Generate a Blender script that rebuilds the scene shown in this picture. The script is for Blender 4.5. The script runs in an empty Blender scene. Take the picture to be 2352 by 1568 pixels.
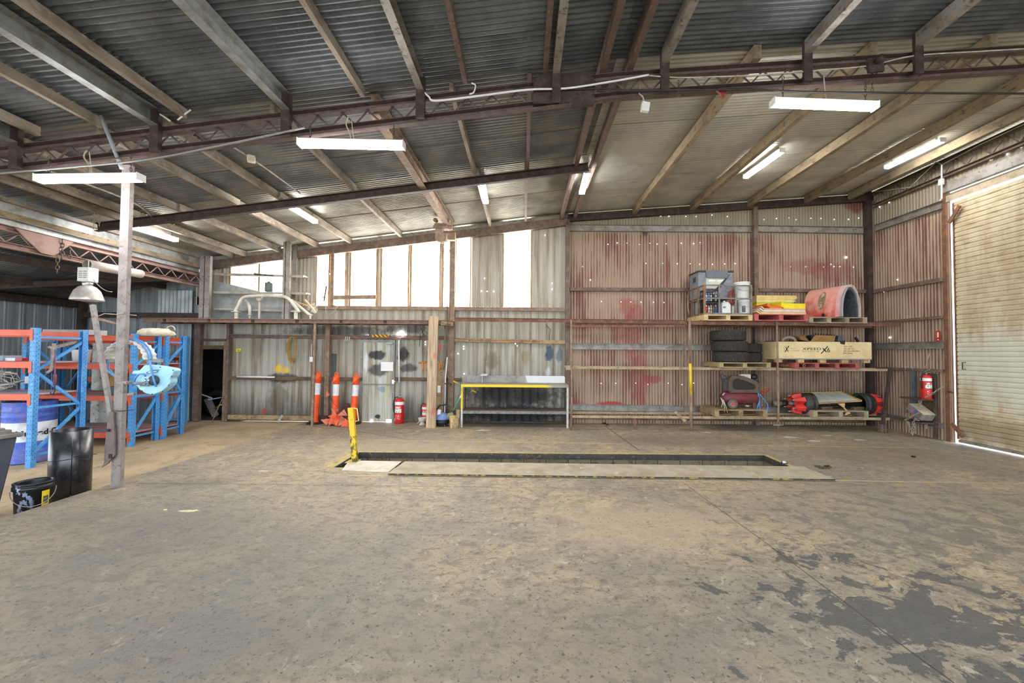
import bpy, math, random
from mathutils import Vector as V, Matrix
random.seed(7)
C = bpy.context.scene.collection
SC = bpy.context.scene
PI = math.pi
# ---------------------------------------------------------------- camera
F, CX, CY, H = 945.0, 1205.0, 784.0, 1.80
cd = bpy.data.cameras.new('camera'); cam = bpy.data.objects.new('camera', cd); C.objects.link(cam)
RM = Matrix.Rotation(math.radians(91.6), 3, 'X') @ Matrix.Rotation(math.radians(0.43), 3, 'Z')
cam.matrix_world = Matrix.Translation((0, 0, H)) @ RM.to_4x4()
cd.sensor_width = 36; cd.lens = F / 2352 * 36; cd.shift_x = -(CX - 1176) / 2352; cd.clip_start = .05; cd.clip_end = 300
SC.camera = cam
def ray(px, py): return RM @ V(((px - CX) / F, -(py - CY) / F, -1))
def at(px, py, Y):
    d = ray(px, py); k = Y / d.y
    return V((d.x * k, Y, H + d.z * k))
def atx(px, py, X):
    d = ray(px, py); k = X / d.x
    return V((X, d.y * k, H + d.z * k))
def atz(px, py, z=0.):
    d = ray(px, py); k = (z - H) / d.z
    return V((d.x * k, d.y * k, z))
BW = 10.7           # rear wall
RX = 9.0            # wall with the roller door
EX = -8.27          # low eave of the main roof
TY = 5.0            # near truss
def roof(x): return 4.245 + (x - EX) * .1306 if x < 1.11 else 5.47 + (x - 1.11) * .0753
def low(y): return -.16 + (y - 4.9) * .025       # dirt floor of the lean-to
# ---------------------------------------------------------------- materials
def lin(c):
    if isinstance(c, str): c = [int(c[i:i + 2], 16) for i in (0, 2, 4)]
    return tuple((x / 255 / 12.92 if x / 255 <= .04045 else ((x / 255 + .055) / 1.055) ** 2.4) for x in c[:3]) + (1,)
class NT:
    def __init__(s, name):
        s.m = bpy.data.materials.new(name); s.m.use_nodes = True; s.t = s.m.node_tree; s.n = s.t.nodes; s.n.clear()
        s.out = s.n.new('ShaderNodeOutputMaterial'); s.tc = s.n.new('ShaderNodeTexCoord')
    def lk(s, a, b):
        if isinstance(a, (int, float)): b.default_value = a
        elif isinstance(a, tuple): b.default_value = a if len(b.default_value) == len(a) else a[:len(b.default_value)]
        else: s.t.links.new(a, b)
    def math(s, op, a, b=0., clamp=False):
        n = s.n.new('ShaderNodeMath'); n.operation = op; n.use_clamp = clamp; s.lk(a, n.inputs[0]); s.lk(b, n.inputs[1]); return n.outputs[0]
    def scale(s, vec, sc, off=(0, 0, 0)):
        n = s.n.new('ShaderNodeMapping'); s.lk(vec, n.inputs[0]); n.inputs[1].default_value = off; n.inputs[3].default_value = sc; return n.outputs[0]
    def noise(s, vec, sc, det=4, ro=.6, dist=0.):
        n = s.n.new('ShaderNodeTexNoise'); s.lk(vec, n.inputs['Vector']); n.inputs['Scale'].default_value = sc; n.inputs['Detail'].default_value = det
        n.inputs['Roughness'].default_value = ro; n.inputs['Distortion'].default_value = dist; return n.outputs[0]
    def step(s, x, a, b):
        n = s.n.new('ShaderNodeMapRange'); n.interpolation_type = 'SMOOTHSTEP'; s.lk(x, n.inputs[0]); n.inputs[1].default_value = a; n.inputs[2].default_value = b; return n.outputs[0]
    def mix(s, f, a, b):
        n = s.n.new('ShaderNodeMix'); n.data_type = 'RGBA'; s.lk(f, n.inputs[0]); s.lk(a, n.inputs[6]); s.lk(b, n.inputs[7]); return n.outputs[2]
    def sep(s, vec):
        n = s.n.new('ShaderNodeSeparateXYZ'); s.lk(vec, n.inputs[0]); return n.outputs
    def dist(s, vec, c, r):
        return s.vlen(s.scale(vec, tuple(1 / q for q in r), tuple(-p / q for p, q in zip(c, r))))
    def vlen(s, v):
        n = s.n.new('ShaderNodeVectorMath'); n.operation = 'LENGTH'; s.lk(v, n.inputs[0]); return n.outputs['Value']
    def bsdf(s, col, rough=.6, metal=0., bump=None, bs=.2, bd=.01, spec=.4):
        p = s.n.new('ShaderNodeBsdfPrincipled'); s.lk(col, p.inputs['Base Color']); s.lk(rough, p.inputs['Roughness']); s.lk(metal, p.inputs['Metallic'])
        p.inputs['Specular IOR Level'].default_value = spec
        if bump is not None:
            b = s.n.new('ShaderNodeBump'); b.inputs['Strength'].default_value = bs; b.inputs['Distance'].default_value = bd
            s.lk(bump, b.inputs['Height']); s.t.links.new(b.outputs[0], p.inputs['Normal'])
        s.t.links.new(p.outputs[0], s.out.inputs[0]); return s.m
MC = {}
def mat(name, c, c2=None, rough=.6, metal=0., sc=6., lo=.4, hi=.68, bs=.15, stretch=(1, 1, 1), c3=None, spec=.4):
    if name in MC: return MC[name]
    s = NT(name); v = s.scale(s.tc.outputs['Object'], stretch); n = s.noise(v, sc, 5, .65)
    col = lin(c)
    if c2: col = s.mix(s.step(n, lo, hi), col, lin(c2))
    if c3: col = s.mix(s.step(s.noise(v, sc * 3.3, 4, .7), .55, .7), col, lin(c3))
    MC[name] = s.bsdf(col, rough, metal, n, bs, .01, spec); return MC[name]
def emit(name, c, st):
    s = NT(name); e = s.n.new('ShaderNodeEmission'); e.inputs[0].default_value = lin(c); e.inputs[1].default_value = st
    s.t.links.new(e.outputs[0], s.out.inputs[0]); return s.m
def blobs(s, vec, col, bl):
    """worn, rusted, sprayed and darker patches: (u, v, ru, rv, colour, strength)"""
    nz = s.noise(vec, 5., 5, .7)
    for (u, v, ru, rv, c, st) in bl:
        d = s.dist(vec, (u, v, 0), (ru, rv, 1))
        f = s.math('MULTIPLY', s.step(s.math('ADD', d, s.math('MULTIPLY', s.math('SUBTRACT', nz, .5), 1.6)), 1.05, .55), st)
        col = s.mix(f, col, lin(c))
    return col
# ---------------------------------------------------------------- mesh building
class MB:
    def __init__(s, M=None): s.v = []; s.f = []; s.mi = []; s.sm = []; s.uv = {}; s.M = M
    def add(s, vs, fs, mi=0, smooth=False, uv=None):
        o = len(s.v)
        for k, p in enumerate(vs):
            p = V(p); s.v.append(s.M @ p if s.M else p)
            if uv: s.uv[o + k] = uv[k]
        for f in fs: s.f.append([o + i for i in f]); s.mi.append(mi); s.sm.append(smooth)
        return s
    def box(s, c, d, R=None, mi=0):
        c = V(c); h = V(d) / 2; vs = []
        for z in (-1, 1):
            for y in (-1, 1):
                for x in (-1, 1):
                    p = V((x * h.x, y * h.y, z * h.z)); vs.append(c + (R @ p if R else p))
        return s.add(vs, [(0, 2, 3, 1), (4, 5, 7, 6), (0, 1, 5, 4), (2, 6, 7, 3), (0, 4, 6, 2), (1, 3, 7, 5)], mi)
    def bb(s, x0, x1, y0, y1, z0, z1, mi=0): return s.box(((x0 + x1) / 2, (y0 + y1) / 2, (z0 + z1) / 2), (abs(x1 - x0), abs(y1 - y0), abs(z1 - z0)), None, mi)
    def ext(s, p, q, prof, up=(0, 0, 1), mi=0, smooth=False):
        """sweep a closed 2D outline (side, up) from p to q"""
        p, q = V(p), V(q); d = (q - p).normalized(); up = V(up); a = d.cross(up)
        if a.length < 1e-4: a = d.cross(V((0, 1, 0)))
        a.normalize(); b = a.cross(d).normalized(); n = len(prof)
        vs = [e + a * x + b * y for e in (p, q) for x, y in prof]
        fs = [(i, (i + 1) % n, n + (i + 1) % n, n + i) for i in range(n)]
        s.add(vs, fs, mi, smooth); o = len(s.v)
        if n > 2: s.add(vs, [tuple(range(n - 1, -1, -1)), tuple(range(n, 2 * n))], mi)
        return s
    def bar(s, p, q, w, h, up=(0, 0, 1), mi=0): return s.ext(p, q, [(-w / 2, -h / 2), (w / 2, -h / 2), (w / 2, h / 2), (-w / 2, h / 2)], up, mi)
    def chan(s, p, q, w, h, t=.006, up=(0, 0, 1), mi=0, flip=1):
        w *= flip; t2 = t * flip
        return s.ext(p, q, [(-w / 2, -h / 2), (w / 2, -h / 2), (w / 2, -h / 2 + t), (-w / 2 + t2, -h / 2 + t), (-w / 2 + t2, h / 2 - t), (w / 2, h / 2 - t), (w / 2, h / 2), (-w / 2, h / 2)], up, mi)
    def ibeam(s, p, q, w, h, t=.012, mi=0):
        w /= 2; h /= 2; k = t / 2
        return s.ext(p, q, [(-w, -h), (w, -h), (w, -h + t), (k, -h + t), (k, h - t), (w, h - t), (w, h), (-w, h), (-w, h - t), (-k, h - t), (-k, -h + t), (-w, -h + t)], (0, 0, 1), mi)
    def tube(s, pts, r, seg=8, closed=False, mi=0, caps=True):
        pts = [V(p) for p in pts]; n = len(pts); vs = []; pa = None
        for i, p in enumerate(pts):
            d = (pts[(i + 1) % n] - pts[i - 1]) if closed else (pts[min(i + 1, n - 1)] - pts[max(i - 1, 0)])
            d.normalize()
            if pa is None: pa = d.cross(V((0, 0, 1)) if abs(d.z) < .9 else V((1, 0, 0)))
            a = pa - d * pa.dot(d)
            if a.length < 1e-5: a = d.orthogonal()
            a.normalize(); pa = a; b = d.cross(a)
            rr = r[i] if isinstance(r, (list, tuple)) else r
            for k in range(seg): t = 2 * PI * k / seg; vs.append(p + a * (rr * math.cos(t)) + b * (rr * math.sin(t)))
        fs = []
        for i in range(n if closed else n - 1):
            j = (i + 1) % n
            for k in range(seg): l = (k + 1) % seg; fs.append((i * seg + k, i * seg + l, j * seg + l, j * seg + k))
        if not closed and caps: fs += [tuple(range(seg - 1, -1, -1)), tuple((n - 1) * seg + k for k in range(seg))]
        return s.add(vs, fs, mi, True)
    def cyl(s, p, q, r, r2=None, seg=20, mi=0): return s.tube([p, q], [r, r if r2 is None else r2], seg, False, mi)
    def lathe(s, prof, o=(0, 0, 0), ax=None, seg=28, mi=0, arc=(0, 2 * PI), smooth=True):
        """(r, z) outline about local z; ax: 3x3 matrix"""
        o = V(o); full = abs(arc[1] - arc[0] - 2 * PI) < 1e-6; m = seg if full else seg + 1; vs = []
        for r, z in prof:
            for k in range(m):
                t = arc[0] + (arc[1] - arc[0]) * k / seg; p = V((r * math.cos(t), r * math.sin(t), z)); vs.append(o + (ax @ p if ax else p))
        fs = []
        for i in range(len(prof) - 1):
            for k in range(seg): l = (k + 1) % m; fs.append((i * m + k, i * m + l, (i + 1) * m + l, (i + 1) * m + k))
        return s.add(vs, fs, mi, smooth)
    def prism(s, poly, off, mi=0):
        off = V(off); n = len(poly); vs = [V(p) for p in poly] + [V(p) + off for p in poly]
        return s.add(vs, [tuple(range(n - 1, -1, -1)), tuple(range(n, 2 * n))] + [(i, (i + 1) % n, n + (i + 1) % n, n + i) for i in range(n)], mi)
    def corr(s, o, u, v, nrm, L, lo, hi, pitch=.076, amp=.009, kind='sin', rows=1, u0=0., mi=0, v0=0.):
        """ribbed sheet: from o along u for length L, rising along v from lo(x) to hi(x)"""
        o, u, v, nrm = V(o), V(u), V(v), V(nrm); xs = []
        if kind == 'sin':
            n = max(2, int(L / pitch * 8)); xs = [(L * i / n, amp * math.sin(2 * PI * (u0 + L * i / n) / pitch)) for i in range(n + 1)]
        else:
            shp = [(0, 0), (.62, 0), (.68, 1), (.74, 1), (.80, 0), (.84, 0), (.88, .8), (.93, .8), (.97, 0)] if kind == 'rib' else [(0, 0), (.42, .25), (.5, 1), (.7, 1), (.78, .25)]
            k = math.floor(u0 / pitch) - 1
            while k * pitch < u0 + L:
                for a, h in shp:
                    x = (k + a) * pitch - u0
                    if 0 <= x <= L: xs.append((x, amp * h))
                k += 1
            xs = [(0., 0.)] + [q for q in xs if 1e-4 < q[0] < L - 1e-4] + [(L, 0.)]
        vs = []; uv = []; fs = []; n = len(xs)
        f = lambda g, x: g(x) if callable(g) else g
        for r in range(rows + 1):
            for x, h in xs:
                a, b = f(lo, x), f(hi, x); t = a + (b - a) * r / rows
                vs.append(o + u * x + v * t + nrm * h); uv.append((u0 + x, v0 + t))
        for r in range(rows):
            for i in range(n - 1): fs.append((r * n + i, r * n + i + 1, (r + 1) * n + i + 1, (r + 1) * n + i))
        return s.add(vs, fs, mi, kind == 'sin', uv)
    def build(s, name, m, parent=None, bevel=0., org=None, sub=0, solid=0.):
        if not isinstance(m, (list, tuple)): m = [m]
        if parent is not None: o = ORG[parent.name]
        elif org is not None: o = V(org)
        else:
            lo = [min(p[i] for p in s.v) for i in range(3)]; hi = [max(p[i] for p in s.v) for i in range(3)]
            o = V(((lo[0] + hi[0]) / 2, (lo[1] + hi[1]) / 2, lo[2]))
        me = bpy.data.meshes.new(name); me.from_pydata([tuple(p - o) for p in s.v], [], s.f)
        for q in m: me.materials.append(q)
        me.polygons.foreach_set('material_index', s.mi); me.polygons.foreach_set('use_smooth', s.sm)
        if s.uv:
            l = me.uv_layers.new(name='UVMap')
            for lp in me.loops: l.data[lp.index].uv = s.uv.get(lp.vertex_index, (0, 0))
        me.update()
        ob = bpy.data.objects.new(name, me); C.objects.link(ob); ORG[ob.name] = o
        if parent is not None: ob.parent = parent
        else: ob.location = o
        if bevel:
            b = ob.modifiers.new('b', 'BEVEL'); b.width = bevel; b.segments = 2; b.limit_method = 'ANGLE'; b.angle_limit = .6
        if solid: b = ob.modifiers.new('t', 'SOLIDIFY'); b.thickness = solid; b.offset = 0
        if sub: b = ob.modifiers.new('s', 'SUBSURF'); b.levels = b.render_levels = sub
        return ob
ORG = {}
def tag(o, label, cat, group=None):
    o['label'] = label; o['category'] = cat
    if group: o['group'] = group
    return o
def thing(name, label, cat, loc, group=None):
    o = bpy.data.objects.new(name, None); C.objects.link(o); o.location = V(loc); o.empty_display_size = .1; ORG[o.name] = V(loc); return tag(o, label, cat, group)
def struct(o): o['kind'] = 'structure'; return o
def text(body, size, M, m, name, parent, bend=None, ext=.0008, font_sx=1., shear=0., off=0.):
    """lettering laid flat: local x right, y up, mapped through the 4x4 M"""
    cu = bpy.data.curves.new(name, 'FONT'); cu.body = body; cu.size = size; cu.extrude = ext; cu.offset = off; cu.shear = shear; cu.align_x = 'LEFT'; cu.space_character = 1.05
    t = bpy.data.objects.new('tmp', cu); C.objects.link(t); dg = bpy.context.evaluated_depsgraph_get()
    me = bpy.data.meshes.new_from_object(t.evaluated_get(dg)); C.objects.unlink(t); bpy.data.objects.remove(t); bpy.data.curves.remove(cu)
    b = MB(); vs = []
    for q in me.vertices:
        p = V((q.co.x * font_sx, q.co.y, q.co.z)); vs.append(bend(p) if bend else M @ p)
    b.add(vs, [tuple(p.vertices) for p in me.polygons]); bpy.data.meshes.remove(me)
    return b.build(name, m, parent)
def facing(p, sx=1): return Matrix.Translation(V(p)) @ Matrix(((sx, 0, 0, 0), (0, 0, -1, 0), (0, 1, 0, 0), (0, 0, 0, 1)))
def rz(a): return Matrix.Rotation(a, 3, 'Z')
def place(p, a=0.): return Matrix.Translation(V(p)) @ Matrix.Rotation(a, 4, 'Z')
def links(b, pts, pitch=.045, r=.005, w=.014):
    """chain links along a path"""
    pts = [V(p) for p in pts]; k = 0
    for p, q in zip(pts, pts[1:]):
        n = max(1, round((q - p).length / pitch)); d = (q - p).normalized(); a = d.orthogonal().normalized(); c = d.cross(a)
        for i in range(n):
            m = p + (q - p) * ((i + .5) / n); s_ = a if k % 2 else c; k += 1; L = (q - p).length / n * .68
            b.tube([m + d * (L * math.cos(t)) + s_ * (w * math.sin(t)) for t in [2 * PI * j / 8 for j in range(8)]], r, 4, True)
    return b
def sag(p, q, drop, n=8):
    p, q = V(p), V(q); return [p.lerp(q, i / n) - V((0, 0, drop * 4 * (i / n) * (1 - i / n))) for i in range(n + 1)]
ordn = 'first second third fourth fifth sixth seventh eighth ninth tenth eleventh twelfth thirteenth fourteenth'.split()
# ---------------------------------------------------------------- setting materials
STEEL = mat('rusty_brown_steel', '64544a', '7d6a5c', .75, .1, 8, c3='3f3029')
DARKST = mat('dark_brown_steel', '3c302b', '52413a', .7, .2, 8, c3='2a2422')
DUSTST = mat('dusty_brown_steel', '7d6656', '93806c', .85, 0, 7, c3='5e4838')
GALV = mat('galvanised_steel', '9a9c9a', '7f7d76', .5, .5, 7, c3='8a7f6e')
GALVD = mat('dusty_galvanised_steel', '96908a', '7d746a', .6, .3, 5, c3='5b4c3c')
WOOD = mat('old_timber', 'a08763', '7a6348', .85, 0, 5, stretch=(1, 1, 1), c3='5a4835')
WOODD = mat('dark_old_timber', '6a5540', '4b3c2f', .85, 0, 5, c3='332a22')
WOODL = mat('pale_timber', 'c9aa78', 'a98a5c', .8, 0, 5, c3='8a6c46')
WHITE = mat('white_plastic', 'dcdcd8', 'd3d2cc', .5)
BLACK = mat('black_plastic', '17181a', '26272a', .45)
YEL = mat('yellow_paint', 'd8b81a', 'c4a416', .55, 0, 8, c3='6a5a1a')
RED = mat('red_paint', 'c2251f', 'a81c18', .4)
ORANGE = mat('orange_plastic', 'f0561c', 'd8481a', .5)
CABLE = mat('grey_cable', 'b9b4a8', '8e877a', .6)
DCABLE = mat('dark_cable', '2b2826', '3c3530', .6)
CHAINM = mat('chain_steel', '6f6456', '4a4038', .5, .6, 20)
ORC = mat('orange_cable', 'a06a4e', '80503a', .6)

def wall_mat(name, base, tan, rust, bl=(), streak=.55, low_dirt=None, rough=.65, metal=.15):
    s = NT(name); uv = s.tc.outputs['UV']
    st = s.noise(s.scale(uv, (7, .35, 1)), 1., 5, .65); fine = s.noise(uv, 22., 4, .7); big = s.noise(uv, .9, 4, .6)
    col = s.mix(s.step(st, .38, .66), lin(base), lin(tan))
    col = s.mix(s.math('MULTIPLY', s.step(s.math('ADD', st, s.math('MULTIPLY', big, .5)), .72, .98), streak), col, lin(rust))
    col = s.mix(s.math('MULTIPLY', s.step(fine, .58, .74), .5), col, lin(rust))
    if low_dirt:
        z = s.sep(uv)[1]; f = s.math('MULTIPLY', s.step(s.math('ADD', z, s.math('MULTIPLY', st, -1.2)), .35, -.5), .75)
        col = s.mix(f, col, lin(low_dirt))
    col = blobs(s, uv, col, bl)
    return s.bsdf(col, s.math('ADD', s.math('MULTIPLY', fine, .3), rough - .15), metal, fine, .12)
def bp(px, py, rpx, rpy, c, st):      # patch on the rear wall
    p = at(px, py, BW); k = BW / F; return (p.x, p.z, rpx * k, rpy * k, c, st)
GREYW = wall_mat('weathered_rib_cladding', 'a5a196', '8f8574', '63503e', [
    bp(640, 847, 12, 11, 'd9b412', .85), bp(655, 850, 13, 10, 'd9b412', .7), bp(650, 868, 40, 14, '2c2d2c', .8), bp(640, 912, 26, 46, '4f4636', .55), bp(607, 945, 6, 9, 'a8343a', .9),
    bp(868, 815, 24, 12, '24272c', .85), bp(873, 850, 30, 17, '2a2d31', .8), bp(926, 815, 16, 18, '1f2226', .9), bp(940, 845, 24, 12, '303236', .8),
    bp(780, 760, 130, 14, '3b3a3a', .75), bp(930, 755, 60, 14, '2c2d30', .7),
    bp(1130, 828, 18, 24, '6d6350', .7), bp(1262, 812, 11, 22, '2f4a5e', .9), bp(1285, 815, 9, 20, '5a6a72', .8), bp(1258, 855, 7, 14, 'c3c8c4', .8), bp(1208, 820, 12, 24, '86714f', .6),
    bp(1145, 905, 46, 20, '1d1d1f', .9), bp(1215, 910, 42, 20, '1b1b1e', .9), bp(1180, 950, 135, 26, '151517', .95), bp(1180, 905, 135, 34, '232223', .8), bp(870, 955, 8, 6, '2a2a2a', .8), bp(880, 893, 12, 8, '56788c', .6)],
    low_dirt='4a4034')
UPW = wall_mat('upper_rib_cladding', 'aba69a', '9c907c', '74624c', [], .5)
BLUEW = wall_mat('lean_to_cladding', '8b949a', '75797a', '4f4a44', [], .5)
GALVW = wall_mat('galvanised_corrugated_sheet', 'aab2b6', '8f938f', '6c6452', [], .6, metal=.3)
s = NT('red_oxide_corrugated_sheet'); uv = s.tc.outputs['UV']; x = s.sep(uv)[0]
wv = s.math('SINE', s.math('MULTIPLY', x, 2 * PI / .076)); st = s.noise(s.scale(uv, (5, .5, 1)), 1., 5, .65); big = s.noise(s.scale(uv, (1, .6, 1)), .8, 4, .6); fine = s.noise(uv, 25., 4, .7)
f = s.math('ADD', s.math('MULTIPLY', wv, .12), s.math('ADD', st, s.math('MULTIPLY', s.math('SUBTRACT', big, .5), .7)))
col = s.mix(s.step(f, .27, .56), lin('6c433b'), lin('9d8772'))
col = s.mix(s.math('MULTIPLY', s.step(fine, .58, .75), .45), col, lin('5e4238'))
z = s.sep(uv)[1]
col = s.mix(s.math('MULTIPLY', s.step(s.math('ADD', z, s.math('MULTIPLY', st, .4)), 5.05, 5.2), .8), col, lin('8f8672'))
col = blobs(s, uv, col, [bp(1440, 705, 20, 30, '8e3332', .55), bp(1462, 722, 18, 40, '8e3332', .5), bp(1450, 775, 26, 60, '8a3c39', .5), bp(1470, 870, 26, 80, '8b4440', .5), bp(1420, 770, 12, 40, '8a3c39', .4), bp(1405, 928, 34, 8, '9a3a34', .9), bp(1500, 870, 26, 12, '8c413c', .7), bp(1850, 612, 60, 22, '7c3a36', .4), bp(1910, 625, 60, 30, '7c3a36', .45),
    bp(1965, 470, 26, 24, '6a2b2a', .8), bp(1480, 530, 10, 14, '3b2f2a', .8), bp(1533, 615, 6, 50, '7e4440', .7), bp(1870, 900, 170, 60, '4a332e', .35), bp(1320, 925, 20, 10, '8e403a', .6)])  # includes a broad dark brown patch behind the lower shelf
REDW = s.bsdf(col, .7, .05, fine, .12)
# roof sheets
def roof_mat(name, a, b, c, pale):
    s = NT(name); uv = s.tc.outputs['UV']; n = s.noise(uv, 1.3, 5, .6); st = s.noise(s.scale(uv, (9, .5, 1)), 1., 4, .65); sp = s.noise(uv, 40., 3, .7)
    col = s.mix(s.step(n, .36, .66), lin(a), lin(b)); col = s.mix(s.math('MULTIPLY', s.step(st, .56, .74), .6), col, lin(c)); col = s.mix(s.math('MULTIPLY', s.step(sp, .58, .72), pale), col, lin('8e8c84'))
    col = s.mix(s.math('MULTIPLY', s.step(s.noise(s.scale(uv, (2.2, .9, 1)), 1.7, 4, .7), .68, .75), .8), col, lin('6a4936'))
    return s.bsdf(col, .45, .45, sp, .1)
ROOFL = roof_mat('dark_roof_sheet', '4d5157', '6b6f73', '36393e', .5)  # dark blue-grey sheets at the front and over the lean-to
ROOFM = roof_mat('half_lit_dusty_roof_sheet', '5c5d5e', '7e7c76', '3b3c3f', .5); ROOFB = roof_mat('window_lit_dusty_roof_sheet', '807c73', 'a09a8c', '55524c', .5)  # tan dust, with window light painted in, palest at the rear
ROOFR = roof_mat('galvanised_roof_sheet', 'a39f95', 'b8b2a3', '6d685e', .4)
# concrete floor
s = NT('worn_concrete'); P = s.tc.outputs['Object']
n1 = s.noise(P, .55, 6, .62, .4); n2 = s.noise(P, 2.6, 6, .7, .3); n3 = s.noise(P, 14., 5, .75); n4 = s.noise(s.scale(P, (1, 1.6, 1)), 6., 6, .72, .5)
col = s.mix(s.step(n1, .38, .62), lin('8f8574'), lin('b09b7a')); col = s.mix(s.math('MULTIPLY', s.step(n2, .4, .64), .7), col, lin('867b6d'))
col = s.mix(s.math('MULTIPLY', s.step(n4, .48, .62), .65), col, lin('70665a')); col = s.mix(s.math('MULTIPLY', s.step(n3, .53, .66), .7), col, lin('564e46'))
col = s.mix(s.math('MULTIPLY', s.step(s.noise(P, 7.3, 5, .7, .8), .58, .66), .5), col, lin('bcb09a'))
for (cx, cy, rx, ry, c, k) in [(-4.5, 3.5, 3.8, 3., '6a6863', .36), (-2.6, 3.4, 2.6, 1.6, '66615b', .3), (-1.8, 2.5, 1.1, .5, '635e58', .35), (-4.2, 4.4, 1.4, .5, '6a655f', .35), (.2, 2.6, 1.6, .6, '756c63', .5), (1.3, 4.4, 1.3, .8, 'b59f82', .6), (4.2, 4.9, 2.6, 1., '8d8170', .5), (-2., 7.8, 2.5, 1.5, 'a2917a', .5), (3.3, 8.6, 2., .7, '6d6558', .5), (6.5, 7.6, 1.6, 1., '776c5c', .6)]:
    d = s.math('ADD', s.dist(P, (cx, cy, 0), (rx, ry, 1)), s.math('MULTIPLY', s.math('SUBTRACT', n2, .5), 1.4)); col = s.mix(s.math('MULTIPLY', s.step(d, 1.1, .4), k), col, lin(c))
# peeled dark screed patches
nk = s.noise(s.scale(P, (1, 1.25, 1)), 2.7, 8, .66, .5); d = s.math('MULTIPLY', s.math('MINIMUM', s.dist(P, (2.7, 2.85, 0), (1.2, .85, 1)), 2.), -.15)
pk = s.step(s.math('ADD', nk, d), .418, .428); col = s.mix(s.math('MULTIPLY', pk, .9), col, lin('55534f'))
d = s.math('MULTIPLY', s.math('MINIMUM', s.dist(P, (4.6, 4.2, 0), (2.6, 1.6, 1)), 1.6), -.12); col = s.mix(s.math('MULTIPLY', s.step(s.math('ADD', s.noise(P, 4.2, 8, .72, .5), d), .44, .5), .65), col, lin('66625b'))
pit = s.noise(P, 30., 4, .7); col = s.mix(s.math('MULTIPLY', s.step(pit, .58, .66), .8), col, lin('403a34'))
hgt = s.math('ADD', s.math('MULTIPLY', n4, .6), s.math('ADD', s.math('MULTIPLY', n3, .4), s.math('MULTIPLY', pk, -.12)))
CONC = s.bsdf(col, s.math('ADD', s.math('MULTIPLY', n2, .35), .5), 0, hgt, .55, .02, .3)
DIRT = mat('packed_dirt', 'b19a7a', '9a8669', .9, 0, 1.6, c3='8b7a62')
EDGE = mat('concrete_edge', '8c7d6c', 'a2815e', .9, 0, 4)
LINE = mat('worn_yellow_line', 'a79a82', 'c2a84a', .8, 0, 5, lo=.48, hi=.6)
JOINT = mat('floor_joint_gap', '3d352e', '52483e', .9)

# ---------------------------------------------------------------- floor
PX0, PX1, PY0, PY1 = -2.95, 4.3, 6.45, 7.42
b = MB(); X0, X1, Y0, Y1 = -5.55, RX + .1, -3.2, BW + .3
xs = [X0, PX0, PX1, X1]; ys = [Y0, PY0, PY1, Y1]
for i in range(3):
    for j in range(3):
        if (i, j) != (1, 1): b.add([(xs[i], ys[j], 0), (xs[i + 1], ys[j], 0), (xs[i + 1], ys[j + 1], 0), (xs[i], ys[j + 1], 0)], [(0, 1, 2, 3)])
b.add([(X0, Y0, -.5), (X0, Y0, 0), (X0, Y1, 0), (X0, Y1, -.5)], [(0, 1, 2, 3)], 1)
fl = struct(b.build('floor', [CONC, EDGE], org=(0, 0, 0)))
b = MB(); b.add([(-12, -3.2, low(-3.2)), (X0 + .02, -3.2, low(-3.2)), (X0 + .02, Y1, low(Y1)), (-12, Y1, low(Y1))], [(0, 1, 2, 3)])
struct(b.build('floor_dirt', DIRT, org=(0, 0, 0)))
b = MB(); b.add([(-60, -60, -.6), (60, -60, -.6), (60, 80, -.6), (-60, 80, -.6)], [(0, 1, 2, 3)])
struct(b.build('ground_outside', mat('pale_gravel_ground', 'bdb5a6', 'a69d8c', .9, 0, .5), org=(0, 0, 0)))
b = MB(); b.bb(RX + .02, RX + 8, -3.2, 14, -.3, -.005); struct(b.build('ground_apron', mat('pale_gravel_ground', 'bdb5a6'), org=(0, 0, 0)))
b = MB(); b.bb(-12, RX + 8, -12, -3.2, -.3, -.005); struct(b.build('ground_forecourt', mat('pale_gravel_ground', 'bdb5a6'), org=(0, 0, 0)))
def strip(pts, w, z, m, name):
    b = MB()
    for (p, q) in zip(pts, pts[1:]):
        p, q = atz(*p), atz(*q); n = (q - p).cross(V((0, 0, 1))).normalized() * (w / 2); k = V((0, 0, z))
        b.add([p - n + k, q - n + k, q + n + k, p + n + k], [(0, 1, 2, 3)])
    o = b.build(name, m, fl); return o
strip([(1391, 979), (1468, 1034)], .018, .0012, JOINT, 'floor_joint'); strip([(1562, 1103), (1612, 1140), (1760, 1247), (1900, 1352), (2050, 1466), (2190, 1567)], .007, .0012, JOINT, 'floor_joint')
strip([(690, 974), (760, 984), (830, 992), (900, 1003), (985, 1017)], .014, .0012, JOINT, 'floor_joint'); strip([(290, 1109), (700, 1113), (1300, 1121), (2352, 1136)], .005, .0012, JOINT, 'floor_joint')
strip([(860, 1010), (985, 1013), (1270, 1016), (1430, 1019)], .05, .0016, LINE, 'floor_line'); strip([(1720, 1023), (2120, 1028)], .05, .0016, LINE, 'floor_line'); strip([(1915, 1103), (2130, 1107), (2352, 1110)], .05, .0016, LINE, 'floor_line'); strip([(800, 1092), (905, 1093)], .05, .0016, LINE, 'floor_line')
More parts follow.
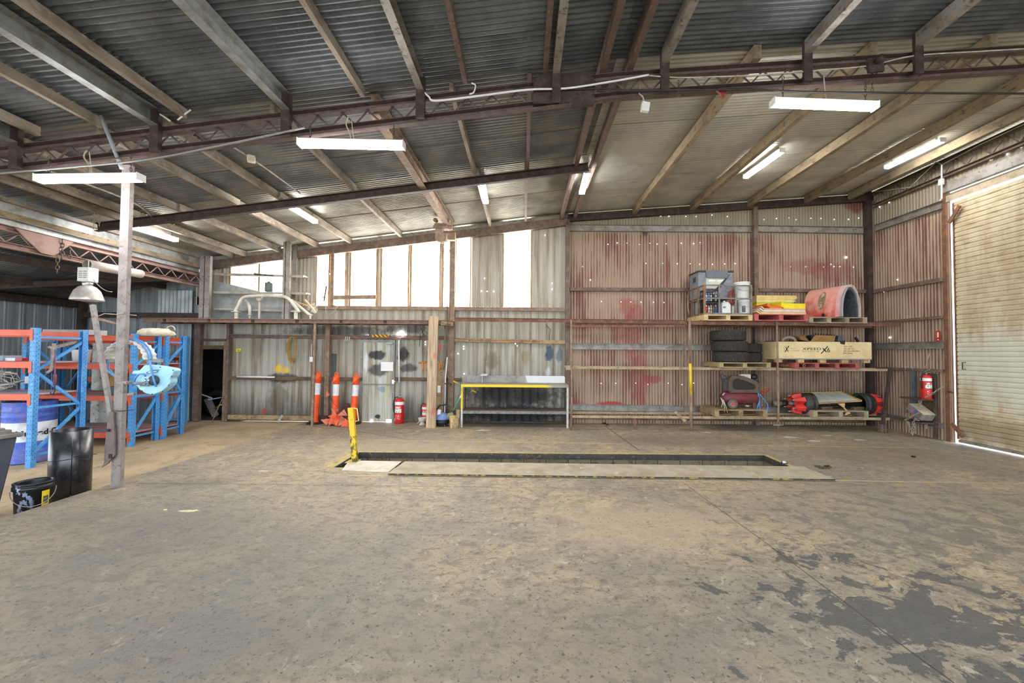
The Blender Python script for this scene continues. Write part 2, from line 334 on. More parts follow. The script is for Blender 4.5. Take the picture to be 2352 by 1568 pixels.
# paint splashes on the slab, plus one painted sun spot
def splash(px, py, r, asp, m, seed):
    rnd = random.Random(seed); p = atz(px, py, .0022); n = 18; b = MB()
    b.add([p + V((math.cos(2 * PI * k / n) * r * asp * rnd.uniform(.5, 1.1), math.sin(2 * PI * k / n) * r * rnd.uniform(.5, 1.1), 0)) for k in range(n)], [tuple(range(n))]); b.build('floor_paint_sun_mark', m, fl)
PM = mat('pale_green_paint_mark', 'cfd0a0', 'b5b38a', .8); PW = mat('white_paint_sun_mark', 'cdc9c0', 'b3ada2', .7)
splash(434, 1173, .05, 2.6, PM, 1); splash(380, 1170, .025, 1, PM, 2); splash(606, 1081, .03, 3, PM, 3)
for k, (a, c, r) in enumerate([(1110, 988, .09), (1900, 1000, .06), (1815, 1004, .1), (1870, 1012, .08), (1975, 1010, .07), (1622, 993, .06), (1265, 984, .04), (1612, 971, .05)]): splash(a, c, r, 2.2, PW, 10 + k)  # the small one before the bench end is a painted patch of sunlight
# pit: lined walls, steel lip
BLK = NT('pit_block_wall'); uvp = BLK.tc.outputs['Object']; br = BLK.n.new('ShaderNodeTexBrick'); BLK.lk(BLK.scale(BLK.sep(uvp)[0], (1, 1, 1)), br.inputs[0])
cmb = BLK.n.new('ShaderNodeCombineXYZ'); BLK.lk(BLK.sep(uvp)[0], cmb.inputs[0]); BLK.lk(BLK.sep(uvp)[2], cmb.inputs[1]); BLK.t.links.new(cmb.outputs[0], br.inputs[0])
br.inputs['Scale'].default_value = 1; br.inputs['Brick Width'].default_value = .4; br.inputs['Row Height'].default_value = .2; br.inputs['Mortar Size'].default_value = .006
br.inputs['Color1'].default_value = lin('6f6653'); br.inputs['Color2'].default_value = lin('857a62'); br.inputs['Mortar'].default_value = lin('2c2822')
nn = BLK.noise(uvp, 9., 5, .7); cc = BLK.mix(BLK.step(nn, .5, .7), br.outputs[0], lin('3a342a')); PITM = BLK.bsdf(cc, .85, 0, nn, .3)
b = MB(); d = -1.4
b.add([(PX0, PY1, 0), (PX1, PY1, 0), (PX1, PY1, d), (PX0, PY1, d)], [(0, 1, 2, 3)]).add([(PX0, PY0, 0), (PX1, PY0, 0), (PX1, PY0, d), (PX0, PY0, d)], [(3, 2, 1, 0)])
b.add([(PX0, PY0, 0), (PX0, PY1, 0), (PX0, PY1, d), (PX0, PY0, d)], [(0, 1, 2, 3)]).add([(PX1, PY0, 0), (PX1, PY1, 0), (PX1, PY1, d), (PX1, PY0, d)], [(3, 2, 1, 0)]).add([(PX0, PY0, d), (PX1, PY0, d), (PX1, PY1, d), (PX0, PY1, d)], [(0, 1, 2, 3)])
pit = struct(b.build('wall_pit', PITM, org=(0, 0, 0)))
LIP = mat('dark_pit_lip_steel', '3a3a38', '4a4740', .6, .3, 6, c3='7a6a2c')
LIPY = mat('worn_yellow_pit_edge', 'b5a06a', '8d7c4a', .8, 0, 9, c3='cbb14a')
b = MB(); b.bb(PX0, PX1, PY1 - .02, PY1 - .004, -.095, .004).bb(PX0 + .004, PX0 + .02, PY0, PY1, -.095, .004).bb(PX1 - .02, PX1 - .004, PY0, PY1, -.095, .004)
b.bb(PX0, PX1, PY1, PY1 + .07, .001, .006, 1).bb(PX0 - .14, PX0, PY0, PY1 + .07, .001, .006, 1).bb(PX1, PX1 + .07, PY0, PY1 + .07, .001, .006, 1)
b.build('pit_lip', [LIP, LIPY], pit)
b = MB(); b.bb(PX0 + .02, PX0 + .06, PY0, PY1, -.2, -.16); b.bar((PX0 + .06, PY1 - .05, -.15), (PX0 + .3, PY1 - .06, -.6), .07, .03, mi=1); b.build('pit_ledge', [GALVD, YEL], pit)
text('NINO', .13, facing((1.0, PY1 - .004 + .001, -.24)), mat('black_scrawl', '1c1a18'), 'scrawled_word', pit)
# ---------------------------------------------------------------- walls
kk = BW / F
def bx(px, py=700): return at(px, py, BW).x
def bz(px, py): return at(px, py, BW).z
WS = bz(1000, 704)       # sill of the clear panels
Dx0, Dx1, Dz = bx(460, 900), bx(517, 900), bz(490, 800)
rf = lambda x0: (lambda x: roof(x0 + x) - .02)
b = MB(); xl = Dx1; xr = bx(1303)
b.corr((xl, BW, 0), (1, 0, 0), (0, 0, 1), (0, -1, 0), bx(832, 900) - xl, 0, WS, .2, .018, 'rib', 1, xl)
b.corr((bx(832, 900), BW, 0), (1, 0, 0), (0, 0, 1), (0, -1, 0), bx(905, 900) - bx(832, 900), bz(868, 784), WS, .2, .018, 'rib', 1, bx(832, 900))
b.corr((bx(905, 900), BW, 0), (1, 0, 0), (0, 0, 1), (0, -1, 0), xr - bx(905, 900), 0, WS, .2, .018, 'rib', 1, bx(905, 900))
b.corr((Dx0 - .1, BW, 0), (1, 0, 0), (0, 0, 1), (0, -1, 0), Dx1 - Dx0 + .1, Dz, WS, .2, .018, 'rib', 1, Dx0 - .1)
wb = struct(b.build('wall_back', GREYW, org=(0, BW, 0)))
DAY = emit('daylight', 'eef3ff', 5.)
def hole(b, p, r, n=(0, -1, 0)):
    a = V(n).orthogonal().normalized(); c = V(n).cross(a); p = V(p) + V(n) * .012
    b.add([p + (a * math.cos(t) + c * math.sin(t)) * r for t in [PI / 4 * k for k in range(8)]], [tuple(range(8))])
# upper wall: opaque sheets between clear ones
b = MB()
def upper(x0, x1, kind, lo=None, m=0):
    a, c = bx(x0, 620), bx(x1, 620); b.corr((a, BW, 0), (1, 0, 0), (0, 0, 1), (0, -1, 0), c - a, WS if lo is None else lo, rf(a), .2 if kind == 'rib' else .1, .016, kind, 1, a, m)
upper(448, 530, 'sin'); upper(652, 728, 'sin'); upper(1080, 1156, 'sin'); upper(1219, 1303, 'rib'); upper(757, 764, 'rib')
for q in ((795, 806), (866, 877), (939, 945), (1011, 1018), (1034, 1047)): upper(q[0], q[1], 'rib')
struct(b.build('wall_back_upper', UPW, org=(0, BW, 0)))
def clear_mat(name, dirt, st):
    s = NT(name); uv = s.tc.outputs['UV']; u, v_, _ = s.sep(uv)
    n = s.noise(s.scale(uv, (30, 1.2, 1)), 1., 5, .75); sp = s.noise(uv, 30., 4, .8)
    f = s.math('MULTIPLY', s.step(n, .62 - dirt * .12, .8 - dirt * .08), s.step(sp, .42, .6))
    col = s.mix(f, lin('fffdf6'), lin('8a6a34')); e = s.n.new('ShaderNodeEmission'); s.lk(col, e.inputs[0]); s.lk(s.math('SUBTRACT', st, s.math('MULTIPLY', f, st * .965)), e.inputs[1])
    s.t.links.new(e.outputs[0], s.out.inputs[0]); return s.m
CLR = clear_mat('lit_clear_sheet', .5, 7.); CLRD = clear_mat('dirty_lit_clear_sheet', 1.9, 1.3)
RST = mat('rusty_window_edge', '9a6a24', '6a4418', .8, 0, 14, stretch=(1, 1, .3), c3='c79a4a')
for k, (x0, x1, m, lo) in enumerate([(530, 597, CLRD, bz(560, 682)), (597, 652, emit('bright_sky_gap', 'f6faff', 8.), bz(600, 679)), (728, 757, CLR, None), (764, 795, CLR, None), (806, 866, CLR, None), (877, 939, CLR, None), (945, 1011, CLR, None), (1018, 1035, CLR, None), (1047, 1081, CLR, None), (1156, 1220, CLR, None)]):
    a, c = bx(x0, 620), bx(x1, 620); q = MB(); q.corr((a, BW - .005, 0), (1, 0, 0), (0, 0, 1), (0, -1, 0), c - a, WS + .01 if lo is None else lo, rf(a), .076, .006, 'sin', 1, a)
    w = struct(q.build('window_%d' % (k + 1), m, org=(a, BW, WS)))
    q = MB(); q.bb(a - .012, a + .014, BW - .03, BW - .015, WS, roof(a) - .15); q.bb(c - .014, c + .012, BW - .03, BW - .015, WS, roof(c) - .15); q.build('window_edge', RST, w)
b = MB(); a, c = bx(448, 660), bx(652, 660)
b.corr((a, BW, 0), (1, 0, 0), (0, 0, 1), (0, -1, 0), bx(597) - a, WS, bz(560, 682), .2, .016, 'rib', 1, a); b.corr((bx(597), BW, 0), (1, 0, 0), (0, 0, 1), (0, -1, 0), c - bx(597), WS, bz(600, 679), .2, .016, 'rib', 1, bx(597))
struct(b.build('wall_back_sill', UPW, org=(0, BW, 0)))
# red wall and roller-door wall
b = MB(); a = bx(1303); b.corr((a, BW, 0), (1, 0, 0), (0, 0, 1), (0, -1, 0), RX - a, -.02, rf(a), .076, .009, 'sin', 1, a)
rr = random.Random(3)
HX = []
for (x0, x1, y, n) in ((1370, 1690, 496, 10), (1740, 1985, 502, 9), (1380, 1625, 559, 10), (1480, 1710, 606, 8), (1800, 1985, 612, 5), (1378, 1550, 694, 6), (1370, 1620, 881, 7)):
    for i in range(n): HX.append((x0 + (x1 - x0) * (i + rr.uniform(.1, .7)) / n, y + rr.uniform(-2, 2.5), rr.uniform(.005, .010)))
HX += [(1943, 591, .026), (1908, 607, .01), (1915, 612, .01), (1356, 643, .012), (1338, 612, .006)]
hb = MB()
for (px, py, r) in HX: hole(hb, at(px, py, BW - .012), r)
w = struct(b.build('wall_back_red', REDW, org=(a, BW, 0)))
hb.build('nail_hole_daylight', DAY, w)['kind'] = 'stuff'
hb = MB()
for (px, py, r) in ((1097, 524, .012), (1112, 524, .01), (1134, 524, .012), (1119, 538, .01), (1113, 639, .012), (1106, 668, .012), (1119, 669, .012), (1134, 669, .012), (1252, 540, .01), (1268, 650, .011), (1268, 664, .011), (760, 571, .012), (758, 629, .012), (704, 573, .012), (717, 573, .012), (977, 785, .013), (977, 791, .012), (1065, 795, .012), (1065, 801, .012), (1052, 812, .012), (1184, 789, .012), (1188, 794, .01), (846, 769, .01), (900, 771, .013), (841, 770, .008), (1066, 858, .012)):
    hole(hb, at(px, py, BW - .02), r)
hb.build('nail_hole_daylight', DAY, wb)['kind'] = 'stuff'
JY = atx(2181, 700, RX).y       # roller-door post
b = MB(); b.corr((RX, BW, 0), (0, -1, 0), (0, 0, 1), (-1, 0, 0), BW - JY + .05, -.02, roof(RX) - .02, .076, .009, 'sin', 1, 30.)
DT = 5.0
b.corr((RX, JY - .02, 0), (0, -1, 0), (0, 0, 1), (-1, 0, 0), JY - 1., DT + .42, roof(RX) - .06, .09, .011, 'sin', 1, 33.)
b.corr((RX, 3.2, 0), (0, -1, 0), (0, 0, 1), (-1, 0, 0), 6.4, .02, roof(RX) - .06, .076, .009, 'sin', 1, 40.)
w = struct(b.build('wall_right', REDW, org=(RX, BW, 0)))
hb = MB()
for (px, py, r) in ((2021, 475, .012), (2043, 465, .012), (2276, 366, .016), (2315, 354, .016), (2345, 337, .016), (2062, 642, .012), (2031, 670, .008), (2044, 775, .018)): hole(hb, atx(px, py, RX - .012), r, (-1, 0, 0))
hb.build('nail_hole_daylight', DAY, w)['kind'] = 'stuff'
# lean-to walls, doorway room
b = MB(); b.corr((-11.6, BW, 0), (1, 0, 0), (0, 0, 1), (0, -1, 0), Dx0 + 11.6 - .1, -.1, 4.1, .28, .02, 'rib', 1, -11.6); struct(b.build('wall_back_lean_to', BLUEW, org=(0, BW, 0)))
b = MB(); b.corr((-11.6, 7., 0), (0, 1, 0), (0, 0, 1), (1, 0, 0), BW - 7., -.4, 3.25, .28, .02, 'rib', 1); struct(b.build('wall_left', BLUEW, org=(-11.6, 0, 0)))
b = MB(); q0, q1 = bx(368, 800), bx(447, 800); b.corr((q0, BW - .12, 0), (1, 0, 0), (0, 0, 1), (0, -1, 0), q1 - q0, .0, bz(400, 668), .1, .016, 'sin', 1, 0.); struct(b.build('wall_back_loose_sheet', GALVW, org=(q0, BW - .12, 0)))
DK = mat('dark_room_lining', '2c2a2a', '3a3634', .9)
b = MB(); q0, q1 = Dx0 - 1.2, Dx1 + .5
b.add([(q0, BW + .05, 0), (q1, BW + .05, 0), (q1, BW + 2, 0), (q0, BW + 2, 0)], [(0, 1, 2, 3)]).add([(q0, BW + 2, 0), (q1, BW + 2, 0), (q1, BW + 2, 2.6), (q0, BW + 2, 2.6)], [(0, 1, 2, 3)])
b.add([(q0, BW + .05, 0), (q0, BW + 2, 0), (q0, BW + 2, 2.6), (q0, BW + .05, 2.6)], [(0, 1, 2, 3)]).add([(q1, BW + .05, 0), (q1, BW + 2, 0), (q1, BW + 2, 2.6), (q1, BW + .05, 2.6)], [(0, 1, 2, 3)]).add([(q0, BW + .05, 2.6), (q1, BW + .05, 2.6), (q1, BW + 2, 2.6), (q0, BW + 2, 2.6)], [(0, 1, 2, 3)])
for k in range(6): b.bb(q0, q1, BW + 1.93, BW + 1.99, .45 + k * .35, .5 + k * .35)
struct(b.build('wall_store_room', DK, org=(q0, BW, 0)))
# ---------------------------------------------------------------- roofs
def roof_sheet(x0, x1, y0, y1, zf, m, name, pitch=.076, amp=.013):
    b = MB(); L = V((x1 - x0, 0, zf(x1) - zf(x0))); n = L.normalized(); up = V((-n.z, 0, n.x)); W = .762; y = y0; k = 0
    while y < y1 - .01:
        w = min(W, y1 - y); off = .004 * (k % 2)
        b.corr((x0, y, zf(x0) + off), (0, 1, 0), n, up, min(w + .04, y1 - y + .04), 0, L.length, pitch, amp, 'sin', 4, y, v0=random.uniform(0, 50)); y += w; k += 1
    return struct(b.build(name, m, org=(x0, y0, zf(x0))))
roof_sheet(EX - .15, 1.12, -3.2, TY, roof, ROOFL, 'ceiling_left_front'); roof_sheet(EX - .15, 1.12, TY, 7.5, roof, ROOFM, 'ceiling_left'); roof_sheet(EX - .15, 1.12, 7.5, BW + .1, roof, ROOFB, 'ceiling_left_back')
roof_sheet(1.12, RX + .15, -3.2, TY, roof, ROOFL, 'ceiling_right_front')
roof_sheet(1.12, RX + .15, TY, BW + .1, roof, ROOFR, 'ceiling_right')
q = MB(); q.bb(.86, 1.4, -3.2, BW + .1, 5.515, 5.525); struct(q.build('ceiling_ridge_cap', ROOFL))
lz = lambda x: 3.05 + (x + 11.6) * .23
roof_sheet(-11.8, EX - .075, -3.2, BW + .1, lz, ROOFL, 'ceiling_lean_to')
# rear wall beams under the roof line, girts, posts
tn = [0]
def trim(m, *args, kind='bar', bevel=0.):
    tn[0] += 1; b = MB()
    for a in args: getattr(b, kind)(*a)
    return struct(b.build('trim_%d' % tn[0], m, bevel=bevel))
yb = BW - .1
trim(STEEL, ((EX, yb, roof(EX) - .25), (1.1, yb, roof(1.1) - .25), .1, .2)); trim(GALVD, ((EX, yb - .02, roof(EX) - .1), (1.1, yb - .02, roof(1.1) - .1), .06, .09))
trim(DARKST, ((1.1, yb, roof(1.1) - .16), (RX, yb, roof(RX) - .16), .1, .18))
def girt(px0, px1, py0, py1, h, m, kind='bar', w=.07, Y=BW - .05):
    p, q = at(px0, py0, Y), at(px1, py1, Y); trim(m, (p, q, w, h) if kind == 'bar' else (p, q, w, h, .006, (0, 0, 1), 0, 1), kind=kind)
girt(716, 1303, 706, 711, .09, DUSTST); girt(527, 1032, 771, 776, .1, STEEL); girt(1042, 1300, 780, 786, .1, WOOD); girt(525, 832, 867, 871, .09, WOODD); girt(907, 1032, 870, 872, .09, WOODD); girt(1042, 1060, 872, 872, .09, WOODD)
girt(525, 745, 957, 960, .11, WOOD, Y=BW - .12); girt(1309, 1731, 523, 526, .17, GALVD, 'chan'); girt(1742, 1988, 525, 529, .17, GALVD, 'chan')
girt(1309, 1731, 664, 666, .09, STEEL); girt(1742, 1988, 666, 669, .09, STEEL); girt(1309, 1731, 795, 798, .16, GALVD, 'chan'); girt(1742, 1988, 798, 801, .16, GALVD, 'chan')
girt(1309, 1985, 935, 944, .16, GALVD, 'chan'); girt(1309, 1985, 957, 966, .1, WOODD)
def rgirt(y0, y1, h, m, kind='bar', w=.07):
    p, q = atx(2008, y0, RX - .05), atx(2165, y1, RX - .05); q.z = (p.z + q.z) / 2; p.z = q.z; trim(m, (p, q, w, h) if kind == 'bar' else (p, q, w, h, .006, (0, 0, 1), 0, 1), kind=kind)
rgirt(521, 474, .17, GALVD, 'chan'); rgirt(669, 642, .09, STEEL); rgirt(742, 727, .06, STEEL); rgirt(794, 793, .16, GALVD, 'chan'); rgirt(846, 850, .06, STEEL); rgirt(951, 976, .1, GALVD, 'chan')
def wpost(px, w, top, m, Y=BW - .09, foot=0., kind='bar'):
    x = at(px, 900, Y).x; trim(m, ((x, Y, foot), (x, Y, top), w, .12, (0, 1, 0)), bevel=.004)
wpost(453, .15, bz(453, 735), STEEL); wpost(523, .07, bz(523, 740), STEEL); wpost(719, .06, bz(719, 740), STEEL); wpost(752, .11, bz(752, 740), DUSTST); wpost(1036, .14, roof(-1.9) - .3, DUSTST)
wpost(1302, .1, roof(1.1) - .2, STEEL); wpost(1737, .11, roof(5.9) - .2, STEEL); wpost(760, .08, roof(-5) - .3, DUSTST, BW - .06, WS)
trim(DARKST, ((RX - .1, BW - .1, 0), (RX - .1, BW - .1, roof(RX)), .13, .12, (0, 1, 0)))
trim(DUSTST, ((Dx1 + .02, BW - .03, 0), (Dx1 + .02, BW - .03, Dz + .15), .06, .1, (0, 1, 0))); trim(WOODD, ((Dx0, BW - .03, Dz + .03), (Dx1, BW - .03, Dz + .03), .07, .1), ((Dx0, BW - .02, Dz + .22), (Dx1, BW - .02, Dz + .22), .04, .06))
# lean-to framing
trim(DARKST, ((-11.45, BW - .1, 2.7), (EX, BW - .1, 2.7), .1, .13), ((-11.4, BW - .12, -.1), (-11.4, BW - .12, 3.), .12, .12)); trim(DARKST, ((-11.5, 8., lz(-11.5) - .12), (EX, BW - .3, lz(EX) - .15), .1, .12)); trim(DARKST, ((-11.5, 3., lz(-11.5) - .12), (-11.5, BW, lz(-11.5) - .12), .1, .16))
for xx in (-10.5, -9.4): trim(DARKST, ((xx, 2., lz(xx) - .1), (xx, BW, lz(xx) - .1), .07, .12))
# ---------------------------------------------------------------- roof members
def lattice(name, label, p, q, dz, ch, m, n, kink=None):
    """two parallel chords with a zigzag of rods between"""
    p, q = V(p), V(q); t = thing(name, label, 'truss', p); pts = [p] + ([V(kink)] if kink else []) + [q]
    for nm, o in (('top_chord', 0), ('bottom_chord', -dz)):
        b = MB()
        for a, c in zip(pts, pts[1:]): b.chan(a + V((0, 0, o)), c + V((0, 0, o)), .08, ch, .007)
        b.build(nm, m, t)
    b = MB(); L = sum((c - a).length for a, c in zip(pts, pts[1:])); zz = []
    for i in range(n + 1):
        s = L * i / n
        for a, c in zip(pts, pts[1:]):
            l = (c - a).length
            if s <= l + 1e-6: zz.append(a.lerp(c, s / l) - V((0, 0, ch / 2 if i % 2 else dz - ch / 2))); break
            s -= l
    for a, c in zip(zz, zz[1:]): b.cyl(a, c, .011, seg=6)
    b.build('web_bracing', m, t); return t
rt = lambda x, d: V((x, TY, roof(x) - d))
tr = lattice('lattice_truss', 'brown lattice truss spanning the shed above the nearest hanging lights', rt(-8.2, .25), rt(8.9, .25), .24, .085, mat('purple_brown_steel', '5a4844', '6d5a54', .7, .1, 8, c3='3b302d'), 112, rt(1.11, .25))
b = MB(); c0 = at(1290, 208, TY); b.prism([c0 + V((x, -.05, z)) for x, z in ((-.35, -.2), (.4, -.17), (.4, .12), (.3, .2), (-.25, .17), (-.35, .1))], (0, .1, 0)); b.build('splice_plate', DARKST, tr)
p0, p1 = at(220, 522, 7.5), at(1352, 384, 7.5); b = MB(); b.chan(p0, p1, .08, .15, .008); tag(b.build('roof_rafter', DARKST), 'dark brown steel rafter in mid roof between the truss and the rear wall', 'beam')
def purlin(name, x0, x1, y0, y1, w, h, m, label, group, drop=0., kind='bar', cleat=None):
    p, q = V((x0, y0, roof(x0) - h / 2 - .03 - drop)), V((x1, y1, roof(x1) - h / 2 - .03 - drop)); b = MB()
    if kind == 'bar': b.bar(p, q, w, h)
    else: b.chan(p, q, w, h, .006)
    if cleat is None: return tag(b.build(name, m), label, 'purlin', group)
    t = thing(name, label, 'purlin', p, group); b.build('channel', m, t); b = MB()
    b.bb(x1 - .05, x1 + .05, TY - .12, TY - .085, q.z - .42, q.z + h / 2).bb(x1 + .045, x1 + .055, TY - .12, TY - .06, q.z - .42, q.z + h / 2); b.build('cleat', DARKST, t); return t
RL = mat('ginger_timber_purlin', '8e7d62', '6f604c', .85, 0, 6, stretch=(1, .4, 1), c3='4c3d2f'); PL = mat('grey_brown_purlin', '8d8071', '6c6054', .85, 0, 6, stretch=(1, .4, 1), c3='9b8d78'); PR = mat('red_brown_purlin', '66524a', '50423b', .8, 0, 6, c3='8d6a54')
g = 'timber purlins between the truss and rear wall'
xb = [(575, 'g'), (652, 'g'), (737, 'g'), (812, 'g'), (926, 'g'), (1127, 'w'), (1207, 'r')]
for i, (px, k) in enumerate(xb):
    x = at(px, 560, BW).x; m = {'g': PL, 'w': PL, 'r': PR}[k]; n = .03 * (-1) ** i
    purlin('roof_purlin', x, x, 7.42, BW - .16, .06, .13, m, ordn[i] + ' purlin from the low eave, between mid rafter and rear wall', g, .0)
    purlin('roof_purlin', x + n, x + n, TY + .05, 7.56, .055, .12, m, ordn[i] + ' purlin from the low eave, between near truss and mid rafter', g)
x = EX + .75; purlin('roof_purlin', x, x, 2.5, BW - .16, .055, .12, PL, 'purlin carrying cables closest to the low eave beside the lean-to', g)
for i, px in enumerate((1453, 1583, 1713, 1841)):
    x = at(px, 480, BW).x; purlin('roof_purlin', x, x, TY - .02 if i else TY - .1, BW - .16, .09, .17, RL, ordn[i] + ' ginger timber purlin from the ridge under the pale roof sheets', g)
x = 8.35; purlin('roof_purlin', x, x, 3., BW - .2, .09, .17, RL, 'ginger timber purlin nearest the roller door wall', g)
g = 'channel purlins in front of the near truss'
for i, px in enumerate((62, 375, 668, 970, 1276, 1520, 1842, 2092)):
    x = at(px, 240, TY).x; big = .2 if i < 3 else .16
    purlin('channel_purlin', x, x, 1.5, TY - .09, .1 if i < 3 else .085, big, GALV if i < 3 else GALVD, ordn[i] + ' channel purlin counted from the low eave, in front of near truss', g, .0, 'chan', 1)
g = 'thin dark purlins in front of the near truss'
for i, px in enumerate((100, 245, 432, 836, 1070, 1252)):
    x = at(px, 230, TY).x; purlin('roof_purlin', x, x, 1.5, TY - .04, .055, .11, PL if i < 4 else PR, ordn[i] + ' thin timber purlin counted from the low eave, in front of near truss', g)
for x, l in ((.93, 'low side'), (1.27, 'high side')):
    purlin('ridge_beam', x, x, 1.5, BW - .1, .07, .17, PR, 'long dark red-brown ridge beam on the ' + l + ' of the roof joint', 'ridge beams')
# monorail beam with hoist
t = thing('monorail_beam', 'dusty steel I-beam running overhead to the rear wall, carrying the chain hoist', 'beam', (-1.9, 7.6, 4.8)); b = MB(); b.ibeam((-1.92, TY + .1, 4.92), (-1.84, BW - .4, 4.92), .13, .25, .014); b.build('rail', DUSTST, t)
b = MB(); b.bb(-1.95, -1.75, BW - .55, BW - .4, 4.6, 4.8).bar((-1.87, 7., 5.05), (-1.87, 7., 5.16), .1, .05); b.build('bracket', DUSTST, t)
hp = at(1015, 512, 9.7); t = thing('chain_hoist', 'dusty chain hoist on the overhead I-beam with hanging chains', 'hoist', (hp.x, 9.7, 4.35))
b = MB(); b.bb(hp.x - .16, hp.x + .16, 9.6, 9.8, 4.72, 4.84).bb(hp.x - .14, hp.x + .02, 9.62, 9.78, 4.56, 4.72); b.cyl((hp.x - .2, 9.7, 4.77), (hp.x + .24, 9.7, 4.77), .05).cyl((hp.x - .15, 9.64, 4.93), (hp.x - .15, 9.76, 4.93), .05).cyl((hp.x + .15, 9.64, 4.93), (hp.x + .15, 9.76, 4.93), .05); b.build('trolley', DUSTST, t, .006)
b = MB(); b.cyl((hp.x - .02, 9.6, 4.52), (hp.x - .02, 9.8, 4.52), .12).bb(hp.x - .1, hp.x + .12, 9.63, 9.77, 4.42, 4.62); b.build('hoist_body', DUSTST, t, .006)
b = MB(); links(b, [(hp.x, 9.68, 4.4), at(1022, 640, 9.72), at(1027, 700, 9.8), at(1029, 760, 9.95), at(1025, 815, 10.), at(1020, 845, 10.1)], .05, .005, .015); b.build('hand_chain', CHAINM, t)
b = MB(); links(b, [(hp.x + .05, 9.7, 4.4), at(1025, 640, 9.75), at(1028, 700, 9.8), at(1029, 725, 9.9)], .05, .005, .015); b.build('load_chain', CHAINM, t)
b = MB(); b.tube(sag((hp.x + .08, 9.7, 4.5), at(1036, 600, 10.3), -.15) + [at(1034, 700, 10.3), at(1032, 735, 10.2)], .008, 6); b.build('cable', DCABLE, t)
# eave framing between the main roof and the lean-to
def eave(pts, w, h, m, name, label, X=EX, kind='bar', cat='beam'):
    p, q = V((X, 2.5, pts)), V((X, BW - .25, pts)); b = MB(); b.bar(p, q, w, h) if kind == 'bar' else b.chan(p, q, w, h)
    return tag(b.build(name, m), label, cat)
eave(4.16, .06, .07, PL, 'eave_batten', 'weathered brown batten under the low eave of the main roof', EX + .05)
b = MB(); b.bb(EX - .06, EX - .03, 2.5, BW - .25, 3.98, 4.15); tag(b.build('eave_flashing', GALV), 'pale grey flashing strip below the low eave batten', 'flashing')
eave(3.93, .06, .09, RL, 'eave_rail', 'brown timber rail with bolt holes beneath the pale eave flashing', EX + .03)
b = MB(); b.chan((EX, 2.5, 3.82), (EX, BW - .25, 3.82), .12, .12, .005); tag(b.build('box_gutter', GALV), 'galvanised gutter channel between the main roof and lean-to', 'gutter')
tp = lattice('lattice_girder', 'pinkish brown lattice girder along the low eave above the blue racking', (EX + .02, 2.5, 3.72), (EX + .02, BW - .25, 3.72), .27, .09, mat('pinkish_brown_steel', '9a7d72', '866a5f', .8, 0, 6), 44)
gp = atx(100, 590, EX + .02); b = MB(); b.prism([(EX + .05, gp.y - .45, 3.75), (EX + .05, gp.y + .42, 3.75), (EX + .05, gp.y + .12, 3.43), (EX + .05, gp.y - .08, 3.43)], (.02, 0, 0)); b.build('gusset_plate', mat('pinkish_brown_steel', ''), tp)
cg = 'chain lengths on the pink girder'
for k, (px, y0, y1, l) in enumerate(((133, 585, 627, 'longest short chain dangling below the pink girder near its gusset plate'), (144, 550, 595, 'short looped chain wrapped over the pink girder near its gusset plate'), (161, 575, 593, 'stubby chain end hanging below the pink girder'))):
    a, c = atx(px, y0, EX + .085), atx(px, y1, EX + .085); b = MB(); links(b, [a, (a.x, a.y, c.z)], .07, .008, .022); tag(b.build('chain', CHAINM), l, 'chain', cg)
a, c = at(200, 607, 7.4), at(323, 629, 8.5); b = MB()
ax = (c - a).normalized(); rot = ax.to_track_quat('Z', 'Y').to_matrix(); L = (c - a).length
b.lathe([(.075, 0), (.085, 0), (.085, L), (.075, L), (.075, 0)], a, rot, 20); tag(b.build('plastic_pipe', mat('dusty_white_pipe', 'b9aca2', '9d9088', .7)), 'dusty white plastic pipe slung under the pink girder', 'pipe')
# steel tie posts pair in the rear corner
for px, w, l in ((463, .1, 'slim galvanised post beside the rear corner, nearer the lean-to'), (476, .12, 'galvanised channel post standing on the storage deck at the rear corner')):
    p = at(px, 735, 10.15); b = MB(); b.chan((p.x, 10.15, 2.585), (p.x, 10.15, at(px, 588, 10.15).z), w, .08, .006, (0, 1, 0)); tag(b.build('steel_post', GALVD), l, 'post')
# near post with its clamps
PXX, PYY = -5.33, 5.45; t = thing('steel_post', 'tall dusty grey steel post on the slab edge carrying the hose reel', 'post', (PXX, PYY, 0)); b = MB(); b.chan((PXX, PYY, 0), (PXX, PYY, roof(PXX) - .3), .115, .06, .01, (0, 1, 0)); b.bb(PXX - .05, PXX + .056, PYY - .012, PYY + .012, 0, roof(PXX) - .3)
POSTM = mat('dusty_grey_post', '8f8682', '7b716c', .8, .1, 6, c3='655a54'); b.build('column', POSTM, t)
b = MB(); b.bb(PXX - .12, PXX + .12, PYY - .12, PYY + .12, roof(PXX) - .36, roof(PXX) - .34); b.build('cap_plate', DARKST, t)
b = MB()
for z in (.52, .86, 1.5, 1.62, 2.2): b.cyl((PXX - .03, PYY - .02, z), (PXX - .03, PYY - .03, z), .014, seg=8)
b.build('bolt', DARKST, t)['kind'] = 'stuff'
b = MB(); z = at(286, 942, PYY).z; b.tube([(PXX + .1, PYY + .09, z), (PXX + .1, PYY - .09, z), (PXX - .0, PYY - .09, z + .01)], .006, 6); b.build('wire_tie', DCABLE, t)
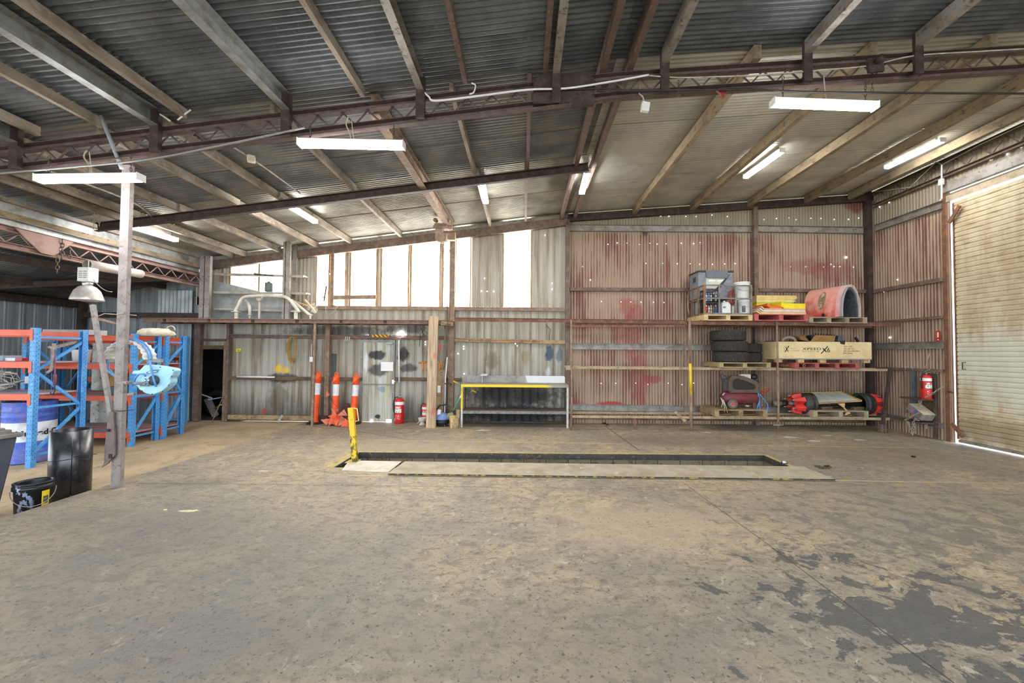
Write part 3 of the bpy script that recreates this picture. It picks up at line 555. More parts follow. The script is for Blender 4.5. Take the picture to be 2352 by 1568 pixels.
# ---------------------------------------------------------------- lights
LED = emit('lit_diffuser', 'fdfeff', 33.)
def batten(M, L, label, chains=()):
    """fixture with its length along local x, hanging point at local z = 0"""
    o = M @ V((0, 0, 0)); t = thing('batten_light', label, 'ceiling light', o, 'white batten lights')
    b = MB(M); b.bb(-L / 2, L / 2, -.055, .055, -.035, .0); b.build('housing', WHITE, t, .004)
    b = MB(M); b.ext((-L / 2 + .012, 0, -.06), (L / 2 - .012, 0, -.06), [(-.06, .024), (-.055, -.012), (-.03, -.028), (.03, -.028), (.055, -.012), (.06, .024)]); b.build('diffuser', LED, t)
    for sx in (-1, 1):
        b = MB(M); b.bb(sx * L / 2 - .006, sx * L / 2 + .006, -.062, .062, -.085, .004); b.build('end_cap', WHITE, t, .003)
    for c in chains:
        b = MB(M)
        if len(c) == 2: links(b, [(c[0], 0, 0), (c[0], 0, c[1])], .04, .004, .011)
        else: b.tube(sag((c[0], 0, 0), (c[0] + c[2], .0, c[1]), .03), .006, 5)
        b.build('chain' if len(c) == 2 else 'cable', CHAINM if len(c) == 2 else CABLE, t)
def front_light(x0, x1, y0, y1, Y, label):
    p, q = at(x0, y0, Y), at(x1, y1, Y); m = (p + q) / 2; L = (q - p).length; a = math.atan2(q.z - p.z, q.x - p.x)
    up = roof(m.x) - .5 - m.z
    batten(Matrix.Translation(m) @ Matrix.Rotation(-a, 4, 'Y'), L, label, ((-L * .4, up), (L * .4, up), (.03, up + .05, -.04)))
front_light(89, 324, 403, 400, 4.9, 'lit batten light hanging in front of the tall grey steel post')
front_light(688, 928, 321, 326, 4.9, 'lit batten light hanging crosswise from the truss in the middle bay')
front_light(1774, 2011, 228, 237, 4.9, 'lit batten light hanging crosswise over the pale roof side')
def depth_light(nx, ny, fx, fy, label, up=.12, y0=7.58):
    p = at(nx, ny, y0); d = ray(fx, fy); k = (p.z - H) / d.z; q = V((d.x * k, d.y * k, p.z)); q.x = p.x + (q.x - p.x) * .5
    m = (p + q) / 2; L = min(1.35, (q - p).length); a = math.atan2(q.y - p.y, q.x - p.x)
    batten(Matrix.Translation(m) @ Matrix.Rotation(a, 4, 'Z'), L, label, ((-L * .4, up), (L * .4, up)))
depth_light(295, 512, 410, 546, 'lit batten light under the roof behind the tall grey post', .15)
depth_light(655, 461, 725, 504, 'lit batten light fixed along a purlin above the roll bar deck')
depth_light(1106, 405, 1112, 459, 'lit batten light below the mid rafter above the timber plank', .08)
depth_light(1350, 388, 1340, 437, 'lit batten light fixed beside the ridge beams')
depth_light(1797, 340, 1706, 401, 'lit batten light on the second ginger purlin above the tyres', .07)
depth_light(2166, 316, 2030, 379, 'lit batten light closest to the roller door', .07)
# high-bay lamp
hb_ = at(200, 690, 7.35); k = 7.35 / F; t = thing('high_bay_lamp', 'unlit dusty white high-bay lamp with domed shade hung near the pink girder', 'lamp', (hb_.x, 7.35, hb_.z))
HB = mat('dusty_lamp_enamel', 'cfc8c0', 'b3aaa0', .35, .3, 6); b = MB(); b.lathe([(.222, 0), (.226, .012), (.212, .06), (.175, .17), (.12, .24), (.065, .27), (.06, .268), (.115, .232), (.168, .165), (.205, .055), (.216, .0), (.222, 0)], (hb_.x, 7.35, hb_.z)); b.build('lamp_shade', HB, t)
b = MB(); b.lathe([(.06, .265), (.075, .29), (.075, .33), (.055, .34)], (hb_.x, 7.35, hb_.z), seg=16); b.build('collar', mat('bright_aluminium', 'd5d5d2', None, .25, .9), t)
b = MB(); b.bb(hb_.x - .1, hb_.x + .1, 7.26, 7.44, hb_.z + .335, hb_.z + .585); b.build('ballast_box', WHITE, t, .008)
b = MB()
for i in range(2):
    for j in range(4): b.bb(hb_.x - .07 + i * .08, hb_.x - .01 + i * .08, 7.256, 7.2605, hb_.z + .4 + j * .035, hb_.z + .408 + j * .035)
b.build('vent_slot', BLACK, t)['kind'] = 'stuff'
b = MB(); b.cyl((hb_.x, 7.35, hb_.z + .58), (hb_.x, 7.35, lz(hb_.x) if hb_.x < EX else 3.4), .008, seg=8); b.build('hanger', CABLE, t)
b = MB(); b.tube(sag((hb_.x + .1, 7.35, hb_.z + .38), at(258, 670, 7.6), .06), .005, 5); b.build('cable', CABLE, t)
# ---------------------------------------------------------------- roller door
dr = thing('roller_door', 'large dusty cream roller door with a bright gap along its bottom', 'roller door', (RX - .06, 5., .05)); dr['kind'] = 'structure'
s = NT('dusty_cream_roller_slats'); Pq = s.tc.outputs['Object']; n = s.noise(s.scale(Pq, (1, .8, 4)), 3., 5, .65); n2 = s.noise(s.scale(Pq, (1, 1.2, .3)), 2.5, 5, .7); zz = s.sep(Pq)[2]
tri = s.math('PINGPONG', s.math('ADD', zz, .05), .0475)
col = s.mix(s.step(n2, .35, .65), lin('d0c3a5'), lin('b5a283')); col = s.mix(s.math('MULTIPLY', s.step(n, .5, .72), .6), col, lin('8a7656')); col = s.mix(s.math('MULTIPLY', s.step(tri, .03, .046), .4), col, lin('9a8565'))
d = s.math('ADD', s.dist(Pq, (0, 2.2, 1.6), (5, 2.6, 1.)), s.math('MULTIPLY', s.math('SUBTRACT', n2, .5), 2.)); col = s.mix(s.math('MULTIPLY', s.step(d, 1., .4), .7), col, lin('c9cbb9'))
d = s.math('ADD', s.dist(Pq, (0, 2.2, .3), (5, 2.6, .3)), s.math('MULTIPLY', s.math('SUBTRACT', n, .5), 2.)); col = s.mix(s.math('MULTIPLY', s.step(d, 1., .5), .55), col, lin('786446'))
SLAT = s.bsdf(col, .6, 0, n, .1)
b = MB(); xs = []; z0, z1, dy0, dy1 = .085, DT, 1.2, JY - .2; z = z0; prof = []
while z < z1: prof += [(0, z), (.016, z + .012), (.02, z + .045), (.014, z + .08), (0, z + .09)]; z += .095
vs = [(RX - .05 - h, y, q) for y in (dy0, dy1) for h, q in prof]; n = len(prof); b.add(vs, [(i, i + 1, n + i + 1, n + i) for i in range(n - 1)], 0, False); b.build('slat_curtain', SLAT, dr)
b = MB(); b.bb(RX - .085, RX - .03, dy0, dy1, .04, .09); b.build('bottom_rail', GALVD, dr)
hd = atx(2214, 840, RX - .1); b = MB(); b.tube([(RX - .05, hd.y, hd.z + .07), (RX - .13, hd.y, hd.z + .07), (RX - .13, hd.y, hd.z - .07), (RX - .05, hd.y, hd.z - .07)], .009, 8); b.build('handle', DARKST, dr)
tn[0] += 1; b = MB(); b.bb(RX - .035, RX + .035, JY, JY + .1, 0, DT + .55); struct(b.build('trim_%d' % tn[0], mat('rusty_jamb_steel', '6d4d3c', '8a6044', .75, .1, 6, c3='4f3a30'), bevel=.004))
b = MB(); b.bb(RX - .075, RX - .03, JY - .2, JY - .165, 0.1, DT); b.build('guide_channel', mat('rusty_jamb_steel', ''), dr)
# header channel, lintel flashing above the door
trim(GALVD, ((RX - .08, JY, DT + .36), (RX - .08, 1., DT + .36), .1, .2), bevel=.004); trim(mat('header_sheet', 'b4a48c', '9a8a70', .7), ((RX - .02, JY, DT + .16), (RX - .02, 1., DT + .16), .02, .16))
b = MB()
for (p, q) in (((RX - .14, JY - .02, DT - .12), (RX - .16, JY - .36, DT - .02)),): b.bar(p, q, .03, .09)
p0 = atx(2180, 512, RX - .14); p1 = atx(2204, 472, RX - .14); b = MB(); b.bar(p0, p1, .03, .07); b.bar(atx(2186, 972, RX - .13), atx(2212, 1003, RX - .13), .03, .07); b.build('corner_stay', mat('rusty_jamb_steel', ''), dr)['kind'] = 'stuff'
# lattice along the top of that wall
lattice('wall_lattice', 'rusty lattice girder under the eave above the roller door', (RX - .09, BW - .25, roof(RX) - .12), (RX - .09, 1.5, roof(RX) - .12), .32, .08, STEEL, 40)
# cables along that lattice
b = MB(); b.tube([atx(2010, 440, RX - .2), atx(2090, 430, RX - .2), atx(2150, 372, RX - .2), atx(2165, 378, RX - .2), atx(2245, 335, RX - .2), atx(2352, 285, RX - .2), (RX - .2, 5., roof(RX) - .3)], .012, 6); tag(b.build('cable', CABLE), 'pale cable draped along the lattice above the roller door', 'cable')
b = MB(); b.tube([atx(2163, 378, RX - .25), atx(2163, 455, RX - .22), atx(2158, 462, RX - .22)], .014, 6); tag(b.build('conduit', WHITE), 'white conduit dropping down the roller door post to a small box', 'conduit')
sw = atx(2162, 418, RX - .22); b = MB(); b.box(sw, (.06, .08, .13)); tag(b.build('junction_box', WHITE, bevel=.006), 'small white electrical box on the conduit beside the roller door', 'junction box')
# cables and boxes along the near truss
def atr(px, py, drop=.14):
    d = ray(px, py)
    for (x0, z0, s_) in ((EX, 4.245, .1306), (1.11, 5.47, .0753)):
        k = (z0 - drop - H - x0 * s_) / (d.z - d.x * s_); x = d.x * k
        if (x < 1.11) == (x0 < 0): return V((x, d.y * k, H + d.z * k))
def cable(pts, Y, r, m, name, label, group=None):
    b = MB(); P = [atr(p[0], p[1], .17) if Y is None else at(p[0], p[1], p[2] if len(p) > 2 else Y) for p in pts]
    Q = []
    for i in range(len(P) - 1):
        for k in range(5):
            t = k / 5; a = P[max(i - 1, 0)]; c = P[min(i + 2, len(P) - 1)]
            Q.append(.5 * (2 * P[i] + (P[i + 1] - a) * t + (2 * a - 5 * P[i] + 4 * P[i + 1] - c) * t * t + (3 * P[i] - a - 3 * P[i + 1] + c) * t ** 3))
    b.tube(Q + [P[-1]], r, 6); return tag(b.build(name, m), label, 'cable', group)
cable([(970, 208), (985, 222), (1002, 231), (1100, 220), (1210, 206), (1300, 203), (1400, 188), (1490, 172)], TY - .1, .012, WHITE, 'conduit', 'white flexible conduit looping along the middle of the near truss')
cable([(1078, 216), (1088, 212), (1092, 196), (1083, 191)], TY - .1, .009, WHITE, 'conduit', 'short curled white conduit stub above the near truss')
cable([(1485, 173), (1560, 178), (1650, 176), (1750, 172), (1900, 160), (2000, 150), (2100, 128), (2250, 118), (2352, 112)], TY - .1, .008, CABLE, 'cable', 'grey cable clipped along the truss on its high side')
cable([(1160, 203), (1300, 205), (1405, 203), (1480, 212), (1600, 208), (1740, 200)], TY - .08, .007, DCABLE, 'cable', 'black cable sagging along the truss beside the square white box')
cable([(340, 258), (366, 262), (391, 278)], TY - .1, .012, WHITE, 'conduit', 'white conduit curving off the second channel purlin at the truss')
cable([(408, 276), (424, 262), (438, 252)], TY - .08, .009, WHITE, 'conduit', 'white conduit stub rising from the truss beside a timber purlin')
cable([(0, 398), (150, 385), (340, 366), (500, 335), (700, 293)], TY - .16, .012, mat('steel_wire', '8d8d8a', None, .5, .4), 'wire_rope', 'taut steel wire crossing below the truss above the post light')
cable([(1370, 208), (1700, 206), (1900, 212), (2352, 215)], TY - .16, .012, DCABLE, 'wire_rope', 'taut dark wire crossing below the truss above the light on the high side')
cable([(200, 345), (193, 360), (205, 380), (208, 402)], TY - .08, .009, mat('beige_cable', 'b0a48e'), 'cable', 'beige cable loop hanging from the truss to the post light')
cable([(800, 268), (795, 285), (803, 305), (806, 322)], TY - .05, .008, mat('beige_cable', ''), 'cable', 'beige cable loop hanging from the truss to the middle bay light')
cable([(0, 365), (120, 395), (300, 462), (350, 498)], None, .014, CABLE, 'cable', 'grey twin cables running along the eave purlin')
cable([(520, 328), (590, 372), (690, 444)], None, .012, CABLE, 'cable', 'grey cable running along a purlin to the cream junction box')
p = atr(577, 365, .2); b = MB(); b.box(p, (.1, .1, .09), rz(.5)); tag(b.build('junction_box', mat('cream_plastic', 'd8d0b8', 'bdb397', .5), bevel=.01), 'cream junction box on a purlin above the roll bar deck', 'junction box')
p = at(1482, 246, TY - .12); t = thing('junction_box', 'square white box dangling on a cable from the truss near the ridge', 'junction box', p); R = Matrix.Rotation(.15, 3, 'Y'); b = MB(); b.box(p, (.1, .06, .115), R); b.build('box', WHITE, t, .012)
b = MB(); b.tube([p + V((-.01, 0, .06)), p + V((-.03, .0, .13)), p + V((-.06, .05, .2)), p + V((-.04, .08, .32))], .008, 6); b.build('cable', mat('beige_cable', ''), t)
p0, p1 = at(232, 266, TY - .12), at(280, 388, TY + .02); b = MB(); b.tube([p0, p0.lerp(p1, .95), p1], .022, 10); tag(b.build('conduit_pipe', mat('grey_conduit', 'a3a4a6', '8d8e90', .5)), 'grey pipe slanting down from the truss to the top of the tall post', 'pipe')
b = MB(); p = at(1660, 210, TY - .12); b.prism([p + V((-.08, 0, .03)), p + V((.08, 0, .035)), p + V((.03, 0, -.02)), p + V((0, 0, -.09)), p + V((-.02, 0, -.03))], (0, .03, 0)); tag(b.build('rag', mat('dark_red_rag', '8a2a34')), 'small dark red rag caught on the wire below the truss', 'rag')
t = thing('speaker_bracket', 'dark square plate with a knob bolted to the truss beside the high side light', 'bracket', at(2010, 150, TY - .12)); p = at(2010, 150, TY - .12); b = MB(); b.box(p, (.19, .03, .17), Matrix.Rotation(-.1, 3, 'Y')); b.build('plate', DARKST, t); b = MB(); b.cyl(p + V((0, -.1, .03)), p + V((0, 0, .03)), .04, .03, 12); b.build('knob', DARKST, t)
for px, y0, y1, l in ((1558, 185, 222, 'loose chain dangling from the truss just past the square white box'), (2003, 185, 210, 'short chain end hanging from truss by the dark square plate')):
    b = MB(); p = at(px, y0, TY - .1); links(b, [p, V((p.x, p.y, at(px, y1, TY - .1).z))], .04, .004, .011); tag(b.build('chain', CHAINM), l, 'chain')
for px, y0, y1, l in ((219, 430, 525, 'thin pull chain hanging under the roof behind the post light'), (231, 430, 518, 'second thin pull chain hanging beside the first behind the post light')):
    b = MB(); p = at(px, y0, 7.3); links(b, [V((p.x, p.y, roof(p.x) - .05)), V((p.x, p.y, at(px, y1, 7.3).z))], .05, .005, .014); tag(b.build('chain', mat('pale_chain', 'b0a898', '8d8574', .6)), l, 'chain')
# ---------------------------------------------------------------- blue racking
BLU = mat('blue_rack_paint', '4f94cc', '3f82c0', .45, 0, 5, c3='6aa8d6'); ORG_ = mat('orange_beam_paint', 'd9552a', 'c74a26', .45, 0, 5)
SHLF = mat('grey_shelf_panel', 'a9a2ac', '8d8690', .6, 0, 4); HOLE = mat('dark_slot', '1d3f66')
def rack(label, x0, x1, y0, y1, top, levels, grp, back_levels=None, mids=()):
    """upright frames at x0, x1 (and mids), beams front and rear, panels on the beams"""
    z0 = low((y0 + y1) / 2); t = thing('pallet_rack', label, 'rack', ((x0 + x1) / 2, (y0 + y1) / 2, z0), grp); w = .085
    for x in (x0,) + tuple(mids) + (x1,):
        for y in (y0, y1):
            zz = low(y); b = MB(); sy = 1 if y == y0 else -1
            b.ext((x, y, zz), (x, y, top), [(-w / 2, -.04), (w / 2, -.04), (w / 2, .04), (.028, .04), (.028, -.025), (-.028, -.025), (-.028, .04), (-w / 2, .04)] if sy > 0 else [(-w / 2, .04), (-w / 2, -.04), (-.028, -.04), (-.028, .025), (.028, .025), (.028, -.04), (w / 2, -.04), (w / 2, .04)], (0, 1, 0))
            u = b.build('upright', BLU, t)
            b = MB(); z = zz + .12
            while z < top - .05:
                for sx in (-.022, .022): b.bb(x + sx - .004, x + sx + .004, y - .0412, y - .0395, z, z + .018)
                for yy in (-.015, .015): b.bb(x + w / 2 - .0005, x + w / 2 + .0012, y + yy - .004, y + yy + .004, z + (.03 if yy > 0 else 0), z + .018 + (.03 if yy > 0 else 0))
                z += .07
            b.build('slot', HOLE, u)['kind'] = 'stuff'
        b = MB(); zs = [z0 + .18, z0 + .95, top - .15]; zig = [(y0, z0 + .2), (y1, z0 + .9), (y0, z0 + 1.55), (y1, top - .2)] if x == x1 else [(y1, z0 + .2), (y0, z0 + .9), (y1, z0 + 1.55), (y0, top - .2)]
        for z in zs: b = MB(); b.bar((x, y0 + .04, z), (x, y1 - .04, z), .03, .035); b.build('cross_tie', BLU, t)
        for (p, q) in zip(zig, zig[1:]):
            b = MB(); b.bar((x + .01, p[0], p[1]), (x + .01, q[0], q[1]), .028, .045); b.build('diagonal_brace', BLU, t)
    ends = [x0] + list(mids) + [x1]
    for z in levels:
        for a, c in zip(ends, ends[1:]):
            for y in (y0, y1):
                s_ = -1 if y == y0 else 1; b = MB(); b.bb(a + w / 2, c - w / 2, y - .025, y + .025, z - .05, z + .05)
                for xe, d in ((a, 1), (c, -1)): b.bb(xe + d * (w / 2 - .05), xe + d * (w / 2 + .004), y + s_ * .044 - .004, y + s_ * .044 + .004, z - .13, z + .06)
                b.build('beam', ORG_, t, .003)
    for z in levels[1:]:
        b = MB()
        for a, c in zip(ends, ends[1:]): b.bb(a + w / 2, c - w / 2, y0 + .03, y1 - .03, z + .03, z + .052)
        b.build('shelf_panel', SHLF, t)
    return t
g = 'blue racking with orange beams'
rack('blue pallet rack with orange beams nearest the oil drum', -10.6, -7.99, 6.72, 7.45, 2.15, [2.07, 1.545, 1.02], g)
rack('blue pallet rack with orange beams behind the tall grey post and hose reel', -9.8, -7.68, 8.1, 8.62, 2.12, [2.03, 1.47, .85, .13], g)
rack('blue pallet rack backing onto the one behind the hose reel', -9.8, -7.62, 8.74, 9.18, 2.12, [2.03, 1.47, .85, .13], g)
rack('blue pallet rack against the rear cladding beside the loose corrugated sheet', -10.25, -8.42, 9.62, 10.25, 2.15, [1.98, 1.6, 1.12], g)
def cardboard(p, d, a, label, name='cardboard_box', m=None, c='box'):
    b = MB(); b.box((p[0], p[1], p[2] + d[2] / 2), d, rz(a)); return tag(b.build(name, m or CARD, bevel=.004), label, c)
CARD = mat('brown_cardboard', 'a8814f', '96713f', .8)
zt = 1.545 + .055
p = at(12, 825, 7.1); cardboard((-9.05, 7.1, zt), (.42, .3, .09), .1, 'flat grey box on the middle shelf of the nearest blue rack', 'flat_box', mat('grey_carton', '9aa3ab', '828a92'))
t = thing('long_carton', 'long white carton with a red end on the nearest blue rack', 'box', (-8.78, 7.05, zt)); b = MB(); b.bb(-8.98, -8.66, 7., 7.1, zt, zt + .05); b.build('carton', WHITE, t, .003); b = MB(); b.bb(-8.66, -8.54, 7., 7.1, zt, zt + .05); b.build('red_end', RED, t, .003)
b = MB(); rr = random.Random(5)
cc = V((-8.95, 6.95, 1.33))
for k in range(9): b.tube([cc + V((rr.uniform(-.2, .25) + .2 * math.cos(2 * PI * i / 10), rr.uniform(-.03, .03), -.05 + .15 * math.sin(2 * PI * i / 10) + rr.uniform(-.03, .03))) for i in range(10)], .005, 5, True)
tag(b.build('cable_tangle', CABLE), 'tangle of pale wire hanging under the nearest rack middle shelf', 'cable')
b = MB(); b.tube([(-9.3, 7.05, 1.19), (-8.75, 7.05, 1.2), (-8.55, 7.05, 1.27), (-8.45, 7.05, 1.28)], .02, 8); b.bb(-8.48, -8.4, 7., 7.1, 1.22, 1.34); tag(b.build('bent_bar', GALV), 'bent galvanised bar lying across the nearest blue rack', 'bar')
t = thing('white_bucket', 'white bucket on the blue rack behind the nearest one', 'bucket', (-8.98, 8.35, 1.53)); b = MB(); b.lathe([(0, 0), (.12, 0), (.145, .26), (.15, .27), (.14, .27), (.12, .01)], (-8.98, 8.35, 1.53)); b.build('pail', WHITE, t); b = MB(); b.tube([(-8.98 + .15 * math.cos(a), 8.33, 1.75 + .1 * math.sin(a)) for a in [PI * k / 10 for k in range(11)]], .004, 5); b.build('handle', GALV, t)
cardboard((-8.75, 8.95, .905), (.35, .25, .4), .2, 'brown carton standing on the rack backing onto the hose reel rack'); cardboard((-8.5, 9., 1.525), (.3, .26, .3), -.1, 'brown carton on the middle shelf of the rear-facing rack')
cardboard((-8.15, 8.35, .905), (.3, .3, .16), 0, 'dark ribbed tool case on the rack behind the grey post', 'tool_case', mat('dark_teal_case', '3c5560', '2f444e'), 'case')
cardboard((-8.85, 8.1, 2.085), (.9, .35, .1), 0, 'long pale grey carton on top of the rack behind the grey post', 'long_carton', mat('pale_grey_carton', 'a8a4a4', '938f92'))
# white slab leaning behind
b = MB(); b.bb(at(214, 850, 9.45).x, at(262, 850, 9.45).x, 9.42, 9.47, low(9.4) + .01, 1.95); tag(b.build('wall_board', mat('stained_white_board', 'd3d3cb', 'b5ad9c', .8, 0, 4, c3='6f675c')), 'stained white board standing on edge behind the blue racks', 'board')
# bent bar frame with a hook strop on the nearest rack
t = thing('lifting_bar', 'steel arm with a dangling hook strop on the nearest blue rack frame', 'lifting bar', (-7.98, 7., 1.2)); M = GALVD
b = MB(); b.bar(at(123, 797, 6.95), at(178, 784, 7.42), .05, .05); b.bar(at(124, 788, 6.95), at(124, 803, 6.95), .02, .05); b.build('arm', M, t)
b = MB(); b.tube([at(112, 796, 6.8), at(120, 800, 6.85), at(121, 830, 6.9), at(117, 850, 6.9), at(108, 856, 6.85)], .022, 8); b.build('bent_tube', mat('dusty_tube', '9d968f', '827a72', .6), t)
b = MB(); b.tube([at(125, 803, 6.9), at(126, 850, 6.9), at(126, 875, 6.9)], .012, 6); b.tube([at(126, 860, 6.9), at(126, 885, 6.9)], .022, 8); b.build('strop', mat('red_strop', '8a4a50', '6a3a40', .8), t)
e = at(125, 900, 6.9); b = MB(); b.tube([at(126, 884, 6.9), e, e + V((-.03, 0, -.04)), e + V((-.06, 0, -.03)), e + V((-.065, 0, .0))], .008, 6); b.build('hook', DARKST, t)
# white bag bundle on top of the rack
bz0 = 2.03 + .055; cb = V((at(360, 768, 8.4).x, 8.38, bz0)); rr = random.Random(9); b = MB(); n = 26; rings = []
for (h, rs) in ((0, .8), (.04, 1.), (.1, .92), (.14, .6), (.15, .2)):
    rings.append([cb + V((math.cos(2 * PI * k / n) * .36 * rs * rr.uniform(.86, 1.1), math.sin(2 * PI * k / n) * .22 * rs * rr.uniform(.86, 1.1), h + (rr.uniform(-.02, .02) if h else 0))) for k in range(n)])
b.add([p for r in rings for p in r], [(i * n + k, i * n + (k + 1) % n, (i + 1) * n + (k + 1) % n, (i + 1) * n + k) for i in range(4) for k in range(n)] + [tuple(4 * n + k for k in range(n))], 0, True)
t = thing('woven_bag', 'crumpled cream woven bag heaped on top of the blue rack', 'bag', cb); b.build('bag_body', mat('cream_woven_fabric', 'd0c5ae', 'b3a68c', .9, 0, 12), t)
b = MB(); c2 = cb + V((.3, 0, .12)); b.tube([c2 + V((.09 * math.cos(a), 0, .09 * math.sin(a))) for a in [PI * k / 9 for k in range(10)]], .01, 6); b.build('strap', mat('cream_woven_fabric', ''), t)
# ---------------------------------------------------------------- drum, pipe, bucket, bin
DRB = mat('faded_blue_drum', '3d5bb8', '6a6a9a', .55, .1, 5, c3='8d8296'); DRW = mat('dirty_white_band', 'd9dce0', 'b9b4ad', .6, 0, 5)
dx, dy = -8.5, 7.12; dz = low(dy); R = .315; t = thing('oil_drum', 'dented blue oil drum with a white band under the nearest blue rack', 'drum', (dx, dy, dz))
b = MB(); b.lathe([(0, .02), (R - .01, .02), (R, 0), (R + .008, .01), (R, .02), (R, .36)], (dx, dy, dz), seg=40); b.lathe([(R, .68), (R, .76), (R + .01, .775), (R, .79), (R, .86), (R + .01, .875), (R, .89), (R, 1.0), (R + .008, 1.01), (R, 1.02), (R - .015, 1.005), (0, 1.0)], (dx, dy, dz), seg=40)
b.build('drum_body', DRB, t); b = MB(); b.lathe([(R + .0005, .36), (R + .001, .37), (R + .001, .67), (R + .0005, .68)], (dx, dy, dz), seg=40); b.build('white_band', DRW, t)
b = MB(); b.cyl((dx + .2, dy - .05, dz + 1.0), (dx + .2, dy - .05, dz + 1.05), .035, seg=12); b.cyl((dx - .12, dy, dz + 1.0), (dx - .12, dy, dz + 1.02), .025, seg=12); b.build('bung', DRB, t)
a0 = math.atan2(-dy, -dx)        # facing the open floor
ca = math.atan2(0 - dy, 0 - dx) - .12
def bend(p): a = ca - .38 + (p.x) / R; return V((dx + (R + .007 + p.z) * math.cos(a), dy + (R + .007 + p.z) * math.sin(a), dz + .46 + p.y))
text('United Oil', .125, None, mat('black_lettering', '1c1d22'), 'lettering', t, bend, font_sx=1.05, off=.004)
px_, py_ = -5.92, 5.42; pz = low(py_); hh = .9; t = thing('drain_pipe', 'tall thick black plastic pipe offcut standing beside the slab edge', 'pipe', (px_, py_, pz)); PB = mat('scuffed_black_plastic', '1b1c1f', '2b2c30', .3, 0, 9, c3='45454a', spec=.6)
b = MB(); r = .2; b.lathe([(r - .022, 0), (r, 0), (r, hh), (r - .022, hh), (r - .022, 0)], (px_, py_, pz), seg=48, arc=(-.62, 2 * PI - .72)); b.build('pipe_wall', PB, t)
b = MB(); b.lathe([(r + .001, .02), (r + .02, .02), (r + .02, hh), (r + .001, hh), (r + .001, .02)], (px_ + .012, py_, pz), seg=6, arc=(-.72, -.48)); b.build('overlap_strip', PB, t)
b = MB(); zc = pz + hh * .62; b.tube([(px_ + (r + .004) * math.cos(a), py_ + (r + .004) * math.sin(a), zc - .02 + .02 * math.cos(a)) for a in [-2.4 + .15 * k for k in range(13)]] + [(px_ + .42, py_ - .16, zc + .0)], .005, 6); b.tube([(px_ + .17, py_ - .13, zc + .02), (px_ + .5, py_ - .16, zc + .07)], .005, 6); b.build('cable_tie', BLACK, t)
ux, uy = -5.73, 4.86; uz = low(uy); t = thing('plastic_bucket', 'black paint-splashed bucket with a yellow label at the slab edge', 'bucket', (ux, uy, uz))
s = NT('paint_splashed_black'); Pq = s.tc.outputs['Object']; f = s.math('MULTIPLY', s.step(s.noise(s.scale(Pq, (1, 1, .55)), 16., 4, .65), .54, .58), s.step(s.dist(Pq, (.02, -.17, .2), (.13, .14, .24)), 1., .75)); BUCK = s.bsdf(s.mix(f, lin('1a1b1e'), lin('8f9bb8')), .35, 0)
b = MB(); r = .155; b.lathe([(0, .005), (r - .02, .005), (r - .015, 0), (r, .34), (r + .014, .345), (r + .014, .38), (r + .002, .385), (r + .002, .4), (r + .012, .405), (r + .012, .42), (r - .006, .425), (r - .01, .4), (r - .03, .012), (0, .012)], (ux, uy, uz), seg=40); b.build('pail', BUCK, t)
fc = math.atan2(-uy, -ux)
b = MB(); b.lathe([(r - .004 + .0, .12), (r + .0015, .32)], (ux, uy, uz), seg=6, arc=(fc + .42, fc + .9)); b.build('label', mat('yellow_label', 'd8b916', 'c9a812', .5), t)
b = MB(); b.lathe([(r - .001, .17), (r + .003, .26)], (ux, uy, uz), seg=4, arc=(fc + .5, fc + .8)); b.build('label_print', mat('dark_label_print', '3b3a38', '77736c', .6, 0, 60, lo=.5, hi=.55), t)
b = MB(); hz = uz + .33; b.tube([(ux + (r + .02) * math.cos(fc + a), uy + (r + .02) * math.sin(fc + a), hz - .16 * math.sin((a + 1.6) / 3.2 * PI)) for a in [-1.6 + .2 * k for k in range(17)]], .004, 5); b.build('handle', GALV, t)
wx, wy = -6.28, 4.6; wz = low(wy); t = thing('wheelie_bin', 'grey wheelie bin with a ridged lid at the slab edge', 'bin', (wx, wy, wz)); BIN = mat('grey_bin_plastic', '4c4d58', '40414b', .5); LID = mat('dusty_grey_lid', '7d7870', '6a655e', .6)
Rb = rz(-.1); b = MB(); vs = []
for z, hx, hy in ((.06, .2, .22), (.94, .275, .32)):
    for sx, sy in ((-1, -1), (1, -1), (1, 1), (-1, 1)): vs.append(V((wx, wy, wz + z)) + Rb @ V((sx * hx, sy * hy, 0)))
b.add(vs, [(3, 2, 1, 0), (4, 5, 6, 7), (0, 1, 5, 4), (1, 2, 6, 5), (2, 3, 7, 6), (3, 0, 4, 7)]); b.build('bin_body', BIN, t, .02)
b = MB(); b.box((wx, wy, wz + .96), (.61, .7, .05), Rb).box((wx - .02, wy, wz + 1.0), (.5, .6, .05), Rb).box((wx - .02, wy, wz + 1.035), (.44, .52, .03), Rb); b.build('lid', LID, t, .012)
for sx in (-1, 1):
    b = MB(); c = V((wx, wy, wz + .1)) + Rb @ V((-.14 + sx * .02, sx * .12, 0)); b.cyl(c - Rb @ V((.03, 0, 0)), c + Rb @ V((.03, 0, 0)), .1); b.build('wheel', BLACK, t)
t = thing('angle_iron', 'dark red angle iron lying beside the oil drum', 'angle iron', (-8.9, 7.15, low(7.15))); b = MB(); b.bar((-9.7, 7.2, low(7.2) + .5), (-8.88, 7.2, low(7.2) + .7), .05, .06); b.bar((-8.9, 7.2, low(7.2)), (-8.9, 7.2, low(7.2) + .7), .06, .05); b.bar((-9.5, 7.2, low(7.2)), (-8.9, 7.2, low(7.2) + .3), .04, .04); b.build('bars', mat('maroon_paint', '6b2433', '56202b'), t)
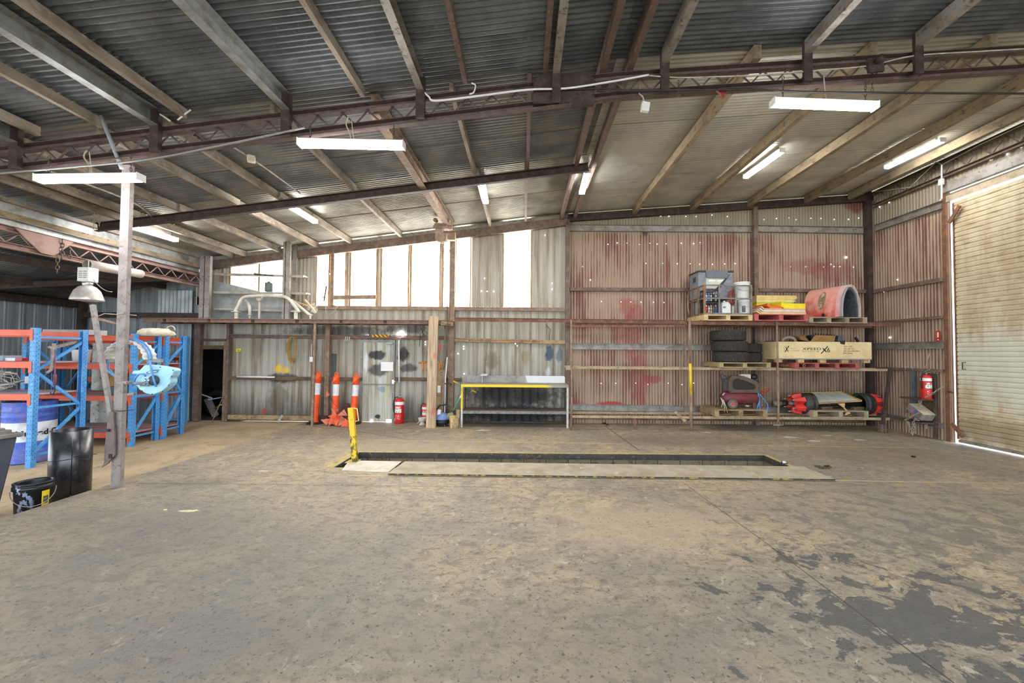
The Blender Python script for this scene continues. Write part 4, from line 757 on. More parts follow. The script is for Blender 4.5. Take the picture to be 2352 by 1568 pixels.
# lever hung on the post, with its curved blade
Y = PYY - .05; t = thing('steel_lever', 'long rusty steel lever with a curved blade strapped to the tall post', 'lever', at(250, 960, Y)); LM = POSTM
b = MB(); b.bar(at(213, 700, Y + .05), at(256, 955, Y), .05, .045, (0, 1, 0)); b.build('arm', LM, t, .004)
b = MB(); pl = [(247, 947), (259, 948), (257, 1045), (262, 1046), (262, 1050), (256, 1053), (246, 1065), (232, 1074), (238, 1064), (241, 1020)]
b.prism([at(x, y, Y - .03) for x, y in [(249, 946), (260, 946), (263, 1000), (263, 1046), (256, 1052), (248, 1064), (232, 1074), (239, 1062), (240, 1030)]], (0, .02, 0)); b.build('blade', mat('rusty_blade', '7a6c66', '655852', .7, .3, 8), t)
b = MB(); b.bb(at(256, 1045, Y).x, PXX, Y - .04, Y, at(256, 1051, Y).z, at(256, 1041, Y).z); b.cyl(at(248, 988, Y - .06), at(248, 988, Y), .02, seg=8); b.build('bracket', DARKST, t)
for (a, c, l, m) in (((226, 732), (281, 747), 'short rusty tube jutting from the tall post', DUSTST),):
    b = MB(); b.tube([at(a[0], a[1], Y + .02), at(c[0], c[1], PYY)], .018, 8); tag(b.build('tube_offcut', m), l, 'tube')
b = MB(); b.tube([at(221, 728, Y), at(240, 720, Y), at(268, 722, Y), at(279, 719, Y), at(300, 723, Y + .1), at(313, 724, Y + .2)], .005, 5); tag(b.build('wire', mat('beige_cable', '')), 'bent wire tying the lever top to the tall post', 'wire')
# ---------------------------------------------------------------- hose reel and hose hanger
RB = mat('pale_blue_reel', '98c4d4', '8ab6c8', .4); HOSE = mat('blue_hose', '4d86bf', '4279b0', .5); DB = mat('dark_reel_hub', '33404c', '2a353f', .5)
Y = PYY - .12; t = thing('hose_reel', 'pale blue hose reel with a coiled hose clamped to the tall post', 'hose reel', at(350, 870, Y)); q = lambda x, y, d=0.: at(180 + x / 7.84, 740 + y / 7.84, Y + d)
ol = [(1130, 830), (1180, 770), (1290, 770), (1460, 790), (1690, 830), (1725, 870), (1690, 960), (1650, 1010), (1655, 1080), (1610, 1150), (1500, 1245), (1330, 1305), (1200, 1280), (1090, 1210), (1030, 1120), (1020, 1010), (1060, 900)]
b = MB(); b.prism([q(x, y) for x, y in ol], (0, .12, 0)); b.build('shell', RB, t, .012)
b = MB(); b.prism([q(x, y, .005) for x, y in [(965, 895), (1000, 870), (1090, 870), (1120, 905), (1090, 930), (970, 930)]], (0, .1, 0)); b.build('mount_arm', RB, t, .006)
b = MB(); b.prism([q(x, y, -.006) for x, y in [(1215, 900), (1320, 855), (1450, 850), (1415, 910), (1300, 912), (1230, 925)]], (0, .004, 0)); b.build('badge', mat('reel_badge', '4d7fa0'), t)
b = MB(); b.bar(q(1262, 900, -.0075), q(1320, 893, -.0075), .006, .01); b.bar(q(1345, 890, -.0075), q(1405, 885, -.0075), .006, .008); b.build('badge_print', mat('white_lettering', 'e8e8e8'), t)['kind'] = 'stuff'
hc = q(1370, 1045, -.01); Ry = Matrix.Rotation(PI / 2, 3, 'X'); b = MB(); b.lathe([(0, .03), (.06, .03), (.065, .02), (.065, 0)], hc, Ry, 24); b.build('hub', DB, t)
b = MB()
for x in (1210, 1270): b.cyl(q(x, 1010, -.04), q(x, 1075, -.04), .011, seg=8)
b.build('brass_fitting', mat('bright_aluminium', ''), t)
b = MB(); b.tube([q(1215, 975, -.05), q(1180, 925, -.06), q(1090, 935, -.06), q(1030, 1000, -.05), q(975, 1135, -.02)], .011, 8); b.tube([q(1285, 690, -.02), q(1320, 880, -.05), q(1370, 1060, -.06), q(1400, 1160, -.06)], .012, 8); b.build('hose', HOSE, t)
b = MB(); b.cyl(q(1000, 1098, -.06), q(1165, 1098, -.06), .018, seg=10).cyl(q(1120, 1138, -.05), q(1265, 1135, -.05), .012, seg=10).bb(q(1170, 1100).x, q(1290, 1100).x, Y - .07, Y - .05, q(1170, 1118).z, q(1170, 1085).z); b.build('spray_gun', mat('greyish_tool', '757d86', '5f666e'), t)
b = MB()
for x, y in ((1475, 808), (1705, 862), (1680, 972), (1625, 1132), (1515, 1243), (1330, 1292), (1145, 1235)): b.cyl(q(x, y, -.004), q(x, y, .01), .007, seg=8)
b.build('screw', BLACK, t)['kind'] = 'stuff'
b = MB(); b.prism([q(x, y, -.003) for x, y in ((1130, 1180), (1205, 1190), (1160, 1225), (1100, 1200))], (0, .004, 0)); b.build('sticker', mat('mint_sticker', 'a5f0e0'), t)
b = MB(); z = q(800, 1085).z; b.bb(q(795, 0).x, q(985, 0).x, Y - .06, PYY - .09, z - .018, z + .018).bb(q(900, 0).x, q(940, 0).x, Y - .07, Y - .02, q(0, 1260).z, z).cyl(q(900, 1300, -.05), q(1010, 1290, -.05), .02, seg=8); b.build('clamp', LM, t, .004)
Yh = PYY + .16; t = thing('hose_hanger', 'curved ribbed hose hanger arched behind the tall post', 'hose hanger', at(297, 800, Yh)); c = at(299, 828, Yh); r = .27
b = MB(); pr = [(r + .012 * math.cos(k * 2.1), a) for k, a in enumerate([PI * (.02 + .96 * i / 34) for i in range(35)])]
vs = [(c.x + rr_ * math.cos(a), yy, c.z + rr_ * math.sin(a) * .98) for yy in (Yh - .1, Yh + .1) for rr_, a in pr]; n = len(pr); b.add(vs, [(i, i + 1, n + i + 1, n + i) for i in range(n - 1)], 0, True); b.build('saddle', mat('cream_hanger', 'c9c6c0', 'aba69d', .6), t, solid=.012)
b = MB(); b.bb(c.x - r - .16, c.x - r + .05, Yh - .02, Yh + .02, c.z - .025, c.z + .02).bb(c.x + r - .03, c.x + r + .16, Yh - .02, Yh + .02, c.z - .02, c.z + .025); b.build('end_tab', LM, t)
for dr_, dy_ in ((.025, -.04), (.03, .0)):
    b = MB(); b.tube([at(290, 895, Yh), at(268, 868, Yh), (c.x - r - .02, Yh + dy_, c.z - .12)] + [(c.x + (r + dr_) * math.cos(a), Yh + dy_, c.z + (r + dr_) * math.sin(a)) for a in [PI * (1 - k / 14) for k in range(15)]] + [(c.x + r + .04, Yh + dy_ - .1, c.z - .16)], .011, 6); tag(b.build('blue_hose', HOSE), 'blue hose draped over the curved hanger, ' + ('front' if dy_ < 0 else 'rear') + ' turn of the two', 'hose', 'hose over the hanger')
# ---------------------------------------------------------------- storage deck over the rear wall
DY = 10.0; dk0, dk1 = at(326, 735, DY), at(1036, 742, DY); zD = 2.53
t = thing('storage_deck', 'long rusty steel storage deck above the doorway and grey cladding', 'deck', ((dk0.x + dk1.x) / 2, 10.3, zD))
b = MB(); b.chan((dk0.x, DY, zD), (dk1.x, DY, zD), .06, .095, .008); b.chan((dk0.x, BW - .18, zD), (dk1.x, BW - .18, zD), .06, .095, .008); b.build('edge_beam', mat('rusty_deck_steel', '8a6f60', '735a4c', .75, .1, 7, c3='5a4438'), t)
b = MB(); b.bb(dk0.x, at(800, 735, DY).x, DY - .02, BW - .15, zD + .048, zD + .056).bb(at(815, 740, DY).x, dk1.x, DY + .05, BW - .15, zD + .048, zD + .054); b.build('deck_plate', DUSTST, t)
b = MB()
for i in range(7): x = dk0.x + (dk1.x - dk0.x) * (i + .5) / 7; b.bb(x - .03, x + .03, DY, BW - .15, zD - .045, zD + .047)
b.build('joist', DARKST, t)['kind'] = 'stuff'
p = at(719, 900, DY); b = MB(); b.bar((p.x, DY, .0), (p.x + .02, DY, zD - .05), .05, .05, (0, 1, 0)); b.build('prop_post', DUSTST, t)
zT = zD + .06
# shelf frames on the deck
t = thing('storage_shelf', 'dusty steel shelf frame standing on the deck before the windows', 'shelf', (at(570, 735, 10.25).x, 10.25, zT))
for px, top in ((653, 556), (662, 551), (677, 562)):
    y = 10.28 if px < 670 else 10.55; x = at(px, 640, y).x; b = MB(); b.chan((x, y, zT), (x, y, at(px, top, y).z), .05 if px < 660 else .1, .06, .006, (0, 1, 0)); b.build('upright', GALVD, t)
b = MB(); a = at(653, 556, 10.28); b.tube([a, at(657, 550, 10.28), at(664, 551, 10.28), at(678, 560, 10.55)], .02, 6); b.build('top_tie', GALVD, t)
for y0, y1, x1 in ((629, 635, 702), (671, 674, 708), (708, 714, 690)):
    p, q = at(474, y0, 10.42), at(x1, y1, 10.42); b = MB(); b.bar(p, q, .2, .03); b.bar(p - V((0, .1, .015)), q - V((0, .1, .015)), .03, .05); b.build('shelf_rail', mat('dusty_shelf_rail', 'a39a8c', '8a7f70', .8), t)
b = MB(); A = [at(492, 644, 10.6), at(690, 692, 10.6), at(690, 712, 10.6), at(492, 712, 10.6)]; A[2].z = A[3].z = zT; b.prism(A, (0, .02, 0)); tag(b.build('sloping_sheet', mat('grey_sheet_panel', '9ea1a0', '8b8c88', .7)), 'large grey sheet with a sloping top edge standing behind the deck shelf', 'panel')
t = thing('fuel_can', 'dark drum-shaped container silhouetted against the bright window on the deck shelf', 'container', at(617, 673, 10.22)); p = at(617, 673, 10.2); p.z = at(474, 671, 10.2).z + .0; k = at(617, 671, 10.42)
b = MB(); b.lathe([(0, 0), (.085, 0), (.09, .01), (.09, .2), (.075, .23), (0, .235)], (k.x, 10.42, k.z + .015), seg=20); b.build('can_body', mat('dull_grey_green', '5a6660', '495450'), t); b = MB(); b.lathe([(.0, .0), (.03, 0), (.03, .03), (0, .03)], (k.x, 10.42, k.z + .245), seg=12); b.build('cap', BLACK, t)
b = MB(); p = at(583, 629, 10.1); b.cyl(p, p + V((.35, .2, .0)), .02, seg=10); tag(b.build('pipe_offcut', DCABLE), 'short black tube end poking out on the top deck shelf', 'pipe')
# roll bar
RBM = mat('dusty_white_powder_coat', 'cdc7bc', 'b3ab9d', .5); t = thing('roll_bar', 'dusty white ute roll bar with two hoops standing on the deck', 'roll bar', (at(615, 735, 10.2).x, 10.2, zT))
def hoop(pts, Y, r, nm):
    P = [at(460 + x / 7.467, 540 + y / 7.467, Y) for x, y in pts]; Q = []
    for i in range(len(P) - 1):
        for k in range(4):
            u = k / 4; a = P[max(i - 1, 0)]; c = P[min(i + 2, len(P) - 1)]; Q.append(.5 * (2 * P[i] + (P[i + 1] - a) * u + (2 * a - 5 * P[i] + 4 * P[i + 1] - c) * u * u + (3 * P[i] - a - 3 * P[i + 1] + c) * u ** 3))
    b = MB(); b.tube(Q + [P[-1]], r, 12); b.build(nm, RBM, t)
hoop([(590, 1315), (650, 1200), (695, 1110), (760, 1060), (860, 1045), (1010, 1036), (1300, 1040), (1440, 1055), (1530, 1105), (1610, 1205), (1690, 1315)], 10.08, .038, 'hoop')
hoop([(760, 1110), (810, 1160), (840, 1220), (850, 1300), (850, 1370)], 10.24, .034, 'stay'); hoop([(1560, 1110), (1650, 1180), (1760, 1270), (1880, 1370)], 10.24, .034, 'stay')
for px in (620, 1640):
    p = at(460 + px / 7.467, 717, 10.08); b = MB(); b.bb(p.x - .035, p.x + .035, 10.06, 10.1, zT, p.z + .04); b.build('leg_plate', RBM, t); b = MB(); b.bb(p.x - .09, p.x + .07, 10.02, 10.14, p.z + .005, p.z + .02); b.build('flange', RBM, t)
for px in (850, 1890):
    p = at(460 + px / 7.467, 724, 10.24); b = MB(); b.cyl((p.x, 10.24, zT), (p.x, 10.24, p.z + .03), .025, seg=10); b.cyl((p.x, 10.24, p.z - .0), (p.x, 10.24, p.z + .02), .05, seg=14); b.build('foot', RBM, t)
pp = at(597, 686, 10.2); b = MB(); b.lathe([(0, 0), (.07, 0), (.07, .05), (.05, .06), (0, .06)], pp, Matrix.Rotation(PI / 2, 3, 'X'), 20); b.bb(pp.x - .02, pp.x + .02, 10.18, 10.22, zT, pp.z); tag(b.build('round_lamp', mat('dusty_lens', 'b7b1a8', None, .3)), 'round dusty work lamp behind the roll bar hoop', 'lamp')
t = thing('plastic_wrap', 'crumpled clear plastic wrap heaped at the end of the deck shelf', 'plastic wrap', (at(718, 725, 10.3).x, 10.3, zT)); b = MB(); rr = random.Random(4)
for k in range(7):
    c = at(rr.uniform(704, 727), rr.uniform(688, 728), 10.3); vs = [c + V((rr.uniform(-.16, .12), rr.uniform(-.08, .08), rr.uniform(-.12, .14))) for _ in range(5)]; b.add(vs, [(0, 1, 2), (0, 2, 3), (0, 3, 4)])
s = NT('clear_film'); pz_ = s.n.new('ShaderNodeBsdfPrincipled'); pz_.inputs['Base Color'].default_value = lin('e8e8e8'); pz_.inputs['Roughness'].default_value = .15; tr_ = s.n.new('ShaderNodeBsdfTransparent'); mx = s.n.new('ShaderNodeMixShader'); mx.inputs[0].default_value = .3; s.t.links.new(tr_.outputs[0], mx.inputs[1]); s.t.links.new(pz_.outputs[0], mx.inputs[2]); s.t.links.new(mx.outputs[0], s.out.inputs[0]); FILM = s.m
b.build('film', FILM, t, sub=1)
b = MB(); b.bar(at(700, 688, 10.3), at(726, 718, 10.3), .05, .03); b.bar(at(672, 690, 10.4), at(722, 707, 10.4), .05, .03); b.build('wrapped_rail', WOODL, t)
b = MB(); b.bar(at(765, 683, BW - .12), at(864, 682, BW - .12), .05, .1); tag(b.build('board', DUSTST), 'pale board on edge along the window sill by the upper post', 'board')
b = MB(); p = at(747, 668, BW - .14); b.bar(at(750, 656, BW - .14), at(744, 692, BW - .14), .02, .03); b.bar(at(737, 683, BW - .15), at(751, 682, BW - .15), .02, .02); tag(b.build('wall_latch', mat('rusty_latch', '6e3f26', '54301e')), 'rusty latch bar hanging across the window by the upper post', 'latch')
b = MB(); b.tube([at(768, 680, BW - .1), at(778, 700, BW - .1), at(770, 712, BW - .1), at(755, 725, BW - .1), at(748, 715, BW - .12), at(749, 700, BW - .12)], .008, 5); tag(b.build('rope', mat('beige_cable', '')), 'loop of pale rope hanging by the upper window post', 'rope')
# ---------------------------------------------------------------- personnel door
a, c = bx(832, 880), bx(905, 880); ztop = bz(868, 786); dd = thing('door_1', 'dented metal-clad door with a blank white sign', 'door', ((a + c) / 2, BW - .04, 0)); dd['kind'] = 'structure'
DOORM = wall_mat('scuffed_door_cladding', 'b9bab0', 'a39a84', '6d5c48', [bp(868, 815, 24, 13, '24272c', .9), bp(870, 850, 26, 17, '2a2d31', .8), bp(843, 830, 6, 26, 'd5d9db', .7), bp(870, 955, 7, 6, '232323', .95), bp(880, 893, 12, 8, '4f7c93', .6), bp(890, 895, 6, 20, 'b0b070', .5)], .6)
b = MB(); b.corr((a + .03, BW - .05, 0), (1, 0, 0), (0, 0, 1), (0, -1, 0), c - a - .2, .01, ztop + .01, .2, .014, 'rib', 1, a + .03); b.corr((c - .17, BW - .05, 0), (1, 0, 0), (0, 0, 1), (0, -1, 0), .14, bz(890, 962), ztop + .01, .2, .014, 'rib', 1, c - .17); b.build('door_leaf', DOORM, dd)
b = MB(); b.bb(a - .03, a + .03, BW - .07, BW, 0, ztop + .06).bb(c - .03, c + .03, BW - .07, BW, 0, ztop + .06).bb(a + .03, c - .03, BW - .07, BW, ztop, ztop + .06).bb(a + .03, c - .03, BW - .075, BW - .05, bz(868, 882) - .012, bz(868, 882) + .012); b.build('door_frame', mat('dull_aluminium_frame', '86857f', '6f6a5f', .5, .4), dd)
b = MB(); p0, p1 = at(875, 831, BW - .08), at(903, 852, BW - .08); b.bb(p0.x, p1.x, BW - .085, BW - .072, p1.z, p0.z); b.build('sign_plate', WHITE, dd, .004)
b = MB(); p = at(893, 788, BW - .1); b.bb(p.x - .05, p.x + .11, BW - .13, BW - .07, p.z - .03, p.z + .03); b.build('door_closer', GALV, dd, .006)
b = MB(); p = at(903, 876, BW - .1); b.bb(p.x - .03, p.x + .03, BW - .12, BW - .07, p.z - .06, p.z + .05).bb(p.x - .0, p.x + .06, BW - .14, BW - .12, p.z - .01, p.z + .02); b.build('latch', mat('bright_aluminium', ''), dd, .004)
hb = MB(); hb.bb(c - .17, c - .03, BW - .045, BW - .04, .0, bz(890, 962)); hb.bb(a + .26, a + .3, BW - .07, BW - .065, .01, .05); hb.build('daylight_gap', DAY, dd)
# chevron strip, lamp, conduit
t = thing('hazard_strip', 'red and yellow striped hazard strip above the personnel door', 'sign', at(874, 771, BW - .1)); p0, p1 = at(855, 768, BW - .1), at(893, 774, BW - .1); b = MB(); b.bb(p0.x, p1.x, BW - .11, BW - .1, p1.z, p0.z); b.build('strip', YEL, t)
b = MB(); L = p1.x - p0.x; hgt_ = p0.z - p1.z
for k in range(4): x = p0.x + L * (k + .1) / 4; w = L / 9; x2 = min(x + hgt_ + w, p1.x); b.prism([(x + hgt_, BW - .112, p1.z), (x2, BW - .112, p1.z), (min(x + w, p1.x), BW - .112, p0.z), (x, BW - .112, p0.z)], (0, .001, 0))
b.build('red_stripe', mat('hazard_red', '8e1f2b'), t)
t = thing('bulkhead_lamp', 'lit round lamp on the cladding above and beside the personnel door', 'lamp', at(919, 766, BW - .1)); p = at(919, 766, BW - .1); b = MB()
b.lathe([(0, .045), (.03, .04), (.045, .02), (.048, 0)], p, Matrix.Rotation(PI / 2, 3, 'X'), 16); b.build('bulb', emit('lit_bulb', 'f4f8ff', 30.), t); b = MB(); b.lathe([(.06, -.03), (.06, 0), (.05, .005)], p, Matrix.Rotation(PI / 2, 3, 'X'), 16); b.bb(p.x + .02, p.x + .16, BW - .13, BW - .08, p.z - .11, p.z - .08); b.build('bracket', WHITE, t)
def run(pts, Y, r, m, name, label, cat='conduit'):
    b = MB(); b.tube([at(x, y, Y) for x, y in pts], r, 6); return tag(b.build(name, m), label, cat)
run([(916, 781), (917, 878)], BW - .1, .02, WHITE, 'conduit', 'vertical white conduit beside the latch side of the personnel door')
run([(745, 772), (765, 770), (800, 777), (850, 776), (930, 775), (990, 779), (1020, 776)], BW - .13, .009, ORC, 'cable', 'orange-brown cable slung along the beam above the personnel door', 'cable')
run([(1045, 777), (1100, 781), (1180, 781), (1240, 784)], BW - .13, .008, ORC, 'cable', 'orange-brown cable along the rail above the workbench', 'cable')
run([(964, 745), (970, 762), (975, 772), (982, 766), (974, 757), (966, 766), (963, 795)], BW - .14, .007, DCABLE, 'cable', 'black cable loop dangling under the deck beside the timber plank', 'cable')
run([(525, 769), (600, 768), (716, 769)], BW - .13, .016, GALV, 'conduit', 'thin grey conduit along the top rail of the grey cladding beside the doorway')
run([(716, 790), (716, 822)], BW - .12, .016, WHITE, 'conduit', 'short white conduit feeding the white switch box')
p = at(717, 825, BW - .13); b = MB(); b.bb(p.x - .05, p.x + .05, BW - .17, BW - .09, p.z - .065, p.z + .065); tag(b.build('switch_box', WHITE, bevel=.008), 'white switch box on the prop post beside the orange bollards', 'switch box')
run([(718, 831), (721, 850), (724, 870), (727, 890)], BW - .13, .014, ORANGE, 'conduit', 'orange conduit running down from the white switch box')
run([(1119, 786), (1117, 815), (1113, 845), (1115, 862)], BW - .06, .012, mat('copper_pipe', '9c7660', '7d5c4a', .5, .3), 'copper_pipe', 'thin copper pipe dropping down the cladding to the workbench', 'pipe')
run([(1262, 782), (1262, 765), (1265, 757), (1258, 750), (1254, 745)], BW - .06, .007, DCABLE, 'cable', 'short twisted black cable on the cladding above the workbench end', 'cable')
b = MB(); rr = random.Random(11); c0 = at(671, 798, BW - .1)
for k in range(8):
    w, h = rr.uniform(.08, .14), rr.uniform(.26, .36); o = rr.uniform(-.03, .03); b.tube([c0 + V((o + w * math.cos(a) * (1 + .2 * math.sin(a)), -.03 + k * .006, -.05 + h * math.sin(a))) for a in [2 * PI * i / 22 for i in range(22)]], .007, 5, True)
b.tube([c0 + V((-.02, 0, -.36)), c0 + V((.02, 0, -.6)), c0 + V((.08, 0, -.68)), c0 + V((.13, 0, -.55)), c0 + V((.13, 0, -.2))], .006, 5); b.tube([c0 + V((.08, 0, .25)), c0 + V((.3, 0, .33)), c0 + V((.8, 0, .34))], .007, 5)
tag(b.build('hose_coil', mat('yellow_hose', 'b08a3c', '96742f', .5)), 'coiled yellow air hose hanging on the grey cladding', 'hose')
t = thing('wall_sticker', 'small yellow arrow-shaped sticker on the grey cladding', 'sticker', at(547, 804, BW - .03)); b = MB(); b.prism([at(x, y, BW - .03) for x, y in ((542, 801), (554, 800), (554, 803), (552, 807), (542, 807))], (0, .004, 0)); b.build('backing', mat('bright_yellow', 'e8d81c'), t); b = MB()
for y in (803, 805): b.bar(at(544, y, BW - .032), at(551, y, BW - .032), .004, .01)
b.build('print', BLACK, t)
b = MB(); b.cyl(at(544, 865, BW - .15), at(631, 866, BW - .15), .022, seg=10); tag(b.build('plastic_tube', WHITE), 'white tube resting along the middle rail of the grey cladding', 'tube')
b = MB(); b.bar(at(649, 953, BW - .25), at(638, 969, BW - .3), .02, .05); tag(b.build('timber_stake', mat('grey_timber', '9a9690', '827d76')), 'short grey stake leaning at the foot of the grey cladding', 'stake')
b = MB(); p = at(795, 778, BW - .12)
for k in range(3): b.tube([p + V((-.03 + k * .05, 0, -.04)), p + V((-.02 + k * .05, -.02, -.06)), p + V((0 + k * .05, -.01, .06))], .01, 6)
tag(b.build('cable_hook', WHITE), 'small row of white cable hooks under the deck beside the bollards', 'hook')
b = MB(); b.bb(bx(760, 830), bx(773, 830), BW - .04, BW - .03, bz(765, 866), bz(765, 812)); tag(b.build('dark_plate', mat('dark_grey_plate', '4a4c4e', '3d3e40')), 'dark flat plate fixed to cladding above the middle bollard', 'plate')
# ---------------------------------------------------------------- things in the dark doorway
t = thing('slotted_steel', 'grey slotted steel panel tilted inside the dark doorway', 'panel', (at(487, 955, 11.2).x, 11.2, .02)); b = MB(); b.prism([at(x, y, 11.2) for x, y in ((468, 918), (482, 912), (502, 952), (489, 962))], (0, .03, 0)); b.build('plate', GALVD, t)
b = MB(); b.lathe([(.2, -.09), (.32, -.1), (.35, -.05), (.35, .05), (.32, .1), (.2, .09)], (at(492, 945, 11.4).x, 11.5, .36), Matrix.Rotation(PI / 2 - .2, 3, 'X'), 28); tag(b.build('tyre', BLACK), 'dark tyre standing inside the store room doorway', 'tyre')
b = MB(); b.bar(at(484, 917, 11.), at(512, 912, 11.), .2, .02); tag(b.build('glass_offcut', mat('pale_blue_glass', 'a9c0c8', None, .2)), 'pale blue sheet offcut lying across the junk in the doorway', 'sheet')
b = MB(); b.tube([at(513, 910, BW - .1), (at(486, 972, BW - .4).x, BW - .4, .01)], .009, 6); tag(b.build('rod', DUSTST), 'thin rod leaning across the dark doorway', 'rod')
b = MB(); b.tube([at(495, 938, 11.), at(505, 930, 10.9), at(514, 929, 10.85)], .02, 8); tag(b.build('bent_tube', WOODL), 'pale bent tube lying on the junk inside the doorway', 'tube')
b = MB(); b.bar(at(459, 904, 10.9), at(487, 914, 11.1), .05, .03); tag(b.build('angle_offcut', GALV), 'grey angle offcut leaning inside the doorway', 'bar')
# ---------------------------------------------------------------- bollards, flags, plank
BAND = mat('reflective_white_band', 'd6d6d6', 'b9b9b9', .4); RUB = mat('black_rubber', '1c1b1b', '292725', .8)
def bollard(px0, py0, px1, py1, Y, label):
    p, q = at(px1, py1, Y), at(px0, py0, Y); p.z = .0; ax = (q - p).normalized(); R3 = ax.to_track_quat('Z', 'Y').to_matrix(); L = (q - p).length
    t = thing('traffic_bollard', label, 'bollard', p, 'orange traffic bollards')
    b = MB(); b.lathe([(.075, .04), (.075, L * .56)], p, R3, 20); b.lathe([(.07, L * .78), (.075, L * .785), (.075, L * .9), (.08, L * .905), (.08, L * .925), (.06, L * .93), (.05, L * .96), (.0, L * .965)], p, R3, 20); b.lathe([(.09, .04), (.09, .06), (.075, .07)], p, R3, 20); b.build('stem', ORANGE, t)
    b = MB(); b.lathe([(.076, L * .56), (.0755, L * .57), (.0755, L * .77), (.07, L * .78)], p, R3, 20); b.build('reflective_band', BAND, t)
    b = MB(); b.tube([p + ax * (L * .95) + V((.04 * math.cos(a), 0, .035 + .04 * math.sin(a))) for a in [2 * PI * k / 12 for k in range(12)]], .014, 6, True); b.build('grip_loop', ORANGE, t)
    b = MB(); b.lathe([(.2, 0), (.2, .03), (.12, .05), (0, .05)], (p.x, p.y, 0), None, 8, smooth=False); b.build('base', RUB, t)
    b = MB(); f = p + ax * (L * .88); b.prism([f + V((-.02, -.085, .04)), f + V((.07, -.085, .02)), f + V((-.07, -.085, -.1))], (0, .008, 0)); b.build('flag', mat('orange_flag', 'e5633c', 'c95433', .8), t)
    return t
bollard(732, 853, 723, 960, 10.3, 'orange traffic bollard closest to the white switch box'); bollard(773, 856, 769, 960, 10.25, 'orange traffic bollard standing in the heap of bunting flags'); bollard(819, 858, 811, 962, 10.35, 'orange traffic bollard beside the personnel door')
FL = mat('orange_flag', ''); FLP = mat('faded_orange_flag', 'cf7a5e', 'b8664c', .8); rr = random.Random(21)
t = thing('bunting_heap', 'heap of orange bunting flags around the foot of the middle bollard', 'bunting', at(768, 962, 10.)); b = MB(); b2 = MB()
for k in range(22):
    u = rr.uniform(-1, 1); c = V((at(772, 950, 9.98).x + u * .28, 9.98 + rr.uniform(-.1, .15), rr.uniform(.03, .4 - abs(u) * .28))); a = rr.uniform(0, 6.28); s_ = rr.uniform(.1, .17)
    e1 = V((math.cos(a), rr.uniform(-.4, .4), math.sin(a))) * s_; e2 = V((-math.sin(a), rr.uniform(-.4, .4), math.cos(a))) * s_; tri_ = [c + e1, c + e2, c - e1 * .6 - e2 * .3]
    for w in tri_: w.z = max(w.z, .012)
    (b if k % 2 else b2).prism(tri_, (0, .008, 0))
b.build('flag', FL, t)['kind'] = 'stuff'; b2.build('faded_flag', FLP, t)['kind'] = 'stuff'; b = MB(); b.tube([at(758, 905, 10.1), at(765, 925, 10.), at(785, 945, 9.95), at(800, 957, 9.92)], .005, 5); b.build('cord', DCABLE, t)
t = thing('pennant', 'single orange pennant on a string between the first two bollards', 'flag', at(752, 908, 10.25)); b = MB(); b.prism([at(x, y, 10.25) for x, y in ((751, 894), (758, 907), (748, 912))], (0, .006, 0)); b.build('pennant_cloth', FLP, t); b = MB(); b.tube([at(737, 885, 10.28), at(751, 895, 10.26), at(762, 920, 10.2)], .004, 5); b.build('string', DCABLE, t)
b = MB(); b.bar((at(726, 962, 10.25).x, 10.45, .03), (at(748, 958, 10.25).x, 10.45, .03), .2, .05); b.bb(at(731, 950, 10.5).x, at(752, 950, 10.5).x, 10.5, 10.6, 0, .17); tag(b.build('timber_block', mat('dark_brown_block', '4a2f28', '5f4036')), 'dark brown block behind the first bollard base', 'block')
b = MB(); b.prism([at(784, 958, 10.5) * 1, at(783, 926, 10.55), at(801, 926, 10.55), at(806, 958, 10.5)], (0, .03, 0)); tag(b.build('steel_sheet', mat('dark_brown_block', '')), 'dark brown sheet offcut behind the flag heap', 'sheet')
PY_ = 9.9; p, q = at(990, 977, PY_), at(996, 726, PY_); p.z = 0; w = .225
t = thing('timber_plank', 'tall wide sawn timber plank with red streaks standing before the cladding', 'plank', p); s = NT('sawn_timber'); Pq = s.tc.outputs['Object']; n = s.noise(s.scale(Pq, (9, 9, .5)), 2., 5, .65, .4); col = s.mix(s.step(n, .35, .68), lin('bda588'), lin('927a62'))
n2 = s.noise(Pq, 4., 4, .6)
for (x, z, rx, rz_, c, k) in ((.06, .42, .07, .12, 'b0514a', .8), (.08, 1.72, .06, .07, 'b86059', .7), (.02, 2., .08, .03, 'b87068', .5), (0, 1.5, .05, .12, '6f5a3e', .75), (.05, 1.15, .03, .08, '7c6444', .65), (-.06, .4, .04, .06, 'b0605a', .5)):
    d = s.math('ADD', s.dist(Pq, (x, 0, z), (rx, 1, rz_)), s.math('MULTIPLY', s.math('SUBTRACT', n2, .5), 3.)); col = s.mix(s.math('MULTIPLY', s.step(d, 1.1, .2), k * .8), col, lin(c))
b = MB(); b.bar(p, q, w, .1, (0, 1, 0)); b.build('board', s.bsdf(col, .85, 0, n, .2), t, .01)
b = MB(); e = at(1010, 798, PY_ + .08); b.box(e, (.03, .05, .18)); tag(b.build('red_tag', RED), 'small red tag behind the top of the timber plank', 'tag')
t = thing('graffiti', 'orange hand-sprayed letters on the cladding behind the timber plank', 'graffiti', at(990, 850, BW - .03)); GR = mat('orange_spray', 'c9853c', 'b37434', .8)
def stroke(pts): b = MB(Matrix.Translation((0, BW - .024, 0)) @ Matrix.Diagonal((1, .12, 1, 1)) @ Matrix.Translation((0, -BW + .024, 0))); b.tube([at(x, y, BW - .024) for x, y in pts], .02, 8); b.build('letter', GR, t)
stroke([(961, 833), (978, 831)]); stroke([(970, 832), (971, 843), (972, 853)]); stroke([(980, 832), (981, 852)]); stroke([(1004, 830), (1009, 835), (1010, 845), (1006, 854)]); stroke([(1012, 829), (1014, 842), (1018, 849)])
